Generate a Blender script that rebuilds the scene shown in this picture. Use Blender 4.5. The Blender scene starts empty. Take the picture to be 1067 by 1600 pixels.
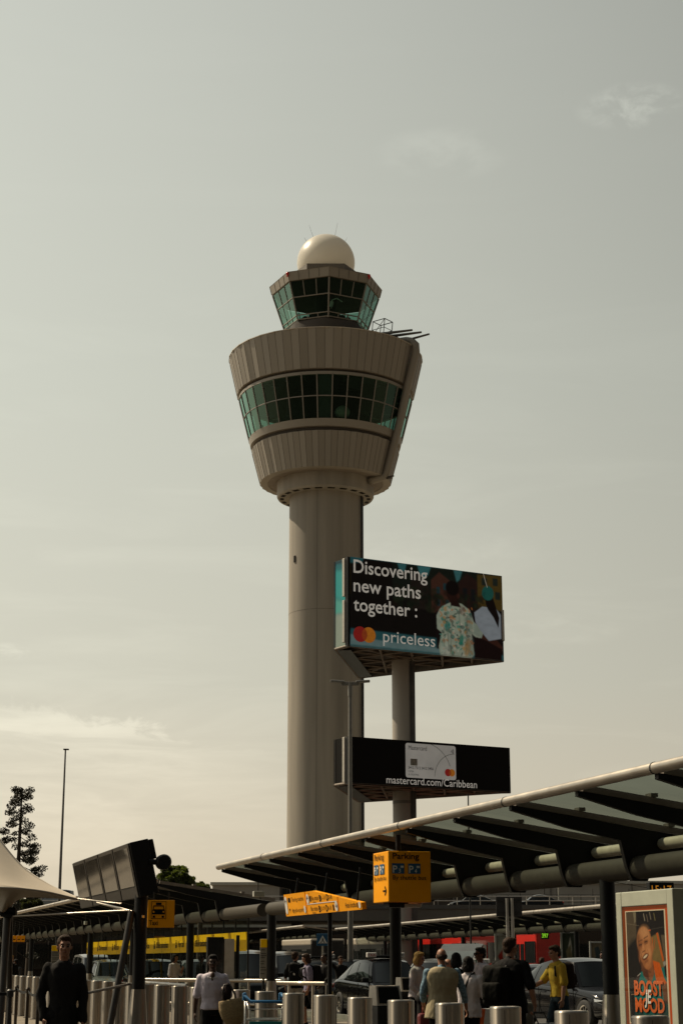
import bpy, bmesh, math, random
import numpy as np
from mathutils import Vector, Matrix, Euler

random.seed(7)
rng = np.random.default_rng(7)
R = math.radians
C = bpy.context.scene.collection

# ---------------------------------------------------------------- camera (pixel numbers below are photo pixels, 1067 x 1600)
F = 2638.0
HOR = 1503.0
TH = math.atan((HOR - 800.0) / F)
E = 1.56
CT, ST = math.cos(TH), math.sin(TH)
cam_d = bpy.data.cameras.new('camera')
cam_d.sensor_fit = 'VERTICAL'
cam_d.sensor_height = 36.0
cam_d.lens = F / 1600.0 * 36.0
cam_d.clip_start = 0.1
cam_d.clip_end = 6000.0
cam = bpy.data.objects.new('camera', cam_d)
C.objects.link(cam)
cam.location = (0, 0, E)
cam.rotation_euler = (math.pi / 2 + TH, 0, 0)
bpy.context.scene.camera = cam

# ---------------------------------------------------------------- light
SUN_EL = R(48)
SUN_AZ = R(60)             # from +Y towards -X
S = Vector((-math.sin(SUN_AZ) * math.cos(SUN_EL), math.cos(SUN_AZ) * math.cos(SUN_EL), math.sin(SUN_EL)))
sun_d = bpy.data.lights.new('sun', 'SUN')
sun_d.energy = 5.0
sun_d.angle = R(0.6)
sun_d.color = (1.0, 0.84, 0.60)
sun = bpy.data.objects.new('sun', sun_d)
C.objects.link(sun)
sun.rotation_euler = (-S).to_track_quat('-Z', 'Y').to_euler()
sun.location = (0, 0, 150)

sc = bpy.context.scene
sc.view_settings.view_transform = 'Standard'
sc.view_settings.look = 'None'
sc.view_settings.exposure = 0.0
sc.view_settings.gamma = 1.0
sc.view_settings.use_curve_mapping = False
sc.cycles.max_bounces = 8
sc.cycles.transparent_max_bounces = 16
sc.cycles.caustics_reflective = False
sc.cycles.caustics_refractive = False
try:
    sc.cycles.use_denoising = True
except Exception:
    pass

world = bpy.data.worlds.new('World')
sc.world = world
world.use_nodes = True


def build_world():
    nt = world.node_tree
    n, l = nt.nodes, nt.links
    n.clear()
    out = n.new('ShaderNodeOutputWorld')
    bg = n.new('ShaderNodeBackground')
    bg.inputs['Strength'].default_value = 0.1
    l.new(bg.outputs[0], out.inputs[0])
    sky = n.new('ShaderNodeTexSky')
    sky.sky_type = 'NISHITA'
    sky.sun_disc = False
    sky.sun_elevation = SUN_EL
    sky.sun_rotation = (2 * math.pi - SUN_AZ)
    sky.dust_density = 4.0
    sky.air_density = 1.0
    tc = n.new('ShaderNodeTexCoord')
    sep = n.new('ShaderNodeSeparateXYZ')
    l.new(tc.outputs['Generated'], sep.inputs[0])

    def math_(op, a, b=None, clamp=False):
        m = n.new('ShaderNodeMath')
        m.operation = op
        m.use_clamp = clamp
        for i, v in enumerate((a, b)):
            if v is None:
                continue
            if isinstance(v, (int, float)):
                m.inputs[i].default_value = v
            else:
                l.new(v, m.inputs[i])
        return m.outputs[0]
    ramp = n.new('ShaderNodeValToRGB')
    cr = ramp.color_ramp
    stops = [(0.0, (.66, .57, .41)), (.055, (.645, .565, .425)), (.16, (.570, .550, .445)), (.33, (.525, .532, .450)), (.55, (.465, .478, .42)), (1.0, (.36, .38, .36))]
    cr.elements[0].position = stops[0][0]
    cr.elements[0].color = (*stops[0][1], 1)
    cr.elements[1].position = stops[-1][0]
    cr.elements[1].color = (*stops[-1][1], 1)
    for p, c in stops[1:-1]:
        e = cr.elements.new(p)
        e.color = (*c, 1)
    l.new(sep.outputs[2], ramp.inputs[0])
    # brighter towards the sun's side, darker away from it
    dx = math_('MULTIPLY', sep.outputs[0], -math.sin(R(54)))
    dy = math_('MULTIPLY', sep.outputs[1], math.cos(R(54)))
    d = math_('ADD', dx, dy)
    zz = math_('MULTIPLY', sep.outputs[2], sep.outputs[2])
    hor_ = math_('SQRT', math_('MAXIMUM', math_('SUBTRACT', 1.0, zz), 0.0))
    slope = math_('ADD', math_('MULTIPLY', math_('MAXIMUM', sep.outputs[2], 0.0), 1.5), .55)
    d2 = math_('ADD', math_('MULTIPLY', math_('SUBTRACT', d, math_('MULTIPLY', hor_, .59)), slope), 1.0)
    mr = math_('MAXIMUM', math_('MINIMUM', d2, 1.3), 0.2)
    # thin cloud: stretched noise, seen mostly low in the sky
    mp = n.new('ShaderNodeMapping')
    mp.inputs['Scale'].default_value = (2.2, 2.2, 13.0)
    l.new(tc.outputs['Generated'], mp.inputs[0])
    nz = n.new('ShaderNodeTexNoise')
    nz.inputs['Scale'].default_value = 2.6
    nz.inputs['Detail'].default_value = 7
    nz.inputs['Roughness'].default_value = .58
    nz.inputs['Distortion'].default_value = .6
    l.new(mp.outputs[0], nz.inputs['Vector'])
    cl = n.new('ShaderNodeMapRange')
    cl.inputs[1].default_value = .48
    cl.inputs[2].default_value = .78
    l.new(nz.outputs[0], cl.inputs[0])
    low = n.new('ShaderNodeMapRange')
    low.inputs[1].default_value = .42
    low.inputs[2].default_value = .05
    low.inputs[3].default_value = .10
    low.inputs[4].default_value = .9
    l.new(sep.outputs[2], low.inputs[0])
    cloud = math_('MULTIPLY', math_('MULTIPLY', cl.outputs[0], low.outputs[0]), .17)

    def noise_(scale, zs, detail=8, rough=.6, dist=.3):
        m2 = n.new('ShaderNodeMapping')
        m2.inputs['Scale'].default_value = (1, 1, zs)
        l.new(tc.outputs['Generated'], m2.inputs[0])
        q = n.new('ShaderNodeTexNoise')
        q.inputs['Scale'].default_value = scale
        q.inputs['Detail'].default_value = detail
        q.inputs['Roughness'].default_value = rough
        q.inputs['Distortion'].default_value = dist
        l.new(m2.outputs[0], q.inputs['Vector'])
        return q.outputs[0]

    def ramp_(v, a, b, lo=0., hi=1.):
        r_ = n.new('ShaderNodeMapRange')
        r_.interpolation_type = 'SMOOTHSTEP'
        r_.inputs[1].default_value = a
        r_.inputs[2].default_value = b
        r_.inputs[3].default_value = lo
        r_.inputs[4].default_value = hi
        l.new(v, r_.inputs[0])
        return r_.outputs[0]
    sx, sz = sep.outputs[0], sep.outputs[2]

    def wisp(px, py, wx, wz, scale, zs, amp):
        """small elongated cloud around one direction"""
        d0 = at_dir(px, py)
        ux = math_('DIVIDE', math_('SUBTRACT', sx, d0.x), wx)
        uz = math_('DIVIDE', math_('SUBTRACT', sz, d0.z), wz)
        g = math_('ADD', math_('MULTIPLY', ux, ux), math_('MULTIPLY', uz, uz))
        m_ = ramp_(g, 1.0, .05)
        return math_('MULTIPLY', math_('MULTIPLY', m_, ramp_(noise_(scale, zs), .40, .66)), amp)
    # low bank on the left: crisp billowed upper edge that sinks to the right, streaky below
    edge = math_('SUBTRACT', .1475, math_('MULTIPLY', math_('ADD', sx, .196), .16))
    bill = math_('MULTIPLY', math_('SUBTRACT', noise_(26, 1.6, 9, .62, .5), .5), .040)
    dz_ = math_('SUBTRACT', math_('ADD', edge, bill), sz)
    top_ = ramp_(dz_, .0, .005)
    fall = ramp_(dz_, .085, .0, .12, 1.)
    lat = ramp_(sx, .02, -.15)
    streak_ = ramp_(noise_(11, 6.5, 8, .6, .8), .36, .68, .25, 1.15)
    bank = math_('MULTIPLY', math_('MULTIPLY', math_('MULTIPLY', top_, fall), math_('MULTIPLY', lat, streak_)), .20)
    p2 = wisp(985, 166, .034, .0130, 48, 1.5, .25)
    p3 = wisp(690, 240, .045, .016, 20, 2.0, .10)
    p4 = wisp(12, 1018, .016, .006, 60, 2.2, .13)
    p5 = wisp(660, 860, .075, .014, 24, 3.0, .08)
    p6 = wisp(860, 985, .05, .012, 30, 3.0, .07)
    tot = math_('ADD', math_('ADD', math_('ADD', cloud, bank), math_('ADD', p2, p3)), math_('ADD', math_('ADD', p4, p5), p6))
    fac = math_('MULTIPLY', math_('ADD', tot, 1.0), mr)
    sc10 = math_('MULTIPLY', fac, 10.6)
    vm = n.new('ShaderNodeVectorMath')
    vm.operation = 'SCALE'
    l.new(ramp.outputs[0], vm.inputs[0])
    l.new(sc10, vm.inputs['Scale'])
    mix = n.new('ShaderNodeMixRGB')
    mix.inputs[0].default_value = .93
    l.new(sky.outputs[0], mix.inputs[1])
    l.new(vm.outputs[0], mix.inputs[2])
    l.new(mix.outputs[0], bg.inputs[0])


def ray(px, py):
    u = (px - 533.5) / F
    v = (800.0 - py) / F
    return Vector((u, CT - v * ST, ST + v * CT))


def at_dir(px, py):
    return ray(px, py).normalized()


def at(px, py, Y):
    d = ray(px, py)
    return Vector((0, 0, E)) + d * (Y / d.y)


def on_plane(px, py, z):
    d = ray(px, py)
    return Vector((0, 0, E)) + d * ((z - E) / d.z)


def zr(py, Y):
    return at(533.5, py, Y).z


def xh(px, Y):
    return at(px, HOR, Y).x


def ppm(py, Y):
    return F / (Y / ray(533.5, py).y)


build_world()

PHI = math.atan2(.295, .9555)
NV = Vector((math.cos(PHI), math.sin(PHI), 0))
AV = Vector((-math.sin(PHI), math.cos(PHI), 0))
O = Vector((3.93, 25.6, 0))


def LN(s, n, z=0.0):
    """axis frame of the shelters: s along the row (away from the camera), n across it"""
    return O + AV * s + NV * n + Vector((0, 0, z))


# ---------------------------------------------------------------- materials
MATS = {}


def mat(name, col, rough=.6, metal=0., var=.12, scale=6., bump=0., bscale=40., spec=.5, coat=0., dirt=None, streak=None, aniso=False):
    if name in MATS:
        return MATS[name]
    m = bpy.data.materials.new(name)
    m.use_nodes = True
    nt = m.node_tree
    n, l = nt.nodes, nt.links
    b = n['Principled BSDF']
    b.inputs['Roughness'].default_value = rough
    b.inputs['Metallic'].default_value = metal
    b.inputs['Specular IOR Level'].default_value = spec
    if coat:
        b.inputs['Coat Weight'].default_value = coat
        b.inputs['Coat Roughness'].default_value = .04
    if aniso:       # brushed around the upright axis: highlights stretch up and down
        b.inputs['Anisotropic'].default_value = .9
        b.inputs['Anisotropic Rotation'].default_value = .25
        tg = n.new('ShaderNodeTangent')
        tg.direction_type = 'RADIAL'
        tg.axis = 'Z'
        l.new(tg.outputs[0], b.inputs['Tangent'])
    tc = n.new('ShaderNodeTexCoord')
    vec = tc.outputs['Object']
    if streak:
        mp = n.new('ShaderNodeMapping')
        mp.inputs['Scale'].default_value = streak
        l.new(vec, mp.inputs[0])
        vec = mp.outputs[0]
    nz = n.new('ShaderNodeTexNoise')
    nz.inputs['Scale'].default_value = scale
    nz.inputs['Detail'].default_value = 5
    l.new(vec, nz.inputs['Vector'])
    rp = n.new('ShaderNodeValToRGB')
    rp.color_ramp.elements[0].position = .3
    rp.color_ramp.elements[1].position = .7
    lo = [max(0, c * (1 - var)) for c in col]
    hi = [min(1, c * (1 + var)) for c in col]
    if dirt:
        lo = list(dirt)
    rp.color_ramp.elements[0].color = (*lo, 1)
    rp.color_ramp.elements[1].color = (*hi, 1)
    l.new(nz.outputs[0], rp.inputs[0])
    l.new(rp.outputs[0], b.inputs['Base Color'])
    if aniso:       # no two posts are equally bright
        oi = n.new('ShaderNodeObjectInfo')
        mr_ = n.new('ShaderNodeMapRange')
        mr_.inputs[3].default_value = .72
        mr_.inputs[4].default_value = 1.12
        l.new(oi.outputs['Random'], mr_.inputs[0])
        vm_ = n.new('ShaderNodeVectorMath')
        vm_.operation = 'SCALE'
        l.new(rp.outputs[0], vm_.inputs[0])
        l.new(mr_.outputs[0], vm_.inputs['Scale'])
        l.new(vm_.outputs[0], b.inputs['Base Color'])
    # slight roughness variation
    mr = n.new('ShaderNodeMapRange')
    mr.inputs[3].default_value = max(.02, rough * .8)
    mr.inputs[4].default_value = min(1., rough * 1.2)
    l.new(nz.outputs[0], mr.inputs[0])
    l.new(mr.outputs[0], b.inputs['Roughness'])
    if bump:
        n2 = n.new('ShaderNodeTexNoise')
        n2.inputs['Scale'].default_value = bscale
        n2.inputs['Detail'].default_value = 4
        l.new(vec, n2.inputs['Vector'])
        bp = n.new('ShaderNodeBump')
        bp.inputs['Strength'].default_value = bump
        bp.inputs['Distance'].default_value = .02
        l.new(n2.outputs[0], bp.inputs['Height'])
        l.new(bp.outputs[0], b.inputs['Normal'])
    MATS[name] = m
    return m


def glass_mat(name, tint, refl=1.0, rough=.02, haze=0., hazecol=(.3, .3, .28), gcol=(.9, .95, .92), power=4.5, base=.04):
    """thin architectural glass: tinted see-through plus Fresnel reflection"""
    if name in MATS:
        return MATS[name]
    m = bpy.data.materials.new(name)
    m.use_nodes = True
    nt = m.node_tree
    n, l = nt.nodes, nt.links
    n.remove(n['Principled BSDF'])
    out = n['Material Output']
    tr = n.new('ShaderNodeBsdfTransparent')
    tc = n.new('ShaderNodeTexCoord')
    nz = n.new('ShaderNodeTexNoise')
    nz.inputs['Scale'].default_value = 1.5
    l.new(tc.outputs['Object'], nz.inputs['Vector'])
    rp = n.new('ShaderNodeValToRGB')
    rp.color_ramp.elements[0].color = (*[c * .85 for c in tint], 1)
    rp.color_ramp.elements[1].color = (*[min(1, c * 1.1) for c in tint], 1)
    l.new(nz.outputs[0], rp.inputs[0])
    l.new(rp.outputs[0], tr.inputs[0])
    gl = n.new('ShaderNodeBsdfGlossy')
    gl.inputs['Roughness'].default_value = rough
    gl.inputs['Color'].default_value = (*gcol, 1)
    lw = n.new('ShaderNodeLayerWeight')
    lw.inputs[0].default_value = .5
    pw = n.new('ShaderNodeMath')
    pw.operation = 'POWER'
    pw.inputs[1].default_value = power
    l.new(lw.outputs['Facing'], pw.inputs[0])
    mu = n.new('ShaderNodeMath')
    mu.operation = 'MULTIPLY_ADD'
    mu.use_clamp = True
    mu.inputs[1].default_value = min(.95, .92 * refl)
    mu.inputs[2].default_value = base
    l.new(pw.outputs[0], mu.inputs[0])
    mx = n.new('ShaderNodeMixShader')
    l.new(mu.outputs[0], mx.inputs[0])
    base = tr.outputs[0]
    if haze:
        df = n.new('ShaderNodeBsdfDiffuse')
        df.inputs[0].default_value = (*hazecol, 1)
        m0 = n.new('ShaderNodeMixShader')
        m0.inputs[0].default_value = haze
        l.new(tr.outputs[0], m0.inputs[1])
        l.new(df.outputs[0], m0.inputs[2])
        base = m0.outputs[0]
    l.new(base, mx.inputs[1])
    l.new(gl.outputs[0], mx.inputs[2])
    l.new(mx.outputs[0], out.inputs[0])
    MATS[name] = m
    return m


def emit_mat(name, col, strength):
    if name in MATS:
        return MATS[name]
    m = bpy.data.materials.new(name)
    m.use_nodes = True
    b = m.node_tree.nodes['Principled BSDF']
    b.inputs['Base Color'].default_value = (.02, .02, .02, 1)
    b.inputs['Emission Color'].default_value = (*col, 1)
    b.inputs['Emission Strength'].default_value = strength
    MATS[name] = m
    return m


def attr_mat(name, rough=.5, coat=0., lit=0.):
    if name in MATS:
        return MATS[name]
    m = bpy.data.materials.new(name)
    m.use_nodes = True
    nt = m.node_tree
    b = nt.nodes['Principled BSDF']
    a = nt.nodes.new('ShaderNodeAttribute')
    a.attribute_name = 'print'
    nt.links.new(a.outputs['Color'], b.inputs['Base Color'])
    if lit:         # glow added to brighten the print, no lamp behind it
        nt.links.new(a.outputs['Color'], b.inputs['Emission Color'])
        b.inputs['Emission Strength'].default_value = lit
    b.inputs['Roughness'].default_value = rough
    b.inputs['Specular IOR Level'].default_value = .12
    MATS[name] = m
    return m


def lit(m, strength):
    """added glow that brightens lettering or print in its own colour, without a lamp"""
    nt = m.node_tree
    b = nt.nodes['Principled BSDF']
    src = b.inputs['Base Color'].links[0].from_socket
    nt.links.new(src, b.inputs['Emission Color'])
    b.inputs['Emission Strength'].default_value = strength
    return m


# ---------------------------------------------------------------- objects
def empty(name, loc=(0, 0, 0), rz=0.):
    o = bpy.data.objects.new(name, None)
    C.objects.link(o)
    o.location = loc
    o.rotation_euler = (0, 0, rz)
    o.empty_display_size = .2
    return o


def tag(o, label, cat, group=None):
    o['label'] = label
    o['category'] = cat
    if group:
        o['group'] = group
    return o


def thing(name, label, cat, loc=(0, 0, 0), rz=0., group=None):
    return tag(empty(name, loc, rz), label, cat, group)


def kids(o):
    return [c for c in bpy.data.objects if c.parent == o]


def dup(o, parent=None):
    c = o.copy()
    C.objects.link(c)
    if parent is not None:
        c.parent = parent
    for ch in kids(o):
        dup(ch, c)
    return c


class MB:
    def __init__(self):
        self.v, self.f, self.m, self.s = [], [], [], []

    def add(self, vs, fs, mi=0, smooth=False):
        b = len(self.v)
        self.v += [tuple(v) for v in vs]
        for f in fs:
            self.f.append([b + i for i in f])
            self.m.append(mi)
            self.s.append(smooth)
        return self

    def box(self, c, sz, mi=0, M=None):
        x, y, z = sz[0] / 2, sz[1] / 2, sz[2] / 2
        vs = [Vector((sx * x, sy * y, sz_ * z)) for sx in (-1, 1) for sy in (-1, 1) for sz_ in (-1, 1)]
        if M is not None:
            vs = [M @ v for v in vs]
        vs = [v + Vector(c) for v in vs]
        return self.add(vs, [(0, 1, 3, 2), (4, 6, 7, 5), (0, 4, 5, 1), (2, 3, 7, 6), (0, 2, 6, 4), (1, 5, 7, 3)], mi)

    def bbox(self, c, sz, b=.01, mi=0, M=None):
        """box with chamfered edges"""
        bm = bmesh.new()
        bmesh.ops.create_cube(bm, size=1)
        for v in bm.verts:
            v.co = Vector((v.co.x * sz[0], v.co.y * sz[1], v.co.z * sz[2]))
        bmesh.ops.bevel(bm, geom=list(bm.edges), offset=b, segments=2, affect='EDGES', profile=.5)
        self.from_bm(bm, c, M, mi, False)
        bm.free()
        return self

    def from_bm(self, bm, c=(0, 0, 0), M=None, mi=0, smooth=False):
        bm.verts.index_update()
        vs = []
        for v in bm.verts:
            co = v.co.copy()
            if M is not None:
                co = M @ co
            vs.append(co + Vector(c))
        return self.add(vs, [[v.index for v in f.verts] for f in bm.faces], mi, smooth)

    def tube(self, p0, p1, r0, r1=None, n=12, mi=0, caps=True, smooth=True):
        p0, p1 = Vector(p0), Vector(p1)
        r1 = r0 if r1 is None else r1
        d = (p1 - p0).normalized()
        a = Vector((0, 0, 1)) if abs(d.z) < .9 else Vector((1, 0, 0))
        u = d.cross(a).normalized()
        w = d.cross(u)
        ring = [(u * math.cos(2 * math.pi * i / n) + w * math.sin(2 * math.pi * i / n)) for i in range(n)]
        vs = [p0 + q * r0 for q in ring] + [p1 + q * r1 for q in ring]
        fs = [(i, i + n, (i + 1) % n + n, (i + 1) % n) for i in range(n)]
        self.add(vs, fs, mi, smooth)
        if caps:
            if r0 > 0:
                self.add([p0 + q * r0 for q in ring], [list(range(n))], mi)
            if r1 > 0:
                self.add([p1 + q * r1 for q in ring], [list(range(n))[::-1]], mi)
        return self

    def poly(self, pts, r, n=8, mi=0):
        """tube along a polyline, mitred"""
        pts = [Vector(p) for p in pts]
        rs = r if isinstance(r, (list, tuple)) else [r] * len(pts)
        prev = None
        vs, fs = [], []
        for k, p in enumerate(pts):
            d = ((pts[min(k + 1, len(pts) - 1)] - pts[max(k - 1, 0)])).normalized()
            if prev is None:
                a = Vector((0, 0, 1)) if abs(d.z) < .9 else Vector((1, 0, 0))
                u = d.cross(a).normalized()
            else:
                u = (prev - d * prev.dot(d)).normalized()
            prev = u
            w = d.cross(u)
            vs += [p + (u * math.cos(2 * math.pi * i / n) + w * math.sin(2 * math.pi * i / n)) * rs[k] for i in range(n)]
        for k in range(len(pts) - 1):
            for i in range(n):
                fs.append((k * n + i, (k + 1) * n + i, (k + 1) * n + (i + 1) % n, k * n + (i + 1) % n))
        fs.append(list(range(n))[::-1])
        fs.append([(len(pts) - 1) * n + i for i in range(n)])
        return self.add(vs, fs, mi, True)

    def lathe(self, prof, n=32, c=(0, 0, 0), mi=0, smooth=True, close=False, axis='z', sharp=True):
        """prof: list of (r, z).  sharp=True duplicates rings so that edges stay crisp"""
        c = Vector(c)

        def pt(r, z, i):
            a = 2 * math.pi * i / n
            if axis == 'z':
                return c + Vector((r * math.cos(a), r * math.sin(a), z))
            if axis == 'y':
                return c + Vector((r * math.cos(a), z, r * math.sin(a)))
            return c + Vector((z, r * math.cos(a), r * math.sin(a)))
        segs = list(zip(prof[:-1], prof[1:]))
        if close:
            segs.append((prof[-1], prof[0]))
        if sharp:
            for (r0, z0), (r1, z1) in segs:
                vs = [pt(r0, z0, i) for i in range(n)] + [pt(r1, z1, i) for i in range(n)]
                self.add(vs, [(i, (i + 1) % n, (i + 1) % n + n, i + n) for i in range(n)], mi, smooth)
        else:
            vs = [pt(r, z, i) for r, z in prof for i in range(n)]
            fs = []
            for k in range(len(prof) - 1):
                fs += [(k * n + i, k * n + (i + 1) % n, (k + 1) * n + (i + 1) % n, (k + 1) * n + i) for i in range(n)]
            self.add(vs, fs, mi, smooth)
        return self

    def prism(self, pts, z0, z1, mi=0, M=None):
        """pts: list of (x, y) outline, extruded along z; M maps the result"""
        n = len(pts)
        vs = [Vector((x, y, z0)) for x, y in pts] + [Vector((x, y, z1)) for x, y in pts]
        if M is not None:
            vs = [M @ v for v in vs]
        fs = [(i, (i + 1) % n, (i + 1) % n + n, i + n) for i in range(n)]
        fs.append(list(range(n))[::-1])
        fs.append(list(range(n, 2 * n)))
        return self.add(vs, fs, mi)

    def ell(self, c, r, M=None, mi=0, nu=14, nv=9):
        vs, fs = [], []
        c = Vector(c)
        for j in range(nv + 1):
            t = math.pi * j / nv
            for i in range(nu):
                a = 2 * math.pi * i / nu
                p = Vector((r[0] * math.sin(t) * math.cos(a), r[1] * math.sin(t) * math.sin(a), r[2] * math.cos(t)))
                if M is not None:
                    p = M @ p
                vs.append(c + p)
        for j in range(nv):
            for i in range(nu):
                fs.append((j * nu + i, (j + 1) * nu + i, (j + 1) * nu + (i + 1) % nu, j * nu + (i + 1) % nu))
        return self.add(vs, fs, mi, True)

    def capsule(self, p0, p1, r0, r1, mi=0, n=10):
        self.tube(p0, p1, r0, r1, n=n, mi=mi)
        self.ell(p0, (r0,) * 3, mi=mi, nu=n, nv=6)
        self.ell(p1, (r1,) * 3, mi=mi, nu=n, nv=6)
        return self

    def mesh(self, name, mats):
        me = bpy.data.meshes.new(name)
        me.from_pydata([tuple(v) for v in self.v], [], self.f)
        ms = mats if isinstance(mats, (list, tuple)) else [mats]
        for m in ms:
            me.materials.append(m)
        me.polygons.foreach_set('material_index', self.m)
        me.polygons.foreach_set('use_smooth', self.s)
        me.update()
        return me

    def build(self, name, mats, parent=None, label=None, kind=None):
        me = self.mesh(name, mats)
        # consistent outward normals
        bm = bmesh.new()
        bm.from_mesh(me)
        bmesh.ops.remove_doubles(bm, verts=bm.verts, dist=1e-6) if False else None
        bmesh.ops.recalc_face_normals(bm, faces=bm.faces)
        bm.to_mesh(me)
        bm.free()
        o = bpy.data.objects.new(name, me)
        C.objects.link(o)
        if parent is not None:
            o.parent = parent
        if label:
            o['label'] = label
        if kind:
            o['kind'] = kind
        return o


_txt_cache = {}


def text_geo(s, spacing=1.0, bold=0.0):
    k = (s, spacing, bold)
    if k in _txt_cache:
        return _txt_cache[k]
    cu = bpy.data.curves.new('lettering', 'FONT')
    cu.body = s
    cu.size = 1.0
    cu.space_character = spacing
    cu.offset = bold
    cu.resolution_u = 3
    ob = bpy.data.objects.new('lettering', cu)
    C.objects.link(ob)
    dg = bpy.context.evaluated_depsgraph_get()
    dg.update()
    me = ob.evaluated_get(dg).to_mesh()
    vs = [v.co.copy() for v in me.vertices]
    fs = [list(p.vertices) for p in me.polygons]
    ob.evaluated_get(dg).to_mesh_clear()
    bpy.data.objects.remove(ob)
    bpy.data.curves.remove(cu)
    _txt_cache[k] = (vs, fs)
    return vs, fs


def put_text(mb, s, org, right, up, size=None, width=None, mi=0, bold=0.0, align='l', spacing=1.0):
    """flat lettering with its baseline start at org; height ~size (cap height ~.7 size), squeezed to width if given"""
    vs, fs = text_geo(s, spacing, bold)
    if not vs:
        return
    x0 = min(v.x for v in vs)
    x1 = max(v.x for v in vs)
    kx = size if width is None else width / (x1 - x0)
    ky = size
    off = {'l': 0, 'c': -.5 * (x1 - x0) * kx, 'r': -(x1 - x0) * kx}[align]
    org, right, up = Vector(org), Vector(right), Vector(up)
    mb.add([org + right * ((v.x - x0) * kx + off) + up * (v.y * ky) for v in vs], fs, mi)


class Canvas:
    """a small raster painter; the result becomes per-face colour of a printed sheet"""
    def __init__(self, w, h, col):
        self.w, self.h = w, h
        self.a = np.zeros((h, w, 3))
        self.a[:] = lin(col)
        yy, xx = np.mgrid[0:h, 0:w]
        self.x = (xx + .5) / w
        self.y = (yy + .5) / h
        self.asp = h / w

    def blend(self, mask, col):
        m = np.clip(mask, 0, 1)[..., None]
        self.a = self.a * (1 - m) + np.array(lin(col)) * m

    def ell(self, cx, cy, rx, ry, col, rot=0, soft=.12, alpha=1):
        dx = self.x - cx
        dy = (self.y - cy) * self.asp
        c, s = math.cos(rot), math.sin(rot)
        u = (dx * c + dy * s) / rx
        v = (-dx * s + dy * c) / (ry * self.asp)
        d = np.sqrt(u * u + v * v)
        self.blend(np.clip((1 - d) / soft + .5, 0, 1) * alpha, col)

    def poly(self, pts, col, alpha=1, soft=0):
        n = 3
        acc = np.zeros((self.h, self.w))
        for i in range(n):
            for j in range(n):
                px = self.x + ((i + .5) / n - .5) / self.w
                py = self.y + ((j + .5) / n - .5) / self.h
                ins = np.zeros((self.h, self.w), bool)
                k = len(pts)
                for q in range(k):
                    x0, y0 = pts[q]
                    x1, y1 = pts[(q + 1) % k]
                    if y0 == y1:
                        continue
                    cond = ((y0 > py) != (y1 > py)) & (px < (x1 - x0) * (py - y0) / (y1 - y0) + x0)
                    ins ^= cond
                acc += ins
        acc /= n * n
        for _ in range(soft):
            acc = (acc + np.roll(acc, 1, 0) + np.roll(acc, -1, 0) + np.roll(acc, 1, 1) + np.roll(acc, -1, 1)) / 5
        self.blend(acc * alpha, col)

    def line(self, x0, y0, x1, y1, wd, col, alpha=1):
        dx, dy = x1 - x0, y1 - y0
        L = math.hypot(dx, dy * self.asp)
        nx, ny = -dy * self.asp / L * wd / 2, dx / L * wd / 2 / self.asp
        self.poly([(x0 + nx, y0 + ny), (x1 + nx, y1 + ny), (x1 - nx, y1 - ny), (x0 - nx, y0 - ny)], col, alpha)

    def noise(self, amp, cells=12, seed=0):
        r_ = np.random.default_rng(seed)
        g = r_.random((cells + 2, cells + 2))
        X = self.x * cells
        Y = self.y * cells
        xi, yi = X.astype(int), Y.astype(int)
        fx, fy = X - xi, Y - yi
        v = (g[yi, xi] * (1 - fx) + g[yi, xi + 1] * fx) * (1 - fy) + (g[yi + 1, xi] * (1 - fx) + g[yi + 1, xi + 1] * fx) * fy
        self.a *= (1 + amp * (v[..., None] * 2 - 1))

    def build(self, name, org, right, up, w, h, parent, m):
        """org = top-left corner"""
        org, right, up = Vector(org), Vector(right), Vector(up)
        W_, H_ = self.w, self.h
        vs = []
        for j in range(H_ + 1):
            for i in range(W_ + 1):
                vs.append(tuple(org + right * (w * i / W_) - up * (h * j / H_)))
        fs = [((j + 1) * (W_ + 1) + i, (j + 1) * (W_ + 1) + i + 1, j * (W_ + 1) + i + 1, j * (W_ + 1) + i) for j in range(H_) for i in range(W_)]
        me = bpy.data.meshes.new(name)
        me.from_pydata(vs, [], fs)
        at_ = me.color_attributes.new('print', 'FLOAT_COLOR', 'CORNER')
        col = np.ones((W_ * H_, 4, 4), np.float32)
        col[:, :, :3] = np.clip(self.a.reshape(-1, 1, 3), 0, 1)
        at_.data.foreach_set('color', col.ravel())
        me.materials.append(m)
        me.update()
        o = bpy.data.objects.new(name, me)
        C.objects.link(o)
        if parent is not None:
            o.parent = parent
        return o


def lin(c):
    return [((x / 255.) / 12.92 if x / 255. <= .04045 else ((x / 255. + .055) / 1.055) ** 2.4) for x in c]


# shared materials
M_BLACK = mat('black_paint', (.006, .006, .006), .5, var=.3, scale=3, spec=.25)
M_DARK = mat('dark_metal', (.03, .028, .026), .45, .3, var=.25)
M_STEEL = mat('brushed_steel', (.42, .375, .32), .36, 1.0, var=.16, scale=5, streak=(7, 7, .25), bump=.02, bscale=30, aniso=True)
M_ALU = mat('aluminium', (.50, .47, .43), .35, .9, var=.1)
M_GREYP = mat('grey_paint', (.28, .27, .25), .5, var=.12)
M_LIGHTGREY = mat('light_grey_panel', (.42, .42, .38), .5, var=.08)
M_WHITE = mat('white_paint', (.72, .70, .66), .5, var=.06)
M_ORANGE = mat('sign_orange', (.95, .375, .003), .5, var=.05, scale=2, spec=.15)
M_YELLOW = mat('print_yellow', (.92, .57, .003), .5, var=.06, spec=.1)
M_INK = mat('black_ink', (.007, .006, .005), .6, var=.1, spec=.08)
M_BLUE = mat('sign_blue', (.012, .09, .19), .45, var=.08)
M_SIGNW = mat('sign_white', (.75, .73, .68), .5, var=.05)
M_RUBBER = mat('tyre_rubber', (.012, .012, .012), .8, var=.2)
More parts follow.
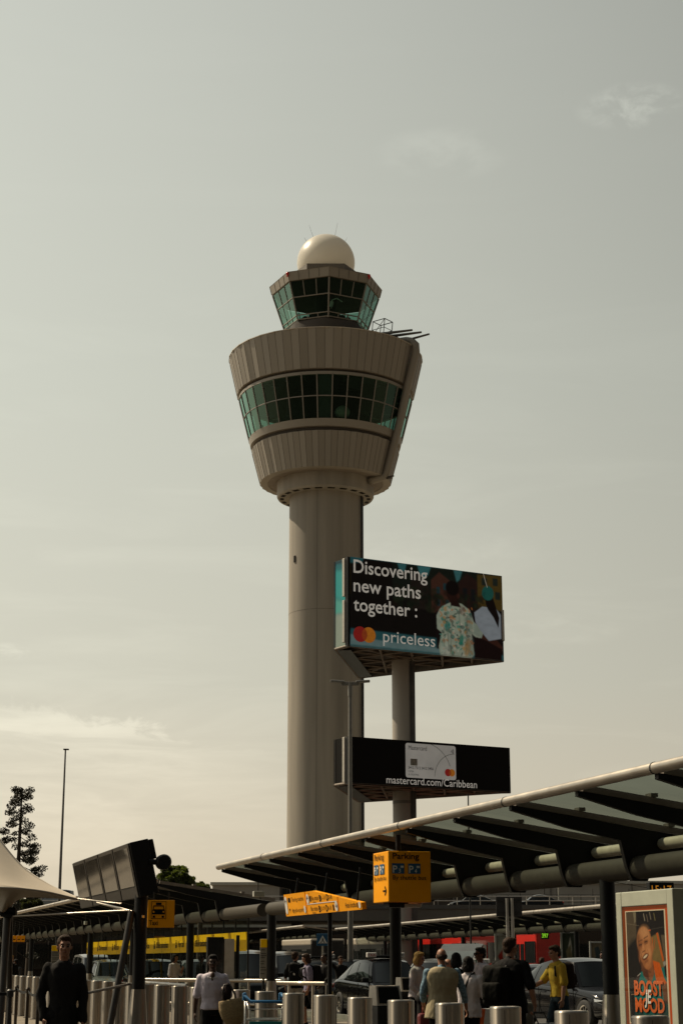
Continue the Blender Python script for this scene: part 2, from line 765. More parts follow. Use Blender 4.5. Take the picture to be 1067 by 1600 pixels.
M_RED = mat('red_lacquer', (.55, .02, .012), .3, var=.08, coat=.5)

# ================================================================ ground, road, far buildings
def sheet(name, pts, z, m):
    mb = MB()
    mb.add([(x, y, z) for x, y in pts], [list(range(len(pts)))])
    return mb.build(name, m, kind='structure')


M_PAVE = mat('concrete_paving', (.20, .165, .12), .8, var=.2, scale=.6, bump=.2, bscale=8)
M_ASPH = mat('asphalt', (.055, .051, .046), .85, var=.3, scale=.5, bump=.3, bscale=60)
M_PAINT = mat('road_paint', (.62, .60, .54), .7, var=.15, scale=2)
sheet('ground', [(-3000, -300), (3000, -300), (3000, 4000), (-3000, 4000)], 0, M_PAVE)


def ln2(s, n):
    p = LN(s, n)
    return (p.x, p.y)


sheet('road', [ln2(-60, 3.3), ln2(-60, 48), ln2(130, 48), ln2(130, 3.3)], .004, M_ASPH)
sheet('unseen_dark_paving', [ln2(-60, -7.5), ln2(-60, 3.3), ln2(13, 3.3), ln2(13, -7.5)], .004, mat('low_bounce_paving', (.050, .043, .034), .8, var=.25, scale=1.5, bump=.2, bscale=12))  # unseen sheet kept dark to cut bounce light under the shelter
sheet('unseen_dark_lane', [ln2(-60, -42), ln2(-60, -7.5), ln2(60, -7.5), ln2(60, -42)], .004, M_ASPH)  # unseen dark sheet added to weaken light bounced off the ground
mb = MB()
for a, b, w in ((3.3, 3.45, 0), (16.35, 16.5, 0)):
    P = [LN(-60, a), LN(-60, b), LN(130, b), LN(130, a)]
    mb.add([(p.x, p.y, .13) for p in P], [(0, 1, 2, 3)])
    mb.add([(p.x, p.y, .13) for p in P] + [(p.x, p.y, .0) for p in P], [(0, 1, 5, 4), (1, 2, 6, 5), (2, 3, 7, 6), (3, 0, 4, 7)])
mb.build('kerb', mat('kerb_stone', (.30, .28, .25), .8, var=.2, scale=2), kind='structure')
mb = MB()
for k in range(-5, 12):
    for n0 in (7.2, 10.3):
        P = [LN(k * 9, n0 - .07), LN(k * 9, n0 + .07), LN(k * 9 + 4, n0 + .07), LN(k * 9 + 4, n0 - .07)]
        mb.add([(p.x, p.y, .008) for p in P], [(0, 1, 2, 3)])
for k in range(8):
    P = [LN(12.2, 4 + k * 1.4), LN(12.2, 4.6 + k * 1.4), LN(16, 4.6 + k * 1.4), LN(16, 4 + k * 1.4)]
    mb.add([(p.x, p.y, .008) for p in P], [(0, 1, 2, 3)])
mb.build('road_markings', M_PAINT, kind='structure')

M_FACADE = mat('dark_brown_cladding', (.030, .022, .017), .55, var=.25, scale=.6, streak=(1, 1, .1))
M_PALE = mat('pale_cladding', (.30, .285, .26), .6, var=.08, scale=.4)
M_WIN = mat('dark_window_glass', (.012, .014, .014), .08, var=.3, scale=1.)


def terminal(px0, px1, pytop, Y, depth, label, m, seam, name='terminal_building', band=None):
    """long plain airport building facing the camera; cladding seams, coping and window strips as parts"""
    x0, x1, zt = xh(px0, Y), xh(px1, Y), zr(pytop, Y)
    t = thing(name, label, 'building', ((x0 + x1) / 2, Y, 0))
    w = x1 - x0
    a = MB()
    a.box((0, depth / 2, zt / 2), (w, depth, zt))
    a.build('wall', m, t)
    c = MB()
    c.box((0, depth / 2, zt + .18), (w + .5, depth + .5, .36))
    c.build('coping', M_LIGHTGREY, t)
    k = int(w / seam)
    q = MB()
    for i in range(1, k):
        x = -w / 2 + w * i / k
        q.box((x, -.06, zt / 2), (.14, .12, zt))
    q.build('cladding_joints', mat('joint_grey', (.14, .13, .12), .6), t)
    if band:
        for z0, z1 in band:
            g = MB()
            g.box((0, -.02, (z0 + z1) / 2), (w - .6, .24, z1 - z0))
            f = g.build('window', M_WIN, t)
            fr = MB()
            for i in range(int(w / 2.4)):
                fr.box((-w / 2 + .8 + i * 2.4, -.16, (z0 + z1) / 2), (.09, .1, z1 - z0))
            fr.build('window_frame_bars', M_DARK, f)
    return t


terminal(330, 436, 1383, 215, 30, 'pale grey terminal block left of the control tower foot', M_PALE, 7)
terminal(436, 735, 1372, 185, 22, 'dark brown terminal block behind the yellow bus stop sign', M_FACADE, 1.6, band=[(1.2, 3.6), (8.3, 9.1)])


def added_hall():  # unseen hall added to cut ambient light and darken reflections
    t = thing('terminal_building', 'long dark glazed hall added unseen behind the camera to dim reflections', 'building', (0, -16, 0))
    a = MB()
    a.box((0, -10, 12), (220, 20, 24))
    a.build('wall', mat('hall_glass', (.045, .045, .042), .25, var=.3, scale=.3), t)
    f = MB()
    for k in range(74):
        f.box((-109 + k * 3, .09, 12), (.16, .18, 23.8))
    for z in (4.2, 8, 12, 16, 20):
        f.box((0, .06, z), (219, .12, .2))
    f.build('mullions', M_DARK, t)
    c = MB()
    c.box((0, 4, 4.6), (200, 8, .5))
    c.build('awning', M_DARK, t)


added_hall()
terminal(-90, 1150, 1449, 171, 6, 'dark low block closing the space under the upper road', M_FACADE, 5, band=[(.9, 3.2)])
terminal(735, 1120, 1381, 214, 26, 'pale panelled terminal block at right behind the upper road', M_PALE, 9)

# departures road on columns, with cars on it
M_CONC = mat('viaduct_concrete', (.13, .115, .10), .8, var=.2, scale=.4)


def added_west_block():  # unseen block added to darken what the glass and screens mirror
    t = thing('terminal_building', 'long dark block added off to the left to darken reflections in the glass panels', 'building', (-96, 142, 0))
    a = MB()
    a.box((0, 8, 7), (118, 16, 14))
    a.build('wall', M_FACADE, t)
    for z in (3, 6.5, 10):
        g = MB()
        g.box((0, -.03, z + 1), (114, .2, 1.6))
        g.build('window', M_WIN, t)
    c = MB()
    c.box((0, 8, 14.2), (119, 17, .4))
    c.build('coping', M_LIGHTGREY, t)


added_west_block()


def viaduct():
    Y0 = 150
    z = 6.0
    t = thing('elevated_road', 'long concrete road deck on columns behind the bus stops', 'viaduct', (0, Y0, 0))
    a = MB()
    a.box((-5, 8, z - .5), (170, 16, 1.0))
    a.build('deck', M_CONC, t)
    p = MB()
    p.box((-5, .0, z + .16), (170, .22, .34))
    p.build('parapet', mat('parapet_grey', (.09, .085, .08), .7), t)
    r = MB()
    for k in range(86):
        r.tube((-90 + k * 2, 0, z + .3), (-90 + k * 2, 0, z + 1.05), .04, n=6)
    for zz in (.68, 1.05):
        r.tube((-90, 0, z + zz), (80, 0, z + zz), .045, n=6)
    r.build('railing', M_ALU, t)
    for k in range(9):
        c = MB()
        c.lathe([(.55, 0), (.55, z - 1)], 20, (-80 + k * 19, 8, 0))
        c.build('column', M_CONC, t)


viaduct()


def roof_fence():
    """lattice of pipes along the upper road at right"""
    Y = 172
    t = thing('roof_railing', 'thin pipe railing and frames in front of the pale panelled wall', 'railing', (xh(885, Y), Y, 6.0))
    r = MB()
    for k in range(15):
        x = -8 + k * 1.2
        r.tube((x, 0, 0), (x, 0, 2.0 if k % 3 else 2.6), .035, n=6)
    for zz in (.7, 1.3, 2.0):
        r.tube((-8, 0, zz), (8.8, 0, zz), .035, n=6)
    r.tube((-8, 0, 3.6), (-2, 0, 3.6), .06, n=6)
    r.tube((-2, 0, 0), (-2, 0, 3.6), .06, n=6)
    r.tube((1, 0, 3.9), (8.8, 0, 2.6), .04, n=6)
    r.build('pipes', M_DARK, t)
    b = MB()
    b.bbox((-.6, -.2, 3.4), (.9, .3, 1.2), .05, M=Matrix.Rotation(.3, 3, 'Y'))
    b.tube((-.6, 0, 0), (-.6, 0, 3), .05)
    b.build('floodlight', M_LIGHTGREY, t)


roof_fence()


# ================================================================ control tower
def radome_mat():
    """thin white fibreglass: some of the sun comes through from behind"""
    m = mat('radome_white', (.78, .75, .68), .35, var=.04, scale=.4, spec=.4)
    nt = m.node_tree
    b = nt.nodes['Principled BSDF']
    out = nt.nodes['Material Output']
    tl = nt.nodes.new('ShaderNodeBsdfTranslucent')
    tl.inputs[0].default_value = (.86, .82, .74, 1)
    mx = nt.nodes.new('ShaderNodeMixShader')
    mx.inputs[0].default_value = .34
    nt.links.new(b.outputs[0], mx.inputs[1])
    nt.links.new(tl.outputs[0], mx.inputs[2])
    nt.links.new(mx.outputs[0], out.inputs[0])
    return m


def tower():
    Y = 222.0
    axis = at(508, 900, Y)
    t = thing('control_tower', 'tall round airport control tower with flared glazed head and white ball on top', 'control tower', (axis.x, Y, 0))
    M_T = mat('tower_panel', (.25, .222, .185), .52, var=.07, scale=.25, streak=(1, 1, .15))
    M_T2 = mat('tower_concrete', (.27, .243, .205), .7, var=.19, scale=.7, streak=(1, 1, .06), bump=.15, bscale=3)
    M_Tb = mat('tower_panel_light', (.262, .233, .195), .5, var=.07, scale=.25, streak=(1, 1, .15))
    M_Tc = mat('tower_panel_dark', (.238, .211, .175), .54, var=.07, scale=.25, streak=(1, 1, .15))
    M_SH = mat('tower_dark_brown', (.05, .042, .036), .7)  # dark brown of recesses, plinth and brackets
    M_FR = mat('window_frame_bronze', (.20, .175, .15), .5)
    M_G = glass_mat('tower_glass', (.30, .46, .40), 1.9, .01, gcol=(.55, .88, .74), power=2.2, base=.012)
    M_GD = glass_mat('cab_glass', (.36, .52, .46), 1.5, .01, gcol=(.55, .85, .74), power=2.3, base=.010)
    M_IN = mat('interior_dark', (.006, .006, .0055), .8, var=.3, scale=.5)
    M_SOF = mat('soffit_boards', (.22, .185, .15), .6, var=.1)

    def rp(py, rpx):
        return rpx / ppm(py, Y)

    def z(py):
        return zr(py, Y)
    # shaft
    rs = 4.88
    zs = z(770)
    m = MB()
    zz = [0] + [z(y) for y in (1240, 1100, 962, 962, 880, 790)] + [zs + 1]
    zc = sorted(set(zz))
    prof = []
    for a in zc:
        prof.append((rs, a))
    m.lathe([(rs, 0), (rs, zs + 1.5)], 96)
    sh = m.build('shaft', M_T2, t)
    sm = MB()
    for ang in (-102, 20):
        a = R(ang)
        d = Vector((math.cos(a), math.sin(a), 0))
        sm.box(d * (rs - .01) + Vector((0, 0, zs / 2)), (.045, .045, zs), M=Matrix.Rotation(a, 3, 'Z'))
    for q in (z(962),):
        sm.lathe([(rs - .02, q - .022), (rs + .01, q - .022), (rs + .01, q + .022), (rs - .02, q + .022)], 96)
    sm.build('panel_seams', mat('seam_dark', (.10, .085, .07), .7), sh)
    w = MB()
    a = R(-90 - 55)
    d = Vector((math.cos(a), math.sin(a), 0))
    w.box(d * rs + Vector((0, 0, z(881))), (.2, .35, .9), M=Matrix.Rotation(a, 3, 'Z'))
    w.build('slit_window', M_INK, sh)
    lad = MB()
    for ang in (-18, -10):
        a = R(ang)
        lad.tube((math.cos(a) * (rs + .25), math.sin(a) * (rs + .25), 0), (math.cos(a) * (rs + .25), math.sin(a) * (rs + .25), zs - .6), .11, n=8)
    for k in range(60):
        q = k * zs / 60
        lad.tube((math.cos(R(-18)) * (rs + .25), math.sin(R(-18)) * (rs + .25), q), (math.cos(R(-10)) * (rs + .25), math.sin(R(-10)) * (rs + .25), q), .04, n=6)
    lad.build('ladder', M_DARK, t)
    # flange under the head
    zf0, zf1 = z(780), z(752)
    rf = rp(775, 75.5)
    m = MB()
    m.lathe([(rs, zf0), (rf - .15, zf0), (rf, zf0 + .25), (rf, zf1), (rs, zf1)], 96)
    fl = m.build('collar', M_T2, t)
    hb = MB()
    for k in range(22):
        a = 2 * math.pi * k / 22
        rr = (rs + rf) / 2 + .15
        hb.box((math.cos(a) * rr, math.sin(a) * rr, zf0 - .01), (.5, .95, .06), M=Matrix.Rotation(a, 3, 'Z'))
    hb.build('vent_holes', M_INK, fl)

    N2 = 72

    def zig_band(r_top, z_top, r_bot, z_bot, amp=.055, ret=.35):
        mm = MB()
        for i in range(N2):
            a0 = 2 * math.pi * (i) / N2
            a1 = 2 * math.pi * (i + 1) / N2
            s0 = amp if i % 2 else -amp
            s1 = -amp if i % 2 else amp
            P = [((r_bot + s0), a0, z_bot), ((r_bot + s1), a1, z_bot), ((r_top + s1), a1, z_top), ((r_top + s0), a0, z_top)]
            mm.add([(r * math.cos(a), r * math.sin(a), q) for r, a, q in P], [(0, 1, 2, 3)], random.choice((0, 0, 1, 2)))
            for rr, q, s in ((r_top, z_top, 1), (r_bot, z_bot, -1)):
                P = [((rr + s0), a0), ((rr + s1), a1), (rr - 1.0, a1), (rr - 1.0, a0)]
                mm.add([(r * math.cos(a), r * math.sin(a), q) for r, a in P], [(0, 1, 2, 3)])
        return mm

    def seams(r_top, z_top, r_bot, z_bot, amp=.055):
        mm = MB()
        for i in range(N2):
            a = 2 * math.pi * i / N2
            s = (amp if i % 2 else -amp) + .012
            d = Vector((math.cos(a), math.sin(a), 0))
            mm.tube(d * (r_bot + s) + Vector((0, 0, z_bot)), d * (r_top + s) + Vector((0, 0, z_top)), .02, n=4, caps=False)
        return mm
    T0 = (rp(566, 150), z(566))
    T1 = (rp(622, 137.5), z(621))
    W0 = (rp(627, 134.5), z(628))
    W1 = (rp(690, 119), z(690))
    S1 = (rp(701, 116.5), z(700.5))
    L0 = (rp(706, 114.8), z(706.5))
    L1 = (rp(757, 101.5), z(757))
    for (a, b), nm in (((T0, T1), 'upper_cladding'), ((L0, L1), 'lower_cladding')):
        o = zig_band(a[0], a[1], b[0], b[1]).build(nm, [M_T, M_Tb, M_Tc], t)
        seams(a[0], a[1], b[0], b[1]).build('panel_seams', mat('seam_dark', (.10, .085, .07), .7), o)
    # recessed dark gaps
    g = MB()
    g.lathe([(T1[0] - .7, T1[1] + .2), (W0[0] - .5, W0[1] - .1)], 96)
    g.lathe([(S1[0] - .5, S1[1] + .2), (L0[0] - .5, L0[1] - .2)], 96)
    g.lathe([(T1[0] - .7, T1[1] + .1), (6, T1[1] + .1)], 96)
    g.build('recess', M_SH, t)
    # window band
    sl = MB()
    sl.lathe([(W1[0] - .4, W1[1]), (W1[0] + .04, W1[1]), (S1[0] + .04, S1[1]), (S1[0] - 1.2, S1[1])], 72)
    sl.lathe([(W0[0] - .6, W0[1] + .28), (W0[0] + .05, W0[1] + .28), (W0[0] + .05, W0[1] - .12), (W0[0] - .4, W0[1] - .12)], 72)
    sl.build('window_surround', M_T, t)
    NW = 36
    gl = MB()
    for i in range(NW):
        a0 = 2 * math.pi * (i + .0) / NW + R(5)
        a1 = a0 + 2 * math.pi / NW
        # panes tilt a hair from one another, as real ones do
        e = random.uniform(-.025, .025)
        P = [(W1[0] + e, a0, W1[1]), (W1[0] - e, a1, W1[1]), (W0[0] - e, a1, W0[1]), (W0[0] + e, a0, W0[1])]
        gl.add([(r * math.cos(a), r * math.sin(a), q) for r, a, q in P], [(0, 1, 2, 3)])
    gl.build('window_band', M_G, t)
    fm = MB()
    for i in range(NW):
        a = 2 * math.pi * i / NW + R(5)
        d = Vector((math.cos(a), math.sin(a), 0))
        fm.tube(d * (W1[0] + .03) + Vector((0, 0, W1[1])), d * (W0[0] + .03) + Vector((0, 0, W0[1])), .09, n=6, caps=False)
    hm = .5
    rm, zm = W1[0] * (1 - hm) + W0[0] * hm + .03, W1[1] * (1 - hm) + W0[1] * hm
    fm.lathe([(rm - .05, zm - .07), (rm + .03, zm - .07), (rm + .03, zm + .07), (rm - .05, zm + .07)], 72)
    fm.build('mullions', M_FR, t)
    bl = MB()  # added panels behind some panes, standing in for pale reflections
    rb_ = random.Random(11)
    for i in range(NW):
        if rb_.random() < .45:
            a0 = 2 * math.pi * i / NW + R(5.6)
            a1 = a0 + 2 * math.pi / NW - R(1.2)
            f1 = rb_.choice((.15, .3, .45, .55, 1.0))
            lo = (W0[0] * (1 - f1) + W1[0] * f1 - .28, W0[1] * (1 - f1) + W1[1] * f1)
            P = [(lo[0], a0, lo[1]), (lo[0], a1, lo[1]), (W0[0] - .28, a1, W0[1]), (W0[0] - .28, a0, W0[1])]
            bl.add([(r * math.cos(a), r * math.sin(a), q) for r, a, q in P], [(0, 1, 2, 3)], rb_.choice((0, 0, 1)))
    bl.build('pane_reflections', [mat('pane_reflection_grey', (.10, .10, .095), .7), mat('pane_reflection_dark', (.03, .032, .03), .7)], t)
    # inside: floors, ceiling with ducts, core
    it = MB()
    zfl, zce = W1[1] - .2, W0[1] + .15
    it.lathe([(W1[0] - .45, zfl), (3, zfl)], 48)
    it.lathe([(W0[0] - .5, zce), (3, zce)], 48)
    it.lathe([(5.4, zfl), (5.4, zce)], 40)
    for k in range(20):
        a = 2 * math.pi * k / 20
        rr = 7.6 + (k % 3) * .9
        it.box((rr * math.cos(a), rr * math.sin(a), zfl + .7), (.7, 1.6, 1.4), M=Matrix.Rotation(a, 3, 'Z'))
    it.build('interior', M_IN, t)
    rnd = MB()
    a = R(-90 + 14)
    rnd.ell((9.6 * math.cos(a), 9.6 * math.sin(a), zfl + 1.35), (1.0, 1.0, .9))
    rnd.tube((9.6 * math.cos(a), 9.6 * math.sin(a), zfl), (9.6 * math.cos(a), 9.6 * math.sin(a), zfl + 1), .25)
    rnd.build('model_globe', mat('globe_cream', (.5, .45, .36), .6), t)
    lt = MB()
    for k in range(24):
        a = 2 * math.pi * k / 24
        lt.box((10 * math.cos(a), 10 * math.sin(a), zce - .25), (1.4, .35, .2), M=Matrix.Rotation(a, 3, 'Z'))
    lt.build('ceiling_beams', mat('duct_grey', (.05, .052, .05), .5), t)
    # underside of the head
    u = MB()
    ring = 44
    for k in range(ring):
        r0 = rs + (L1[0] - rs) * k / ring
        r1 = rs + (L1[0] - rs) * (k + .82) / ring
        u.lathe([(r0, L1[1] + .05), (r1, L1[1] + .05), (r1, L1[1] + .12)], 72, smooth=False)
    u.lathe([(rs, L1[1] + .13), (L1[0] - .02, L1[1] + .13)], 72)
    u.build('soffit', M_SOF, t)
    # roof deck of the head and its light coping
    rd = MB()
    rd.lathe([(T0[0] - 1.0, T0[1] - .35), (5, T0[1] - .35)], 72)
    rd.build('roof_deck', M_T, t)
    cp = MB()
    for i in range(N2 // 2):
        a0 = 2 * math.pi * i / 36
        a1 = a0 + 2 * math.pi / 36 * .985
        P = [(T0[0] + .1, a0), (T0[0] + .1, a1), (T0[0] - 1.1, a1), (T0[0] - 1.1, a0)]
        for q in (T0[1] + .02, T0[1] + .12):
            cp.add([(r * math.cos(a), r * math.sin(a), q) for r, a in P], [(0, 1, 2, 3)])
        cp.add([((T0[0] + .1) * math.cos(a), (T0[0] + .1) * math.sin(a), q) for a, q in ((a0, T0[1] + .02), (a1, T0[1] + .02), (a1, T0[1] + .12), (a0, T0[1] + .12))], [(0, 1, 2, 3)])
    cp.build('coping', mat('coping_cream', (.5, .44, .36), .5), t)
    # ---- cab: octagon, corner a little right of the front
    a_off = R(-90 + 4)

    def cor(k, r, q):
        a = a_off + k * math.pi / 4
        return Vector((r * math.cos(a), r * math.sin(a), q))
    c1 = rp(446, 87)
    z_r0, z_r1 = z(446), z(434)       # fascia on the axis plane (px rows of the side corners)
    z_r0 = zr(463.5, Y)
    z_r1 = zr(451, Y)
    c_top = rp(465, 82.5)
    z_gt = zr(465, Y)
    c_bot = rp(517, 64)
    z_gb = zr(519, Y)
    fa = MB()
    for k in range(8):
        A0, A1 = cor(k, c1 - .25, z_r0), cor(k + 1, c1 - .25, z_r0)
        B0, B1 = cor(k, c1 + .05, z_r1), cor(k + 1, c1 + .05, z_r1)
        fa.add([A0, A1, B1, B0], [(0, 1, 2, 3)])
        I0, I1 = cor(k, c_top - .6, z_r0), cor(k + 1, c_top - .6, z_r0)
        fa.add([A0, A1, I1, I0], [(0, 1, 2, 3)])
        J0, J1 = cor(k, 3.2, z_r1 + .25), cor(k + 1, 3.2, z_r1 + .25)
        fa.add([B0, B1, J1, J0], [(0, 1, 2, 3)])
    fo = fa.build('cab_fascia', M_T, t)
    fs_ = MB()
    for k in range(8):
        for q in range(4):
            f = q / 4
            A0 = cor(k, c1 - .23, z_r0).lerp(cor(k + 1, c1 - .23, z_r0), f)
            B0 = cor(k, c1 + .07, z_r1).lerp(cor(k + 1, c1 + .07, z_r1), f)
            fs_.tube(A0, B0, .03, n=4, caps=False)
    fs_.build('panel_seams', mat('seam_dark', (.10, .085, .07), .7), fo)
    ed = MB()
    for k in range(8):
        ed.add([cor(k, c1 + .08, z_r1 + .02), cor(k + 1, c1 + .08, z_r1 + .02), cor(k + 1, c1 - .9, z_r1 + .1), cor(k, c1 - .9, z_r1 + .1)], [(0, 1, 2, 3)])
    ed.build('roof_edge', mat('coping_cream', (.5, .44, .36), .5), t)
    gp = MB()
    for k in range(8):
        e = random.uniform(-.02, .02)
        gp.add([cor(k, c_bot, z_gb), cor(k + 1, c_bot, z_gb), cor(k + 1, c_top + e, z_gt), cor(k, c_top + e, z_gt)], [(0, 1, 2, 3)])
    gp.build('cab_glass', M_GD, t)
    mu = MB()

    def gpt(k, f, h, off=.03):
        b0, b1 = cor(k, c_bot + off, z_gb), cor(k + 1, c_bot + off, z_gb)
        t0, t1 = cor(k, c_top + off, z_gt), cor(k + 1, c_top + off, z_gt)
        return b0.lerp(b1, f).lerp(t0.lerp(t1, f), h)
    for k in range(8):
        mu.tube(gpt(k, 0, 0), gpt(k, 0, 1), .12, n=6, caps=False)
        for h in (.13, .33, .66) if False else (.03, .14, .60):
            mu.tube(gpt(k, 0, h), gpt(k, 1, h), .085, n=6, caps=False)
        for f in (1 / 3, 2 / 3):
            side = k in (1, 2, 5, 6)
            mu.tube(gpt(k, f, .60), gpt(k, f, 1), .07, n=6, caps=False)
            mu.tube(gpt(k, f, .03), gpt(k, f, .14), .07, n=6, caps=False)
            if side:
                mu.tube(gpt(k, f, .14), gpt(k, f, .60), .035, n=6, caps=False)
    mu.build('cab_mullions', M_FR, t)
    ci = MB()
    for k in range(8):
        ci.add([cor(k, c_bot - .1, z_gb + .15), cor(k + 1, c_bot - .1, z_gb + .15), Vector((0, 0, z_gb + .15))], [(0, 1, 2)])
        ci.add([cor(k, c_top - .1, z_gt + .05), cor(k + 1, c_top - .1, z_gt + .05), Vector((0, 0, z_gt + .05))], [(0, 1, 2)])
        ci.box(cor(k, 3.6, z_gb + .75).lerp(cor(k + 1, 3.6, z_gb + .75), .5), (1.0, 2.3, 1.2), M=Matrix.Rotation(a_off + (k + .5) * math.pi / 4, 3, 'Z'))
    ci.lathe([(1.5, z_gb), (1.5, z_gt)], 12)
    ci.build('cab_interior', M_IN, t)
    lampm = MB()
    lampm.poly([(.8, -3.8, z_gb + 2.0), (.9, -4.2, z_gb + 3.1), (1.6, -4.5, z_gb + 3.25), (2.3, -4.4, z_gb + 2.75)], .09, n=6)
    lampm.tube((.75, -4.0, z_gb + 2.2), (.9, -4.2, z_gb + 2.9), .24)
    lampm.build('desk_lamp', M_SIGNW, t)
    cd = MB()
    cd.lathe([(c_bot + .15, T0[1] - .5), (c_bot + .05, z_gb - .02), (c_bot - .6, z_gb)], 8)
    cd.lathe([(c_bot + .9, T0[1] - .3), (c_bot + .9, T0[1] + .35)], 40)
    cd.build('cab_plinth', M_SH, t)
    # red obstruction lights on the corners
    for k in (-1, 1):
        p = cor(k, c1 + .12, z_r1 - .25)
        ob = MB()
        ob.ell(p, (.2, .2, .24))
        ob.tube(p - Vector((0, 0, .5)), p - Vector((0, 0, .1)), .1)
        ob.build('obstruction_lamp', mat('red_lens', (.5, .01, .008), .2), t)
    # base ring and white ball
    br = MB()
    rb = 4.4
    z_b0, z_b1 = z_r1 + .0, zr(425, Y)
    A8 = [math.pi / 3 * k for k in range(6)]
    P0 = [(5.2 * math.cos(a), 5.2 * math.sin(a)) for a in A8]
    br.prism(P0, z_b0 - .3, zr(431.5, Y))
    br.build('ball_base', mat('base_bronze', (.13, .112, .09), .55), t)
    ball_z = zr(411, Y)
    sp = MB()
    sp.ell((0, 0, ball_z), (rp(411, 45),) * 3, nu=72, nv=44)
    sp.build('radome', radome_mat(), t)
    an = MB()
    zt = ball_z + rp(411, 45)
    for dx, l_, tilt in ((-1.7, 2.2, -.7), (1.2, 2.4, .45), (-2.6, .9, -.5), (2.6, .9, .4)):
        q = zt - (4.1 - math.sqrt(max(0, 4.1 ** 2 - dx * dx))) - .1
        an.tube((dx, 0, q), (dx + tilt, 0, q + l_), .022, .012, n=5)
    an.build('lightning_rod', M_DARK, t)
    # duct over the parapet and down the right-hand side, with the service gantry
    aD = R(-90 + 62)
    d = Vector((math.cos(aD), math.sin(aD), 0))

    def dp(r, q):
        return d * r + Vector((0, 0, q))
    pi_ = MB()
    pts = [dp(T0[0] - 3.4, T0[1] + 1.0), dp(T0[0] - 2.2, T0[1] + 1.05), dp(T0[0] - .9, T0[1] + 1.0), dp(T0[0] - .1, T0[1] + .75), dp(T0[0] + .5, T0[1] + .1), dp(T0[0] + .55, T0[1] - .8),
           dp(T1[0] + .5, T1[1]), dp(W1[0] + .55, W1[1]), dp(L0[0] + .5, L0[1]), dp(L1[0] + .5, L1[1] + .6), dp(L1[0] + .2, L1[1] - .1), dp(L1[0] - 1.5, L1[1] - .35), dp(rs + 1.9, L1[1] - .4)]
    pi_.poly(pts, .52, n=14)
    pi_.build('exhaust_duct', M_T, t)
    ga = MB()
    aG = R(-90 + 52)
    e = Vector((math.cos(aG), math.sin(aG), 0))
    sd = Vector((-e.y, e.x, 0))
    zg = T0[1] + .55

    def gq(r, s_, q):
        return e * r + sd * s_ + Vector((0, 0, zg + q))
    for s_, l_ in ((.3, 2.7), (-1.1, 2.2)):
        ga.tube(gq(8.0, s_ - .2, 1.1), gq(T0[0] + l_, s_, .2), .27, .15, n=8)
    ga.tube(gq(8.5, 1.6, .2), gq(T0[0] + 2.4, 2.6, .7), .22, .14, n=8)
    ga.box(gq(10.2, 0, .25), (3.4, 2.6, .5), M=Matrix.Rotation(aG, 3, 'Z'))
    ga.box(gq(11.6, .3, .1), (1.6, 1.8, .4), M=Matrix.Rotation(aG, 3, 'Z'))
    ga.build('service_arms', mat('arm_bronze', (.07, .06, .05), .5), t)
    ca = MB()
    cb = [gq(8.6, -.8, .9), gq(10.6, -.8, .9), gq(10.6, 1.0, .9), gq(8.6, 1.0, .9)]
    ct = [p + Vector((0, 0, 2.2)) + e * .25 for p in cb]
    for i in range(4):
        ca.tube(cb[i], ct[i], .06, n=5)
        ca.tube(ct[i], ct[(i + 1) % 4], .06, n=5)
        ca.tube(cb[i].lerp(ct[i], .45), cb[(i + 1) % 4].lerp(ct[(i + 1) % 4], .45), .045, n=5)
    ca.tube(cb[0], ct[1], .045, n=5)
    ca.tube(gq(7.2, .2, .8), gq(8.6, .0, 1.7), .06, n=5)
    ca.tube(gq(7.4, -.6, .5), gq(7.4, -.6, 1.9), .06, n=5)
    ca.tube(gq(6.6, -.6, 1.8), gq(8.6, -.6, 1.5), .06, n=5)
    ca.build('service_cage', M_DARK, t)
    un = MB()
    for k in range(7):
        p = dp(rs + 2.4 + k * .45, L1[1] - .3 + random.uniform(-.2, .2))
        un.box(p, (.9, .25, .16), M=Matrix.Rotation(aD + random.uniform(-.8, .8), 3, 'Z'))
    un.build('bracket', M_SH, t)
    return t


tower()


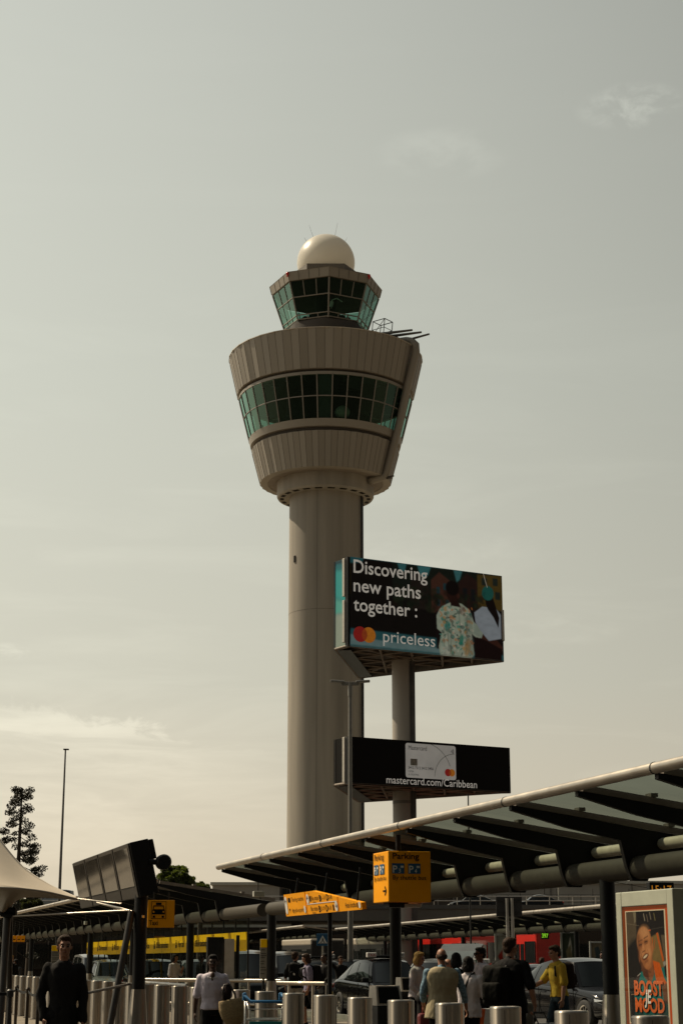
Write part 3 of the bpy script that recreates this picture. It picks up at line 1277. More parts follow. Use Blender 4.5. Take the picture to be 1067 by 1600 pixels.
# ================================================================ billboards on their mast
def billboards():
    zb = at(541, 1010, 105).z
    A = at(541, 1010, 105)
    B = on_plane(786.5, 1034, zb)
    Cc = on_plane(560, 1060, zb)
    cen = (A + B + Cc) / 3
    base = Vector((cen.x, cen.y, 0))
    M_BF = mat('billboard_frame', (.17, .16, .15), .5, var=.15)
    M_RUST = mat('steel_truss', (.15, .115, .085), .6, var=.3, scale=3)
    M_POLE = mat('pole_paint', (.33, .30, .265), .55, var=.08, scale=.5, streak=(1, 1, .2))
    mast = thing('billboard_mast', 'round grey steel mast with a cable tray carrying two stacked billboards', 'mast', base)
    m = MB()
    m.lathe([(.74, 0), (.74, zb + .6)], 40)
    m.build('pole', M_POLE, mast)
    m = MB()
    m.box((.62, -.52, zb / 2), (.28, .22, zb))
    m.box((.45, -.62, zb / 2), (.06, .1, zb))
    m.build('cable_tray', mat('tray_dark', (.07, .065, .06), .5, var=.5, scale=1.2), mast)
    m = MB()
    m.lathe([(.745, zb - 9.3), (.755, zb - 9.3), (.755, zb - 9.1), (.745, zb - 9.1)], 40)
    m.build('weld_ring', M_BF, mast)

    def hexa(P, cut):
        """triangle with its corners cut, counter-clockwise from A's front"""
        out = []
        for i in range(3):
            p, a, b = P[i], P[(i - 1) % 3], P[(i + 1) % 3]
            out += [p + (a - p).normalized() * cut, p + (b - p).normalized() * cut]
        return out

    ATT = attr_mat('billboard_print', .5, lit=.22)  # prints and letters get an added glow to brighten the boards
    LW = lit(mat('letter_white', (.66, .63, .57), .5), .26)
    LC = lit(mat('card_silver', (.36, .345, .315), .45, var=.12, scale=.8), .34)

    def box3(z0, z1, label, kind):
        t = thing('billboard', label, 'billboard', (base.x, base.y, z0))
        up = Vector((0, 0, 1))
        P = [Vector((q.x - base.x, q.y - base.y, 0)) for q in (A, B, Cc)]
        h = z1 - z0
        H6 = hexa(P, .42)
        H6[0] = at(524, 1012, 106.4) - base
        H6[1] = at(546, 1010, 105.0) - base
        H6[2] = P[1] + (P[0] - P[1]).normalized() * (.04 if kind == 'big' else -.24)
        H6[0].z = H6[1].z = 0
        sh = MB()
        inner = [v * .965 for v in H6]
        for i in range(6):
            a, b = inner[i], inner[(i + 1) % 6]
            sh.add([a, b, b + Vector((0, 0, h)), a + Vector((0, 0, h))], [(0, 1, 2, 3)])
        sh.add([v + Vector((0, 0, h - .02)) for v in inner], [list(range(6))])
        sh.build('backing', M_BF, t)
        # underside: open truss
        tr = MB()
        for i in range(6):
            tr.tube(H6[i] + Vector((0, 0, .06)), H6[(i + 1) % 6] + Vector((0, 0, .06)), .10, n=6)
        for i in range(3):
            a, b, c = P[i], P[(i + 1) % 3], P[(i + 2) % 3]
            for k in range(1, 5):
                f = k / 5
                tr.tube(a.lerp(b, f) * .98 + Vector((0, 0, .14)), a.lerp(c, f) * .98 + Vector((0, 0, .14)), .085, n=5)
            tr.tube(a * .95 + Vector((0, 0, .25)), a * .05 + Vector((0, 0, .25)), .13, n=6)
        tr.build('truss', M_RUST, t)
        fl = MB()
        fl.add([v * .97 + Vector((0, 0, .5)) for v in H6], [list(range(6))])
        fl.build('bottom_plate', mat('plate_brown', (.10, .078, .06), .7, var=.3, scale=1.5), t)
        # faces
        for fi in range(3):
            a, b = H6[2 * fi + 1], H6[(2 * fi + 2) % 6]
            rt = (b - a).normalized()
            nrm = Vector((rt.y, -rt.x, 0))
            if nrm.dot((a + b) / 2) < 0:
                nrm = -nrm
            w = (b - a).length
            pn = MB()
            M = Matrix((rt, -nrm, Vector((0, 0, 1)))).transposed()
            pn.box((a + b) / 2 + Vector((0, 0, h / 2)), (w, .16, h), M=M)
            face = pn.build('face_panel', M_BF if fi else M_INK, t)
            org = a + nrm * .09 + Vector((0, 0, h))
            if kind == 'big':
                paint_big(t, org, rt, w, h, nrm, fi)
            else:
                paint_small(t, org, rt, w, h, nrm, fi)
        # cut corner strips with light posts
        for ci in range(3):
            a, b = H6[2 * ci], H6[2 * ci + 1]
            if ci == 0:
                rt = (b - a).normalized()
                up = Vector((0, 0, 1))
                nn = Vector((rt.y, -rt.x, 0))
                st = MB()
                st.tube(b * 1.01 - rt * .12 + Vector((0, 0, 0)), b * 1.01 - rt * .12 + Vector((0, 0, h)), .09, n=8)
                st.tube(b * 1.01 - rt * .32, b * 1.01 - rt * .32 + Vector((0, 0, h)), .05, n=8)
                st.build('corner_post', mat('post_dark', (.05, .05, .05), .5), t)
                lp = MB()
                lp.add([a + Vector((0, 0, .02)), b - rt * .5 + Vector((0, 0, .02)), b - rt * .5 + Vector((0, 0, h)), a + Vector((0, 0, h))], [(0, 1, 2, 3)])
                strip = lp.build('side_panel', M_INK, t)
                if kind == 'big':
                    cv = Canvas(12, 60, (30, 92, 98))
                    cv.poly([(0, .1), (1, .14), (1, .5), (0, .4)], (44, 130, 128), soft=2)
                    cv.poly([(0, .42), (1, .5), (1, .62), (0, .6)], (70, 140, 130), soft=2)
                    cv.poly([(0, .6), (1, .62), (1, 1), (0, 1)], (120, 132, 122), soft=2)
                    cv.poly([(0, 0), (1, 0), (1, .05), (0, .03)], (14, 40, 50), soft=1)
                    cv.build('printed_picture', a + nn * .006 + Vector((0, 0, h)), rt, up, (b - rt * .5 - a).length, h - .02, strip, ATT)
                lb = MB()
                segs = ((.03, .5), (.54, .97)) if kind == 'big' else ((.02, .98),)
                for s0, s1 in segs:
                    lb.bbox(b - rt * .36 + nn * .14 + Vector((0, 0, h * (s0 + s1) / 2 + (h * .02))), (.26, .2, h * (s1 - s0)), .03, M=Matrix((rt, -nn, up)).transposed())
                lb.build('light_trough', mat('trough_cream', (.45, .42, .37), .5), t)
            if ci == 1 and kind == 'big':
                lb = MB()
                q = (a + b) / 2 * 1.02
                lb.bbox(q + Vector((0.05, -.1, h * .42)), (.2, .3, h * .36), .03)
                lb.build('light_trough', mat('trough_cream', (.45, .42, .37), .5), t)
        # lower skirt on the left side
        sk = MB()
        a, b = H6[0], H6[5]
        iw = Vector((1.0, -.05, 0))
        sk.add([a, b, b + iw, a + iw], [(0, 1, 2, 3)])
        sk.add([a + Vector((0, 0, .12)), b + Vector((0, 0, .12)), b, a], [(0, 1, 2, 3)])
        sk.build('skirt', mat('skirt_dark', (.022, .03, .03), .45), t)
        return t

    def paint_big(t, org, rt, w, h, nrm, fi):
        up = Vector((0, 0, 1))
        if fi == 0:
            c = Canvas(340, 172, (20, 16, 14))
            # trees, houses and sky behind the couple
            c.poly([(.27, .0), (1, 0), (1, .5), (.27, .42)], (24, 30, 24), soft=6)
            c.poly([(.30, 0), (.36, 0), (.35, .08), (.32, .11)], (58, 112, 116), soft=3)
            c.poly([(.43, 0), (.52, 0), (.50, .10), (.46, .17), (.445, .10)], (62, 120, 124), soft=3)
            c.poly([(.67, 0), (.73, 0), (.71, .11), (.69, .14)], (64, 116, 120), soft=3)
            c.poly([(.52, .15), (.575, .05), (.655, .15), (.655, .52), (.52, .52)], (74, 46, 36), soft=3)
            c.poly([(.385, .2), (.43, .07), (.50, .2), (.50, .5), (.385, .5)], (36, 30, 26), soft=3)
            c.poly([(.70, .15), (.76, .02), (.83, .1), (.83, .5), (.70, .5)], (44, 28, 24), soft=3)
            c.poly([(.83, .02), (1, .0), (1, .42), (.83, .42)], (84, 68, 30), soft=3)
            for (x, y) in ((.555, .22), (.60, .17), (.555, .36), (.615, .36)):
                c.poly([(x, y), (x + .022, y), (x + .022, y + .08), (x, y + .08)], (36, 62, 68), soft=2)
            for (x, y) in ((.86, .05), (.935, .04), (.95, .20), (.87, .22)):
                c.poly([(x, y), (x + .035, y), (x + .035, y + .09), (x, y + .09)], (36, 44, 38), soft=2)
            for (x, y) in ((.73, .2), (.785, .2)):
                c.poly([(x, y), (x + .03, y), (x + .03, y + .14), (x, y + .14)], (24, 26, 28), soft=2)
            rf = random.Random(9)
            for _ in range(150):
                x, y = rf.uniform(.28, .86), rf.uniform(.26, .50)
                c.ell(x, y, rf.uniform(.008, .025), rf.uniform(.012, .04), rf.choice([(22, 30, 20), (30, 40, 26), (18, 20, 16), (40, 46, 30), (34, 26, 20)]), rf.uniform(0, 3), .8, .55)
            c.poly([(0, 0), (.085, 0), (.075, .05), (0, .07)], (40, 92, 98), soft=3)
            # quay and water along the bottom
            c.poly([(0, .80), (1, .82), (1, 1), (0, 1)], (46, 94, 100), soft=3)
            c.poly([(0, .865), (.2, .905), (.6, .92), (.6, 1), (0, 1)], (112, 140, 142), soft=3)
            c.poly([(0, .975), (.6, .975), (.6, 1), (0, 1)], (70, 112, 116), soft=1)
            c.poly([(.55, .5), (1, .42), (1, .93), (.55, .93)], (26, 18, 18), soft=5)
            # man from behind
            c.poly([(.575, .47), (.60, .43), (.655, .375), (.72, .385), (.775, .45), (.805, .60), (.86, .66), (.835, .78), (.785, .72), (.80, .96), (.78, 1.0), (.575, 1.0), (.565, .90), (.585, .74), (.555, .70), (.553, .55)], (166, 178, 160), soft=1)
            rr = random.Random(5)
            cols = [(40, 128, 112), (190, 140, 70), (34, 62, 66), (86, 152, 134), (206, 204, 186), (60, 84, 70), (196, 120, 60)]
            body = lambda x, y: .58 < x < .79 and .42 < y < .98
            for _ in range(240):
                x, y = rr.uniform(.57, .80), rr.uniform(.41, .99)
                if body(x, y):
                    c.ell(x, y, rr.uniform(.003, .014), rr.uniform(.004, .03), rr.choice(cols), rr.uniform(0, 3), .5, .6)
            c.ell(.61, .93, .03, .09, (200, 206, 190), 0, .5, .6)
            c.ell(.755, .88, .02, .10, (180, 132, 60), .2, .5, .7)
            c.ell(.715, .80, .014, .06, (34, 134, 116), .2, .5, .9)
            c.ell(.625, .66, .02, .055, (36, 130, 120), .3, .5, .8)
            # folds and shade of the shirt
            for x0_, y0_, x1_, y1_ in ((.62, .50, .63, .95), (.70, .46, .715, .80), (.755, .52, .745, .95), (.655, .60, .64, .98), (.60, .60, .60, .9)):
                c.line(x0_, y0_, x1_, y1_, .010, (110, 122, 108), .45)
            c.poly([(.735, .50), (.79, .50), (.80, .98), (.76, .98)], (96, 108, 98), alpha=.4, soft=6)
            c.poly([(.70, .40), (.745, .42), (.742, .50), (.715, .52)], (150, 118, 104), alpha=.5, soft=3)
            c.ell(.665, .28, .042, .105, (44, 24, 19), .05, .2)
            c.ell(.700, .30, .010, .03, (60, 34, 26), .05, .4)
            c.ell(.66, .215, .044, .085, (18, 12, 11), .1, .2)
            c.poly([(.642, .36), (.70, .36), (.715, .43), (.65, .42)], (38, 21, 17), soft=1)
            c.poly([(.84, .66), (.875, .63), (.96, .77), (.995, .84), (.985, .90), (.93, .82), (.845, .77)], (64, 36, 28), soft=1)
            c.poly([(.80, .58), (.872, .655), (.85, .76), (.80, .72)], (150, 164, 150), soft=1)
            # woman
            c.poly([(.805, .47), (.86, .39), (.95, .39), (.985, .46), (.985, .74), (.90, .78), (.84, .66), (.812, .58)], (152, 162, 172), soft=1)
            c.poly([(.815, .75), (.87, .77), (.985, .86), (.985, 1), (.80, 1)], (28, 14, 14), soft=1)
            c.poly([(.875, .2), (.925, .22), (.95, .36), (.975, .5), (.968, .62), (.935, .5), (.90, .42), (.885, .36)], (22, 14, 13), soft=1)
            c.ell(.90, .225, .04, .085, (34, 96, 88), .25, .2)
            c.poly([(.855, .25), (.885, .21), (.88, .27)], (30, 84, 78), soft=1)
            c.line(.872, 0, .897, .16, .004, (205, 195, 180), .9)
            c.noise(.10, 40, 3)
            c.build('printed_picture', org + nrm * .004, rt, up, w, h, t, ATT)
            tx = MB()
            q = org + nrm * .03
            for s, x, y, wd, sz in (('Discovering', .02, .175, .475, 1.24), ('new paths', .02, .385, .43, 1.24), ('together :', .02, .60, .405, 1.24)):
                put_text(tx, s, q + rt * (w * x) - up * (h * y + .0), rt, up, size=sz, width=w * wd, bold=.012)
            put_text(tx, 'priceless', q + rt * (w * .205) - up * (h * .915), rt, up, size=1.12, width=w * .335, bold=0.004)
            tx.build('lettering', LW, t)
            circles(t, q + rt * (w * .088) - up * (h * .857), rt, up, nrm, .50)
        else:
            c = Canvas(60, 30, (48, 100, 104))
            c.poly([(0, .35), (1, .3), (1, 1), (0, 1)], (120, 140, 132), soft=2)
            c.poly([(0, 0), (1, 0), (1, .12), (0, .1)], (30, 80, 86), soft=2)
            for i in range(26):
                c.ell(random.random(), random.uniform(.3, .7), .05, .05, random.choice([(40, 120, 116), (190, 200, 190), (60, 90, 90)]), 0, .6, .6)
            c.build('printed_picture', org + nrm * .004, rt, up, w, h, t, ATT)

    def disc(mb, c, rt, up, r, mi, n=40, lo=0, hi=2 * math.pi):
        mb.add([c + rt * (r * math.cos(2 * math.pi * i / n)) + up * (r * math.sin(2 * math.pi * i / n)) for i in range(n)], [list(range(n))], mi)

    def circles(t, c, rt, up, nrm, r):
        cm = MB()
        d = r * .62
        disc(cm, c - rt * d, rt, up, r, 0)
        disc(cm, c + rt * d + nrm * .004, rt, up, r, 1)
        half = math.acos(d / r)
        lens = []
        for i in range(15):
            a = -half + 2 * half * i / 14
            lens.append(c - rt * d + rt * (r * math.cos(a)) + up * (r * math.sin(a)) + nrm * .008)
        for i in range(1, 14):
            a = math.pi - half + 2 * half * i / 14
            lens.append(c + rt * d + rt * (r * math.cos(a)) + up * (r * math.sin(a)) + nrm * .008)
        cm.add(lens, [list(range(len(lens)))], 2)
        cm.build('circles_logo', [lit(mat('logo_red', (.36, .012, .01), .5), .2), lit(mat('logo_orange', (.62, .20, .01), .5), .2), lit(mat('logo_mid', (.40, .06, .008), .5), .2)], t)  # same added glow on the logo discs

    def paint_small(t, org, rt, w, h, nrm, fi):
        up = Vector((0, 0, 1))
        bl = MB()
        bl.add([org + nrm * .004, org + nrm * .004 + rt * w, org + nrm * .004 + rt * w - up * h, org + nrm * .004 - up * h], [(0, 1, 2, 3)])
        bl.build('printed_picture', mat('poster_black', (.0065, .0055, .005), .6, var=.2, spec=.1), t)
        if fi:
            return
        # bank card picture
        cw, ch, rad = w * .315, h * .745, .16
        c0 = org + nrm * .012 + rt * (w * .333) - up * (h * .05)
        pts = []
        for (cx, cy, a0) in ((cw - rad, -rad, 0), (rad, -rad, 90), (rad, -ch + rad, 180), (cw - rad, -ch + rad, 270)):
            for i in range(7):
                a = R(a0 + 90 * i / 6)
                pts.append(c0 + rt * (cx + rad * math.cos(a)) + up * (cy + rad * math.sin(a)))
        cm = MB()
        cm.add(pts, [list(range(len(pts)))])
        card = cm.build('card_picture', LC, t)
        tx = MB()
        q = c0 + nrm * .012
        put_text(tx, 'Mastercard', q + rt * .22 - up * .42, rt, up, size=.40, width=1.35)
        put_text(tx, '5412 7512 3412 3456', q + rt * .2 - up * 1.62, rt, up, size=.24, width=1.85, bold=.01)
        put_text(tx, '12/26', q + rt * .2 - up * 1.83, rt, up, size=.16, width=.38)
        put_text(tx, 'A. DE JONG', q + rt * .2 - up * 2.02, rt, up, size=.15, width=.75)
        # contactless mark and arcs
        for k in range(4):
            rr_ = .07 + .06 * k
            P = []
            for i in range(9):
                a = R(-38 + 76 * i / 8)
                P.append((math.cos(a), math.sin(a)))
            cc = q + rt * (cw - .42) - up * .36
            vs = [cc + rt * (x * rr_) + up * (y * rr_) for x, y in P] + [cc + rt * (x * (rr_ + .028)) + up * (y * (rr_ + .028)) for x, y in P]
            tx.add(vs, [(i, i + 1, 9 + i + 1, 9 + i) for i in range(8)])
        tx.build('lettering', mat('card_ink', (.06, .055, .05), .6), card)
        ar = MB()
        for cx, cy, rr_, a0, a1 in ((cw - .05, -ch + .1, 1.55, 92, 178), (cw * .35, -ch + .15, 2.1, 20, 85)):
            n = 24
            vs = []
            for k in (0, .03):
                for i in range(n + 1):
                    a = R(a0 + (a1 - a0) * i / n)
                    x = min(cw, max(0, cx + (rr_ + k) * math.cos(a)))
                    y = max(-ch, min(0, cy + (rr_ + k) * math.sin(a)))
                    vs.append(q + rt * x + up * y)
            ar.add(vs, [(i, i + 1, n + 2 + i, n + 1 + i) for i in range(n)])
        ar.build('card_arcs', mat('card_green', (.17, .19, .15), .5), card)
        chp = MB()
        cq = q + rt * .36 - up * .98
        chp.add([cq - up * .42, cq - up * .42 + rt * .5, cq + rt * .5, cq], [(0, 1, 2, 3)])
        chp.build('card_chip', mat('chip_grey', (.22, .20, .17), .35, .5, var=.3, scale=6), card)
        circles(t, q + rt * (cw - .47) - up * (ch - .46), rt, up, nrm, .235)
        tw = MB()
        put_text(tw, 'mastercard.com/Caribbean', org + nrm * .02 + rt * (w * .215) - up * (h * .94), rt, up, size=.66, width=w * .565, bold=.004)
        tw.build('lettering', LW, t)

    zt = at(541, 870, 105).z
    box3(zb, zt, 'upper three-sided billboard picturing a couple seen from behind', 'big')
    z0 = at(541, 1225, 105).z
    z1 = at(541, 1151, 105).z
    box3(z0, z1, 'lower black three-sided billboard picturing a silver bank card', 'small')


billboards()

# ================================================================ bus and taxi shelters
M_ROOFG = glass_mat('canopy_glass', (.46, .52, .46), 1.0, .06, haze=.08, hazecol=(.10, .11, .09))
M_BEAM = mat('beam_grey', (.062, .055, .044), .6, var=.12, spec=.1)
M_CONE = mat('column_sleeve_steel', (.36, .32, .27), .36, 1.0, var=.15, streak=(7, 7, .3), bump=.02, aniso=True)


def canopy(name, label, s0, s1, zf=3.74, slope=.135, n0=-2.0, n1=1.5, rib_step=2.25, cols=(), beam_ext=(0, 0), org=None, rz=PHI, r_edge=.068, glass_gap=True, rails=True, drop=.88):
    """one shelter in its own axis frame: x across (back), y along the row"""
    base = org if org is not None else O
    t = thing(name, label, 'bus shelter', (base.x, base.y, 0), rz, 'glazed shelters on black ribs')

    def ztop(n):
        return zf - (n - n0) * slope
    e = MB()
    e.tube((n0, s0, zf), (n0, s1, zf), r_edge, n=20)
    e.build('edge_tube', mat('edge_tube_steel', (.42, .375, .32), .40, 1.0, var=.12, scale=3, bump=.02), t)
    jn = MB()
    s = s0 + 2.2
    while s < s1:
        jn.lathe([(r_edge + .002, s - .012), (r_edge + .006, s - .012), (r_edge + .006, s + .012), (r_edge + .002, s + .012)], 16, c=(n0, 0, zf), axis='y')
        s += rib_step * 2
    jn.build('joint_seams', M_DARK, t)
    bm_ = MB()
    zb = zf - drop
    bm_.tube((0, s0 + .2 - beam_ext[0], zb), (0, s1 - .2 + beam_ext[1], zb), .165, n=20)
    bm_.build('main_beam', M_BEAM, t)
    b2 = MB()
    b2.tube((.38, s0 + .2, zb + .34), (.38, s1 - .2, zb + .34), .085, n=14)
    b2.build('rear_beam', mat('rear_beam_grey', (.5, .46, .36), .5), t)
    k = int(round((s1 - s0 - .3) / rib_step))
    step = (s1 - s0 - .3) / k
    for i in range(k + 1):
        y = s0 + .15 + i * step
        rb = MB()
        prof = [(n0 + .05, ztop(n0) - .05), (n1, ztop(n1) - .06), (n1, ztop(n1) - .16), (.75, ztop(.75) - .27), (.62, zb + .10), (.2, zb - .02), (.12, zb - .185), (-.12, zb - .185), (-.2, zb + .02), (-.28, ztop(-.28) - .27), (n0 + .9, ztop(n0 + .9) - .22), (n0 + .05, ztop(n0) - .12)]
        M = Matrix(((1, 0, 0, 0), (0, 0, 1, 0), (0, 1, 0, 0), (0, 0, 0, 1)))
        rb.prism(prof, y - .045, y + .045, M=M)
        o = rb.build('rib', M_BLACK, t)
        gb = MB()
        gb.box(((n0 + n1) / 2 + .05, y, (ztop(n0) + ztop(n1)) / 2 - .005), (n1 - n0 - .12, .10, .085), M=Matrix.Rotation(math.atan(slope), 3, 'Y'))
        for f in (.32, .72):
            n_ = n0 + (n1 - n0) * f
            gb.box((n_, y, ztop(n_) + .07), (.10, .16, .05))
        gb.build('glazing_bar', mat('glazing_bar_grey', (.22, .19, .16), .45, .3), o)
    for i in range(k):
        y0, y1 = s0 + .15 + i * step + .06, s0 + .15 + (i + 1) * step - .06
        g = MB()
        g.add([(n0 + .12, y0, ztop(n0 + .12) + .03), (n1, y0, ztop(n1) + .03), (n1, y1, ztop(n1) + .03), (n0 + .12, y1, ztop(n0 + .12) + .03)], [(0, 1, 2, 3)])
        g.build('roof_pane', M_ROOFG, t)
    for y in cols:
        c = MB()
        c.lathe([(.115, 1.0), (.115, zb)], 24, (0, y, 0))
        o = c.build('column', M_BLACK, t)
        b = MB()
        b.lathe([(.215, 0), (.205, .02), (.125, 1.10), (.116, 1.10)], 28, (0, y, 0))
        b.build('column_sleeve', M_CONE, o)
    return t


D1 = 9.0
# row coordinate of a point from its photo pixel on the edge line
canopy('bus_shelter', 'large glazed shelter with black ribs and a bright steel edge tube, nearest on the right', -12.2, 16.75, cols=(-9.66, 0, 9.66, 19.32), beam_ext=(0, 2.8))
canopy('bus_shelter', 'second glazed shelter in line, over the yellow taxi panels', 24.4, 112, cols=[19.32 + 9.66 * k for k in range(1, 9)], beam_ext=(4.4, 0))

# two far shelters across the road
pA = at(1000, 1411, 66)
pB = at(525, 1446, 120)
dv = Vector((pB.x - pA.x, pB.y - pA.y, 0))
rzf = math.atan2(-dv.x, dv.y)
canopy('bus_shelter', 'far glazed shelter across the road in front of the red buses', 0, dv.length, zf=pA.z, slope=.12, n0=-1.7, n1=1.4, rib_step=2.6, cols=[3 + 9 * k for k in range(int(dv.length / 9) + 1)], org=Vector((pA.x + 1.65, pA.y, 0)), rz=rzf, r_edge=.085, drop=.70)
pC = at(475, 1447.5, 130)
pD = at(300, 1462, 200)
dv2 = Vector((pD.x - pC.x, pD.y - pC.y, 0))
canopy('bus_shelter', 'farthest glazed shelter, behind the taxi stand column and the parked vans', 0, dv2.length, zf=pC.z, slope=.12, n0=-1.7, n1=1.4, rib_step=2.8, cols=[3 + 9 * k for k in range(int(dv2.length / 9) + 1)], org=Vector((pC.x + 1.65, pC.y, 0)), rz=math.atan2(-dv2.x, dv2.y), r_edge=.11, drop=.70)

# emergency luminaires under the shelters
for i, (s, n, z, lb) in enumerate(((16.6, -1.05, 3.12, 'small grey luminaire box under the shelter end, above the bus stop sign'), (33.5, -.9, 3.02, 'small pale luminaire box under the second shelter, right of the man in black'), (44.0, -.9, 3.02, 'small pale luminaire box under the second shelter, left of the man in black'))):
    t = thing('luminaire', lb, 'lamp', LN(s, n, z), PHI, 'small box lamps under the shelters')
    m = MB()
    m.bbox((0, 0, 0), (.10, .30, .13) if i else (.26, .14, .13), .012)
    m.build('housing', M_LIGHTGREY, t)
    m = MB()
    m.tube((0, .04, .06), (0, .04, .4), .012)
    m.poly([(.02, -.06, -.06), (.03, -.1, -.13), (.0, -.14, -.10)], .008, n=6)
    m.build('bracket', M_DARK, t)


# ---------------------------------------------------------------- signs
def frame_text(mb, s, org, right, up, **k):
    put_text(mb, s, org, right, up, **k)


def arrow(mb, c, rt, up, r, ang, mi=0):
    """arrow glyph of radius r pointing along ang (0 = right)"""
    ca, sa = math.cos(ang), math.sin(ang)
    a = rt * ca + up * sa
    b = -rt * sa + up * ca
    w = r * .16
    P = [c - a * r + b * w, c + a * r * .75 + b * w, c + a * r * .75 - b * w, c - a * r - b * w]
    mb.add(P, [(0, 1, 2, 3)], mi)
    for sg in (1, -1):
        p = c + a * r
        q = c + a * r * .15 + b * sg * r * .85
        n_ = (q - p).normalized()
        m = n_.cross(rt.cross(up)).normalized() * w * 1.25
        mb.add([p + m, q + m, q - m, p - m], [(0, 1, 2, 3)], mi)


UP = Vector((0, 0, 1))
X_, Y_ = Vector((1, 0, 0)), Vector((0, 1, 0))


def bus_glyph(mb, c, rt, up, w, mi=0):
    h = w * .62
    mb.add([c - rt * w / 2 - up * h / 2, c + rt * w / 2 - up * h / 2, c + rt * w / 2 + up * h / 2, c - rt * w / 2 + up * h / 2], [(0, 1, 2, 3)], mi)


def quad(mb, c, rt, up, w, h, mi=0):
    mb.add([c - rt * w / 2 - up * h / 2, c + rt * w / 2 - up * h / 2, c + rt * w / 2 + up * h / 2, c - rt * w / 2 + up * h / 2], [(0, 1, 2, 3)], mi)


def disc(mb, c, rt, up, r, mi=0, n=24):
    mb.add([c + rt * r * math.cos(2 * math.pi * i / n) + up * r * math.sin(2 * math.pi * i / n) for i in range(n)], [list(range(n))], mi)


def parking_sign():
    p = at(607, 1409, 28.9)
    w, d, h = .755, .81, .835
    t = thing('parking_sign', 'orange box sign reading Parking P3 P4 By shuttle bus on the black column', 'sign', (p.x, p.y, p.z), PHI)
    b = MB()
    b.bbox((w / 2, d / 2, h / 2), (w, d, h), .012)
    b.build('box', M_ORANGE, t)
    # front face: x right, at y = 0 ; left face: runs along y, seen with its right end near
    for (org, rt, nn, W_) in ((Vector((0, -.006, 0)), X_, -Y_, w), (Vector((-.006, d, 0)), -Y_, -X_, d)):
        tx = MB()
        put_text(tx, 'Parking', org + nn * .004 + rt * (W_ * .10) + UP * (h * .845), rt, UP, size=h * .17, width=W_ * .62, bold=.012)
        put_text(tx, 'By shuttle bus', org + nn * .004 + rt * (W_ * .10) + UP * (h * .435), rt, UP, size=h * .125, width=W_ * .78, bold=.004)
        if W_ == d:
            arrow(tx, org + rt * (W_ * .76) + UP * (h * .22), rt, UP, .085, 0)
        tx.build('lettering', M_INK, t)
        bl = MB()
        for i in range(2):
            quad(bl, org + nn * .003 + rt * (W_ * (.225 + .38 * i)) + UP * (h * .655), rt, UP, W_ * .29, h * .20)
        pl = bl.build('blue_plate', M_BLUE, t)
        wl = MB()
        for i, dgt in enumerate('34'):
            o = org + nn * .006 + rt * (W_ * (.225 + .38 * i)) + UP * (h * .575)
            put_text(wl, 'P', o - rt * (W_ * .125), rt, UP, size=h * .20, width=W_ * .105, bold=.014)
            put_text(wl, dgt, o + rt * (W_ * .005) - UP * .005, rt, UP, size=h * .12, width=W_ * .055)
            bus_glyph(wl, o + rt * (W_ * .09) + UP * (h * .115), rt, UP, W_ * .075)
        wl.build('lettering', M_SIGNW, pl)
    hg = MB()
    hg.box((w * .35, d * .5, -.04), (.34, .3, .08))
    hg.tube((w * .42, d * .5, h), (w * .42, d * .5, h + .30), .045, n=10)
    hg.build('hanger', M_BLACK, t)
    lf = MB()
    lf.bbox((w * .68, d * .35, -.05), (.3, .12, .06), .01)
    lf.build('downlight', M_ALU, t)


parking_sign()


def taxi_sign():
    p = at(230.5, 1449.5, 30.2)
    w, h, d = .465, .47, .12
    t = thing('taxi_sign', 'square orange sign with a cab pictogram and the word Taxi', 'sign', (p.x, p.y, p.z), PHI * .4)
    b = MB()
    b.bbox((w / 2, d / 2, h / 2), (w, d, h), .012)
    b.build('box', M_ORANGE, t)
    ink = MB()
    y = -.005

    def q(x0, z0, x1, z1, yy=y):
        ink.add([(x0, yy, z0), (x1, yy, z0), (x1, yy, z1), (x0, yy, z1)], [(0, 1, 2, 3)])
    fx0, fx1, fz0, fz1 = .06, .32, .15, .445
    for a in ((fx0, fz0, fx1, fz0 + .008), (fx0, fz1 - .008, fx1, fz1), (fx0, fz0, fx0 + .008, fz1), (fx1 - .008, fz0, fx1, fz1)):
        q(*a)
    # cab from the front: roof light, cabin outline, bonnet, wheels
    q(.14, .385, .235, .425)
    ink.add([(.105, y, .36), (.27, y, .36), (.278, y, .378), (.098, y, .378)], [(0, 1, 2, 3)])
    ink.add([(.083, y, .30), (.097, y, .30), (.113, y, .37), (.10, y, .37)], [(0, 1, 2, 3)])
    ink.add([(.279, y, .30), (.293, y, .30), (.276, y, .37), (.263, y, .37)], [(0, 1, 2, 3)])
    ink.add([(.075, y, .225), (.30, y, .225), (.30, y, .285), (.285, y, .312), (.09, y, .312), (.075, y, .285)], [list(range(6))])
    for x in (.11, .265):
        ink.add([(x - .02, y, .168), (x + .02, y, .168), (x + .02, y, .205), (x - .02, y, .205)], [(0, 1, 2, 3)])
    put_text(ink, 'Taxi', Vector((.03, y, .045)), X_, UP, size=.115, width=.15, bold=.01)
    ink.build('pictogram', M_INK, t)
    hl = MB()
    for x in (.102, .273):
        disc(hl, Vector((x, y - .002, .268)), X_, UP, .016)
    hl.build('headlight_dots', M_ORANGE, t)
    hg = MB()
    for x in (.10, .36):
        hg = MB()
        hg.tube((x, .06, h), (x, .06, h + .14), .012)
        hg.build('hanger', M_DARK, t)


taxi_sign()


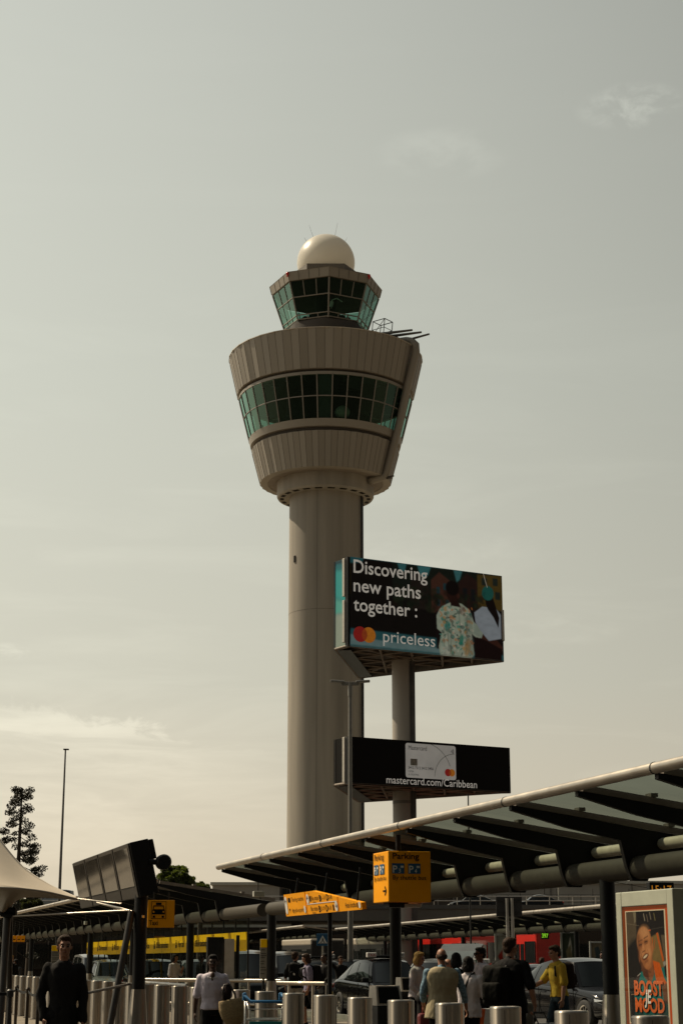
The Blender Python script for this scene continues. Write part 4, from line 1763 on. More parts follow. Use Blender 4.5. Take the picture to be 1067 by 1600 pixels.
def stop_sign():
    near = at(566, 1421, 31.4)
    rt0 = AV
    L = 5.9
    t = thing('direction_sign', 'long orange direction sign for bus stops, touring coaches and hotel shuttles', 'sign', (near.x, near.y, near.z), PHI)
    t.scale = (.88, .88, .72)
    # local: panel runs along +y (away); its face looks to -x; reading direction is -y
    rt = -Y_
    tilt = R(7)
    up = Vector((-math.sin(tilt), 0, math.cos(tilt)))
    nn = Vector((-math.cos(tilt), 0, -math.sin(tilt)))
    h = .62
    secs = ((4.08, 1.82), (1.62, 2.42), (0.0, 1.58))
    M = Matrix((rt, -nn, up)).transposed()
    def top(y):
        return h if y > 3.45 else .17 + (h - .17) * y / 3.45
    for y0, w in secs:
        ys = [y0 + .012, y0 + w - .012]
        if ys[0] < 3.45 < ys[1]:
            ys.insert(1, 3.45)
        fr = [Vector((0, ys[0], 0)), Vector((0, ys[-1], 0))] + [Vector((0, y, 0)) + up * top(y) for y in ys[::-1]]
        b = MB()
        nf = len(fr)
        b.add([v for v in fr] + [v - nn * .10 for v in fr], [list(range(nf)), list(range(nf, 2 * nf))[::-1]] + [(i, (i + 1) % nf, (i + 1) % nf + nf, i + nf) for i in range(nf)])
        b.build('panel', M_ORANGE, t)

    def P(y, z):
        return Vector((0, y, 0)) + up * z + nn * .006
    ink = MB()
    wl = MB()
    # left panel (far end, y from 5.9 down to 4.08)
    put_text(ink, 'Touring coaches', P(5.25, .40), rt, up, size=.17, width=1.02)
    bus_glyph(ink, P(5.45, .45), rt, up, .20)
    put_text(ink, 'App pick-up point', P(5.30, .10), rt, up, size=.17, width=1.02)
    arrow(ink, P(5.48, .15), rt, up, .06, R(90))
    # middle panel
    for z, a, c, e, bs in ((.37, 'Bus stops', '1-11', '2-8', 3.58), (.09, 'Bus stops', '13-19', '16-18', 3.72)):
        put_text(ink, a, P(bs, z), rt, up, size=.17, width=.55)
        put_text(ink, 'Haltes', P(bs - .1, z - .085), rt, up, size=.085, width=.26)
        put_text(ink, 'B', P(bs - .62, z - .05), rt, up, size=.24, width=.13, bold=.02)
        put_text(ink, c, P(bs - .77, z - .02), rt, up, size=.16, width=.32)
        put_text(ink, 'D', P(bs - 1.17, z - .05), rt, up, size=.24, width=.14, bold=.02)
        put_text(ink, e, P(bs - 1.33, z - .02), rt, up, size=.16, width=.24)
    bus_glyph(ink, P(3.68, .42), up, rt, .15)
    bus_glyph(ink, P(1.98, .12), up, rt, .15)
    for y, z in ((1.9, .25), (3.75, .55)):
        arrow(ink, P(y, z), rt, up, .03, R(90))
    # right panel
    put_text(ink, 'Hotel shuttles', P(1.10, .08), rt, up, size=.19, width=.74)
    bus_glyph(ink, P(.28, .12), up, rt, .11)
    for y, z, w2, h2 in ((5.75, .31, .20, .50), (3.88, .42, .20, .26), (1.75, .15, .20, .26), (.12, .12, .13, .17), (4.2, .15, .14, .2)):
        r = w2 / 2
        pts = []
        for i in range(17):
            a = math.pi * i / 16
            pts.append(P(y, z) + nn * .003 + rt * (r * math.cos(a)) + up * (h2 / 2 - r + r * math.sin(a)))
        for i in range(17):
            a = math.pi + math.pi * i / 16
            pts.append(P(y, z) + nn * .003 + rt * (r * math.cos(a)) + up * (-h2 / 2 + r + r * math.sin(a)))
        wl.add(pts, [list(range(len(pts)))])
    quad(wl, P(2.83, .275) + nn * .001, rt, up, 2.3, .02)
    wl.build('white_lozenge', M_SIGNW, t)
    for y, z, a in ((5.75, .42, 180), (3.88, .44, 180), (1.75, .15, 0)):
        arrow(ink, P(y, z) + nn * .006, rt, up, .062, R(a))
    ink.build('lettering', M_INK, t)
    hg = MB()
    for y in (.5, 2.9, 5.3):
        hg.tube(Vector((.05, y, top(y) * .9)), Vector((.12, y, h + .45)), .025, n=8)
    hg.build('hanger', M_BLACK, t)
    po = MB()
    po.tube((.18, 2.9, -near.z / .72), (.18, 2.9, h * .8), .05, n=10)
    po.build('post', M_BLACK, t)



stop_sign()


def flight_display():
    near = at(220, 1402.5, 30.3)
    px, py_ = xh(218, 30.6), 30.6
    t = thing('flight_display', 'tilted row of four departure screens with a black back on a black post', 'display', (px, py_, 0), PHI)
    # local frame: origin at the post foot
    inv = Matrix.Rotation(-PHI, 3, 'Z')
    b0 = inv @ (Vector((near.x - px, near.y - py_, 0)))
    L = 6.7
    tilt = R(13.5)
    up = Vector((-math.sin(tilt), 0, math.cos(tilt)))
    nn = Vector((-math.cos(tilt), 0, -math.sin(tilt)))
    rt = -Y_
    h, dp = .97, .34
    base = Vector((b0.x, b0.y, near.z))
    M = Matrix((rt, -nn, up)).transposed()
    hs = MB()
    hs.bbox(base + Vector((0, L / 2, 0)) + up * h / 2 - nn * dp / 2, (L, dp, h), .015, M=M)
    hs.bbox(base + Vector((0, L / 2, 0)) + up * h * .80 - nn * (dp + .05), (L * .98, .10, h * .36), .02, M=M)
    hs.build('housing', M_BLACK, t)
    M_BEZ = mat('display_bezel', (.05, .043, .035), .6, spec=.2)
    M_SCR = mat('screen_glass', (.05, .044, .036), .06, .0, var=.5, scale=3, spec=.85)
    sw = L / 4
    for k in range(4):
        c = base + Vector((0, sw * (k + .5), 0)) + up * h / 2 + nn * .012
        bz = MB()
        bz.bbox(c, (sw - .10, .03, h - .02), .006, M=M)
        o = bz.build('bezel', M_BEZ, t)
        sr = MB()
        sr.box(c + nn * .018 + up * .07, (sw - .30, .01, h * .70), M=M)
        sr.build('screen', M_SCR, o)
    po = MB()
    po.lathe([(.115, 1.0), (.115, 3.25)], 24)
    po.build('post', M_BLACK, t)
    sl = MB()
    sl.lathe([(.225, 0), (.215, .02), (.125, 1.10), (.116, 1.10)], 28)
    sl.build('post_sleeve', M_CONE, t)
    ar = MB()
    ar.tube((0, 0, 2.55), base + Vector((.25, .7, .12)), .04)
    ar.tube((0, 0, 2.6), base + Vector((.30, .2, .35)), .06)
    ar.tube((-.13, .1, 2.42), (-.5, 1.7, 2.62), .022)
    ar.build('bracket', M_STEEL, t)
    br = MB()
    br.tube((-.16, 0, 2.42), (-.62, -.35, 0), .06, n=10)
    br.build('brace', mat('brace_grey', (.05, .045, .04), .45, .4), t)
    sp = MB()
    q = base + up * .52 - nn * (dp + .13)
    sp.lathe([(.001, -.02), (.11, -.02), (.135, .02), (.135, .17), (.09, .21), (.001, .21)], 24, c=q + Vector((.05, -.1, 0)), axis='y')
    sp.tube(q - Vector((.2, 0, 0)), q + Vector((.06, 0, 0)), .05)
    sp.build('loudspeaker', M_BLACK, t)
    bx = MB()
    bx.bbox((.02, -.13, 2.33), (.05, .04, .05), .008)
    bx.build('sensor', M_ALU, t)
    return t


flight_display()


def tent():
    """tensile canopy at the left edge; low point on a strut, tip by the display"""
    t = thing('tensile_canopy', 'cream tensile fabric canopy with a lit slope and pointed tip at the left', 'canopy', (0, 0, 0))
    M_F = mat('tent_fabric', (.45, .385, .30), .75, var=.04, scale=1.5, bump=.05, bscale=200)
    nt = M_F.node_tree
    out = nt.nodes['Material Output']
    tl = nt.nodes.new('ShaderNodeBsdfTranslucent')
    tl.inputs[0].default_value = (.55, .40, .24, 1)
    mx = nt.nodes.new('ShaderNodeMixShader')
    mx.inputs[0].default_value = .10
    nt.links.new(nt.nodes['Principled BSDF'].outputs[0], mx.inputs[1])
    nt.links.new(tl.outputs[0], mx.inputs[2])
    nt.links.new(mx.outputs[0], out.inputs[0])

    def curve(pts, k):
        out_ = []
        m = len(pts) - 1
        for i in range(k + 1):
            f = i / k * m
            a = min(int(f), m - 1)
            u = f - a
            p0, p1, p2, p3 = pts[max(a - 1, 0)], pts[a], pts[a + 1], pts[min(a + 2, m)]
            out_.append(.5 * ((2 * p1) + (p2 - p0) * u + (2 * p0 - 5 * p1 + 4 * p2 - p3) * u * u + (3 * p1 - p0 - 3 * p2 + p3) * u ** 3))
        return out_

    def surf(A, B, sag, name, k=40, j=14):
        mb = MB()
        vs = []
        for i in range(k + 1):
            for q in range(j + 1):
                f = q / j
                p = A[i].lerp(B[i], f)
                p = p + sag * (4 * f * (1 - f)) * (math.sin(math.pi * i / k))
                vs.append(p)
        fs = [(i * (j + 1) + q, (i + 1) * (j + 1) + q, (i + 1) * (j + 1) + q + 1, i * (j + 1) + q + 1) for i in range(k) for q in range(j)]
        mb.add(vs, fs, 0, True)
        o = mb.build(name, M_F, t)
        so = o.modifiers.new('thickness', 'SOLIDIFY')
        so.thickness = .012
        return o
    # ridge seen against the sky, from off-frame peak to the tip
    ridge = curve([at(-70, 1215, 41), at(-30, 1268, 39), at(0, 1311, 37.6), at(35, 1353, 36), at(75, 1381, 34.2), at(121, 1402.5, 32)], 40)
    lower = curve([at(-75, 1370, 32), at(-35, 1381, 31.6), at(0, 1386, 31.2), at(35, 1388.5, 31.2), at(75, 1394, 31.4), at(121, 1405, 31.9)], 40)
    surf(ridge, lower, Vector((0, -.05, -.10)), 'upper_membrane')
    # the second slope falls from the same edge to the low point
    low = at(9, 1424, 32.0)
    inner = curve([at(-75, 1404, 38), at(-35, 1412, 35), at(-4, 1421, 32.3), low, at(38, 1402, 33.5), at(121, 1405.5, 32.1)], 40)
    surf(lower, inner, Vector((0, .2, .12)), 'lower_membrane')
    hm = MB()
    hm.poly(lower, .018, n=6)
    hm.poly(ridge, .016, n=6)
    hm.build('edge_hem', mat('hem_cream', (.45, .40, .33), .7), t)
    st = MB()
    st.tube(at(12.5, 1428, 32.1), at(-2, 1640, 31.5), .075, .06, n=12)
    st.tube(at(17, 1428, 32.2), at(14, 1640, 33.5), .05, .05, n=10)
    st.build('strut', mat('strut_dark', (.06, .052, .045), .4, .5), t)
    cl = MB()
    cl.bbox(at(14, 1425, 32.1), (.30, .2, .16), .03)
    cl.tube(at(2, 1428, 32.0), at(20, 1431, 32.0), .05)
    cl.build('clamp', M_BLACK, t)
    rod = MB()
    rod.tube(at(19, 1431.5, 32.0), at(203, 1422.5, 30.6), .018, n=8)
    rod.tube(at(119, 1404, 32), at(190, 1412, 30.9), .012, n=6)
    rod.build('tie_rod', M_STEEL, t)


tent()


# ---------------------------------------------------------------- posters and information boards
def poster_case():
    p0 = at(966, 1500, 19.62)
    p1 = at(1056, 1500, 18.36)
    a = Vector((p0.x, p0.y, 0))
    b = Vector((p1.x, p1.y, 0))
    rt = (b - a).normalized()
    W_ = (b - a).length
    H_ = at(1050, 1388, 18.4).z
    nn = Vector((rt.y, -rt.x, 0))
    t = thing('poster_case', 'pale framed poster case with the orange words BOOST JE MOOD', 'poster case', (a.x, a.y, 0), math.atan2(rt.y, rt.x))
    M_PF = mat('poster_frame', (.42, .43, .34), .4, .2, var=.06)
    f = MB()
    fw = .135
    x0, x1, z0, z1 = fw + .0, W_ - fw, .50, 2.155
    f.bbox((fw / 2, .06, H_ / 2), (fw, .14, H_), .01)
    f.bbox((W_ - fw / 2, .06, H_ / 2), (fw, .14, H_), .01)
    f.bbox((W_ / 2, .06, (H_ + z1) / 2), (W_ - 2 * fw + .004, .136, H_ - z1), .01)
    f.bbox((W_ / 2, .06, .25), (W_ - 2 * fw + .004, .136, .50), .01)
    f.build('frame', M_PF, t)
    bk = MB()
    bk.bbox((W_ / 2 + .004, .26, H_ / 2 - .01), (W_ + .02, .26, H_), .02)
    bk.build('back_casing', M_BLACK, t)
    # printed sheet
    w, h = x1 - x0, z1 - z0
    # the photograph inside the orange border
    c = Canvas(165, 300, (186, 76, 28))
    bx, by = .085, .035
    inner = Canvas(138, 213, (34, 27, 24))
    q = inner
    q.poly([(0, 0), (.27, 0), (.26, .24), (.10, .30), (0, .34)], (84, 72, 56), soft=3)
    q.poly([(.19, 0), (.27, 0), (.26, .09), (.22, .11)], (128, 118, 96), soft=1)
    q.poly([(.27, 0), (1, 0), (1, .22), (.30, .22)], (24, 18, 18), soft=1)
    for x, y, c_ in ((.47, .02, (150, 140, 124)), (.55, .03, (110, 96, 84)), (.63, .01, (130, 120, 104)), (.74, .02, (120, 112, 70))):
        q.line(x, y, x + .03, y + .07, .022, c_, .8)
    q.line(.60, .17, .98, .15, .012, (70, 66, 62), .7)
    q.line(.56, .178, .64, .174, .018, (206, 90, 30))
    q.poly([(.62, .24), (.84, .20), (.96, .46), (.92, .52), (.64, .46)], (120, 98, 56), soft=3)
    q.poly([(.90, .22), (1, .22), (1, .48), (.96, .48)], (92, 80, 62), soft=2)
    q.line(.80, .20, .93, .45, .045, (190, 88, 26))
    q.line(.68, .24, .67, .32, .02, (176, 82, 28))
    q.line(.74, .26, .71, .34, .014, (170, 80, 30))
    q.ell(.20, .42, .20, .16, (22, 18, 17), 0, .5)
    q.ell(.16, .57, .2, .12, (26, 21, 19), 0, .5)
    # shirt, neck, towel
    q.poly([(.14, .70), (.22, .59), (.36, .545), (.74, .53), (.95, .50), (1, .56), (1, 1), (.12, 1)], (14, 112, 108), soft=1)
    q.poly([(.14, .66), (.23, .575), (.33, .565), (.19, .72)], (52, 34, 36), soft=1)
    q.line(.24, .588, .33, .56, .012, (200, 190, 180), .7)
    q.poly([(.36, .48), (.66, .46), (.69, .56), (.60, .645), (.54, .65), (.40, .58)], (134, 80, 48), soft=2)
    q.poly([(.36, .47), (.52, .53), (.56, .64), (.40, .58)], (84, 46, 30), soft=2)
    q.poly([(.66, .445), (.83, .465), (.93, .60), (1, .645), (.98, .665), (.74, .665), (.70, .56)], (198, 88, 16), soft=1)
    q.poly([(.92, .46), (.99, .45), (1, .52), (.95, .525)], (150, 146, 138), soft=1)
    q.poly([(.94, .50), (1, .48), (1, .60), (.96, .58)], (24, 20, 20), soft=1)
    q.poly([(.86, .67), (1, .64), (1, .83), (.90, .82)], (112, 70, 46), soft=2)
    # head, turned and tilted to the right
    q.ell(.455, .275, .192, .135, (178, 118, 72), -.10, .14)
    q.ell(.485, .365, .178, .125, (176, 115, 69), -.15, .14)
    q.ell(.53, .455, .125, .070, (168, 106, 62), -.30, .2)
    q.ell(.38, .36, .075, .15, (140, 86, 50), -.15, .9, .6)
    q.ell(.47, .19, .12, .055, (206, 152, 106), 0, 1, .55)
    q.poly([(.27, .22), (.34, .20), (.33, .40), (.40, .53), (.52, .56), (.40, .56), (.28, .42)], (84, 48, 30), alpha=.55, soft=9)
    q.poly([(.62, .22), (.66, .30), (.66, .44), (.60, .52), (.63, .38)], (110, 66, 40), alpha=.5, soft=8)
    q.ell(.40, .385, .06, .035, (206, 146, 98), -.3, 1, .6)
    q.ell(.57, .375, .05, .035, (206, 146, 98), -.3, 1, .6)
    q.ell(.56, .36, .06, .08, (196, 136, 88), -.2, 1, .6)
    q.ell(.665, .335, .026, .045, (166, 104, 62), 0, .4)
    q.ell(.315, .42, .02, .045, (120, 72, 44), 0, .4)
    for x, y, t_ in ((.355, .302, -.012), (.505, .275, -.016)):
        q.ell(x, y + .004, .058, .020, (120, 72, 44), -.2, .8, .8)
        q.line(x - .04, y + .006, x + .04, y + .006 + t_ * .6, .014, (52, 30, 22), .9)
        q.line(x - .06, y - .026, x + .06, y - .026 + t_ * 1.5, .020, (104, 66, 44), .75)
        q.line(x - .045, y + .030, x + .05, y + .030 + t_, .010, (142, 90, 56), .7)
    q.poly([(.405, .30), (.44, .295), (.465, .355), (.40, .368)], (190, 130, 84), soft=1)
    q.line(.39, .372, .475, .356, .016, (104, 60, 38), .8)
    q.line(.36, .372, .385, .435, .014, (116, 70, 42), .75)
    q.line(.535, .345, .565, .405, .014, (116, 70, 42), .65)
    q.ell(.475, .412, .082, .026, (104, 54, 36), -.42, .35)
    q.ell(.475, .409, .060, .011, (214, 196, 164), -.42, .35)
    q.ell(.50, .452, .055, .012, (128, 76, 46), -.35, .8, .7)
    q.ell(.52, .485, .06, .02, (184, 122, 76), -.3, .8, .5)
    q.line(.34, .53, .60, .55, .03, (92, 54, 36), .5)
    q.poly([(.04, .80), (1, .80), (1, 1), (.04, 1)], (24, 26, 24), alpha=.75, soft=3)
    q.poly([(.04, .60), (.14, .64), (.12, 1), (.04, 1)], (22, 20, 18), soft=3)
    q.poly([(.34, .90), (.74, .90), (.70, .99), (.40, .99)], (16, 92, 88), alpha=.8, soft=2)
    q.line(.0, .105, .34, .13, .004, (200, 180, 150), .4)
    q.line(.05, .755, .34, .752, .006, (230, 190, 150), .6)
    q.noise(.10, 46, 5)
    ix0, iy0 = int(bx * c.w), int(by * c.h)
    c.poly([(bx - .02, by - .008), (1 - bx + .035, by - .008), (1 - bx + .035, by + .722), (bx - .02, by + .722)], (226, 206, 176))
    c.a[iy0:iy0 + inner.h, ix0:ix0 + inner.w] = inner.a
    c.poly([(0, 0), (.06, 0), (.06, 1), (0, 1)], (110, 56, 16), alpha=.8, soft=2)  # uneven light painted into the sheet: border darker at left and top
    c.poly([(0, 0), (1, 0), (1, .02), (0, .02)], (96, 48, 14), alpha=.8, soft=1)
    c.a *= .82
    sheet_ = c.build('poster_picture', Vector((x0 + .003, -.002, z1 - .003)), X_, UP, w - .006, h - .006, t, attr_mat('poster_print', .6))
    tx = MB()
    put_text(tx, 'BOOST', Vector((x0 + w * .22, -.012, 1.215)), X_, UP, size=.21, width=w * .62, bold=.035)
    put_text(tx, 'MOOD', Vector((x0 + w * .23, -.012, 1.04)), X_, UP, size=.20, width=w * .63, bold=.035)
    tx.build('lettering', mat('poster_orange', (.62, .11, .008), .4), sheet_)
    t2 = MB()
    put_text(t2, 'JE', Vector((x0 + w * .46, -.022, 1.13)), X_, UP + X_ * .12, size=.20, width=w * .13, bold=.02)
    t2.build('script_lettering', M_SIGNW, sheet_)
    gl = MB()
    gl.add([(x0, -.025, z0), (x1, -.025, z0), (x1, -.025, z1), (x0, -.025, z1)], [(0, 1, 2, 3)])
    gl.build('glass', glass_mat('clear_glass', (.95, .96, .94), .12, .01), t)


poster_case()


def led_board():
    p = at(1016, 1399, 33)
    t = thing('led_board', 'black stop display with amber LED figures above the poster case', 'display', p, PHI)
    m = MB()
    m.bbox((.26, .1, .12), (.52, .14, .26), .01)
    m.tube((.26, .12, -2.6), (.26, .12, 0), .04)
    m.build('housing', M_BLACK, t)
    e = MB()
    put_text(e, '15:17', Vector((.04, .022, .05)), X_, UP, size=.2, width=.42)
    e.build('led_figures', emit_mat('amber_led', (1, .36, .02), .35), t)


led_board()


def info_column(px, py_top, py_bot, Y, wpx, label, kind):
    p = at(px, HOR, Y)
    zt, zb = zr(py_top, Y), (zr(py_bot, Y) if py_bot else 0)
    w = wpx * Y / 2730
    t = thing('timetable_board' if kind == 'timetable' else 'info_totem', label, 'information board', (p.x, p.y, 0), PHI * .3)
    b = MB()
    b.bbox((0, .03, (zt + zb) / 2), (w, .06, zt - zb), .008)
    b.build('panel', mat('timetable_grey', (.20, .195, .17), .5), t)
    hd = MB()
    hd.bbox((0, -.006, zt - .11), (w - .01, .02, .20), .004)
    hd.build('header', M_YELLOW, t)
    ln = MB()
    r_ = random.Random(int(px))
    z = zt - .28
    while z > zb + .1:
        ww = r_.uniform(.5, .85) * w
        ln.add([(-w * .44, -.004, z), (-w * .44 + ww, -.004, z), (-w * .44 + ww, -.004, z + .025), (-w * .44, -.004, z + .025)], [(0, 1, 2, 3)])
        z -= r_.choice((.05, .06, .09))
    ln.build('print_lines', mat('print_grey', (.07, .07, .062), .6), t)
    pp = MB()
    pp.tube((0, .06, 0), (0, .06, zt), .03)
    pp.build('post', M_BLACK, t)
    return t


info_column(412, 1467, 1529, 44, 11, 'narrow timetable board with a yellow header beside the black column', 'timetable')
info_column(88, 1477, 1520, 66, 15, 'narrow timetable board with a yellow header left of the man in black', 'timetable')


def kiosk():
    p = at(337, HOR, 48.0)
    zt = zr(1464, 48)
    t = thing('info_totem', 'tall dark glass totem with a pale side beside the yellow taxi panels', 'totem', (p.x, p.y, 0), PHI * .6)
    m = MB()
    m.bbox((0, .15, zt / 2), (.46, .34, zt), .015)
    m.build('casing', M_BLACK, t)
    s = MB()
    s.bbox((.375, .17, zt / 2 - .02), (.28, .36, zt - .06), .01)
    s.build('side_panel', mat('totem_pale', (.42, .39, .34), .5), t)
    g = MB()
    g.add([(-.21, -.03, .3), (.20, -.03, .3), (.20, -.03, zt - .06), (-.21, -.03, zt - .06)], [(0, 1, 2, 3)])
    g.build('screen', mat('totem_glass', (.015, .016, .017), .06, coat=.5), t)
    q = MB()
    q.tube((.62, .1, 0), (.62, .1, zt + .05), .05, n=10)
    q.build('post', M_BLACK, t)


kiosk()


# ---------------------------------------------------------------- glass wall of the taxi stand with its yellow band
def taxi_wall():
    Ynear = 51.0
    p = at(386, HOR, Ynear)
    t = thing('glass_wall', 'row of tall glass panels with a yellow printed band at the taxi stand', 'glass wall', (p.x, p.y, 0), PHI)
    zt, zb = 2.95, .25
    w = 1.58
    z1, z0 = zr(1456, Ynear), zr(1486, Ynear)
    M_GW = glass_mat('screen_glass_clear', (.74, .80, .76), .5, .01)
    names = ['', 'Official taxi', 'Officiële taxistandplaats', 'Official taxi', 'Officiële taxistandplaats', 'Taxi', 'Official taxi', '', 'Officiële taxistandplaats', 'Official taxi', 'Taxi', 'Officiële taxistandplaats', 'Official taxi', '', 'Official taxi']
    for k in range(19):
        y0 = k * w + .012
        y1 = (k + 1) * w - .012
        g = MB()
        g.add([(0, y0, zb), (0, y1, zb), (0, y1, zt), (0, y0, zt)], [(0, 1, 2, 3)])
        o = g.build('glass_panel', M_GW, t)
        b = MB()
        b.add([(-.006, y0, z0), (-.006, y1, z0), (-.006, y1, z1), (-.006, y0, z1)], [(0, 1, 2, 3)])
        b.build('yellow_band', M_YELLOW, o)
    ink = MB()
    rt = -Y_
    r_ = random.Random(3)
    for k, (yc, s, wd) in enumerate(((2.6, 'Official taxi', 1.2), (6.0, 'Officiële taxistandplaats', 2.2), (9.3, 'Voor taxi', 1.0), (12.6, 'Officiële taxistandplaats', 2.2), (15.6, 'Official taxi', 1.2), (18.9, 'Officiële taxistandplaats', 2.2), (22.2, 'Official taxi', 1.2), (25.5, 'Officiële taxistandplaats', 2.2))):
        zc = (z0 + z1) / 2
        put_text(ink, s, Vector((-.012, yc + wd / 2, zc - .09)), rt, UP, size=.30, width=wd, bold=.01)
        # little cab mark before the words
        q = Vector((-.012, yc + wd / 2 + .3, zc))
        quad(ink, q - UP * .06, rt, UP, .24, .12)
        quad(ink, q + UP * .05, rt, UP, .15, .08)
        quad(ink, q + UP * .13, rt, UP, .10, .05)
    ink.build('lettering', M_INK, t)
    pt = MB()
    for k in range(20):
        pt.box((.03, k * w, 1.5), (.05, .022, 3.0))
    pt.build('clamp_posts', M_DARK, t)
    rl = MB()
    rl.tube((.04, 0, zt + .04), (.04, 19 * w, zt + .04), .03, n=8)
    rl.build('top_rail', M_ALU, t)


taxi_wall()

# three small yellow signs hung in the shelter at far left
for i, (px, lb) in enumerate(((23, 'leftmost'), (30, 'middle'), (36.5, 'rightmost'))):
    Y = 78
    p = at(px, 1471.5, Y)
    t = thing('hanging_sign', '%s of the three small yellow signs hung under the far shelter roof' % lb, 'sign', p, 0, 'small yellow hanging signs')
    m = MB()
    m.bbox((0, 0, .13), (.17, .06, .27), .008)
    m.build('panel', M_ORANGE, t)
    m = MB()
    quad(m, Vector((0, -.034, .10)), X_, UP, .1, .04)
    m.build('print', M_INK, t)
    m = MB()
    m.tube((0, 0, .26), (0, 0, .9), .01)
    m.build('hanger', M_DARK, t)


# ---------------------------------------------------------------- bollards
def bollard_proto():
    t = thing('bollard', 'x', 'bollard', (0, 0, 0), 0, 'brushed steel bollards in one long row')
    m = MB()
    m.lathe([(.15, 0), (.15, 1.135), (.146, 1.146), (.136, 1.15), (.001, 1.15)], 40)
    m.build('shell', M_STEEL, t)
    m = MB()
    m.box((.02, -.1505, .57), (.008, .003, 1.1))
    m.build('weld_seam', mat('weld_seam_dark', (.12, .10, .085), .5, .6), t)  # darker strip along the weld
    m = MB()
    m.lathe([(.19, 0), (.19, .012), (.151, .012)], 32)
    m.build('base_ring', M_DARK, t)
    return t


def bollards():
    proto = bollard_proto()
    lab = {0: 'steel bollard in front of the poster case, lowest at the right edge', 1: 'steel bollard in front of the man in the yellow T-shirt', 2: 'steel bollard in front of the man in the black T-shirt',
           3: 'steel bollard in front of the man in the beige waistcoat', 4: 'steel bollard at the foot of the column under the parking sign', 5: 'steel bollard just left of the black litter bin',
           6: 'steel bollard under the man in the dark suit', 7: 'steel bollard beside the bare-legged walker, right of the luggage trolley', 8: 'steel bollard seen through the luggage trolley',
           9: 'steel bollard behind the straw bag and trolley', 10: 'steel bollard half hidden by the woman in the white blouse', 11: 'steel bollard half hidden behind the woman, at her other side', 12: 'broad steel bollard left of the woman in the white blouse, last of the tight row',
           13: 'second steel bollard left of the woman in the white blouse', 14: 'steel bollard just right of the display post sleeve'}
    K = 18350.0
    for i in range(46):
        Y = 13.9 + 1.43 * i
        px = K / Y - 309
        o = proto if i == 0 else dup(proto)
        p = at(px, HOR, Y)
        o.location = (p.x + random.uniform(-.01, .01), p.y, 0)
        o.rotation_euler = (0, 0, random.uniform(-.5, .5))
        o['label'] = lab.get(i, 'steel bollard in the tightly packed row left of the display post')
        if i > 14:
            o['group'] = 'tightly packed bollards left of the display post'


bollards()


# ---------------------------------------------------------------- handrails and queue posts
def rail(name, label, a, b, z, step, r=.03, posts=True, second=None):
    t = thing(name, label, 'railing', (a.x, a.y, 0))
    d = b - a
    L = d.length
    m = MB()
    m.tube((0, 0, z), (d.x, d.y, z), r, n=12)
    if second:
        m.tube((0, 0, second), (d.x, d.y, second), r * .7, n=10)
    m.build('handrail', M_STEEL, t)
    k = max(2, int(L / step) + 1)
    p = MB()
    for i in range(k):
        f = (i + .5) / k
        p.tube((d.x * f, d.y * f, 0), (d.x * f, d.y * f, z), r * .75, n=8)
    p.build('stanchions', M_STEEL, t)


def flat(p):
    return Vector((p.x, p.y, 0))


rail('handrail', 'long steel handrail behind the tightly packed bollards at left', flat(at(6, HOR, 64)), flat(at(177, HOR, 41.5)), .98, 2.2, .035)
rail('handrail', 'steel handrail ending right of the display post', flat(at(212, HOR, 38.5)), flat(at(293, HOR, 31.8)), 1.14, 2.2, .035)
rail('handrail', 'steel rail crossing behind the woman at the foot of the glass panels', flat(at(228, HOR, 50)), flat(at(447, HOR, 46.5)), 1.07, 3, .055, second=.45)
rail('luggage_rail', 'short pale rail in front of the man wearing the black rucksack', flat(at(434, HOR, 43)), flat(at(508, HOR, 42)), 1.06, 1, .05)


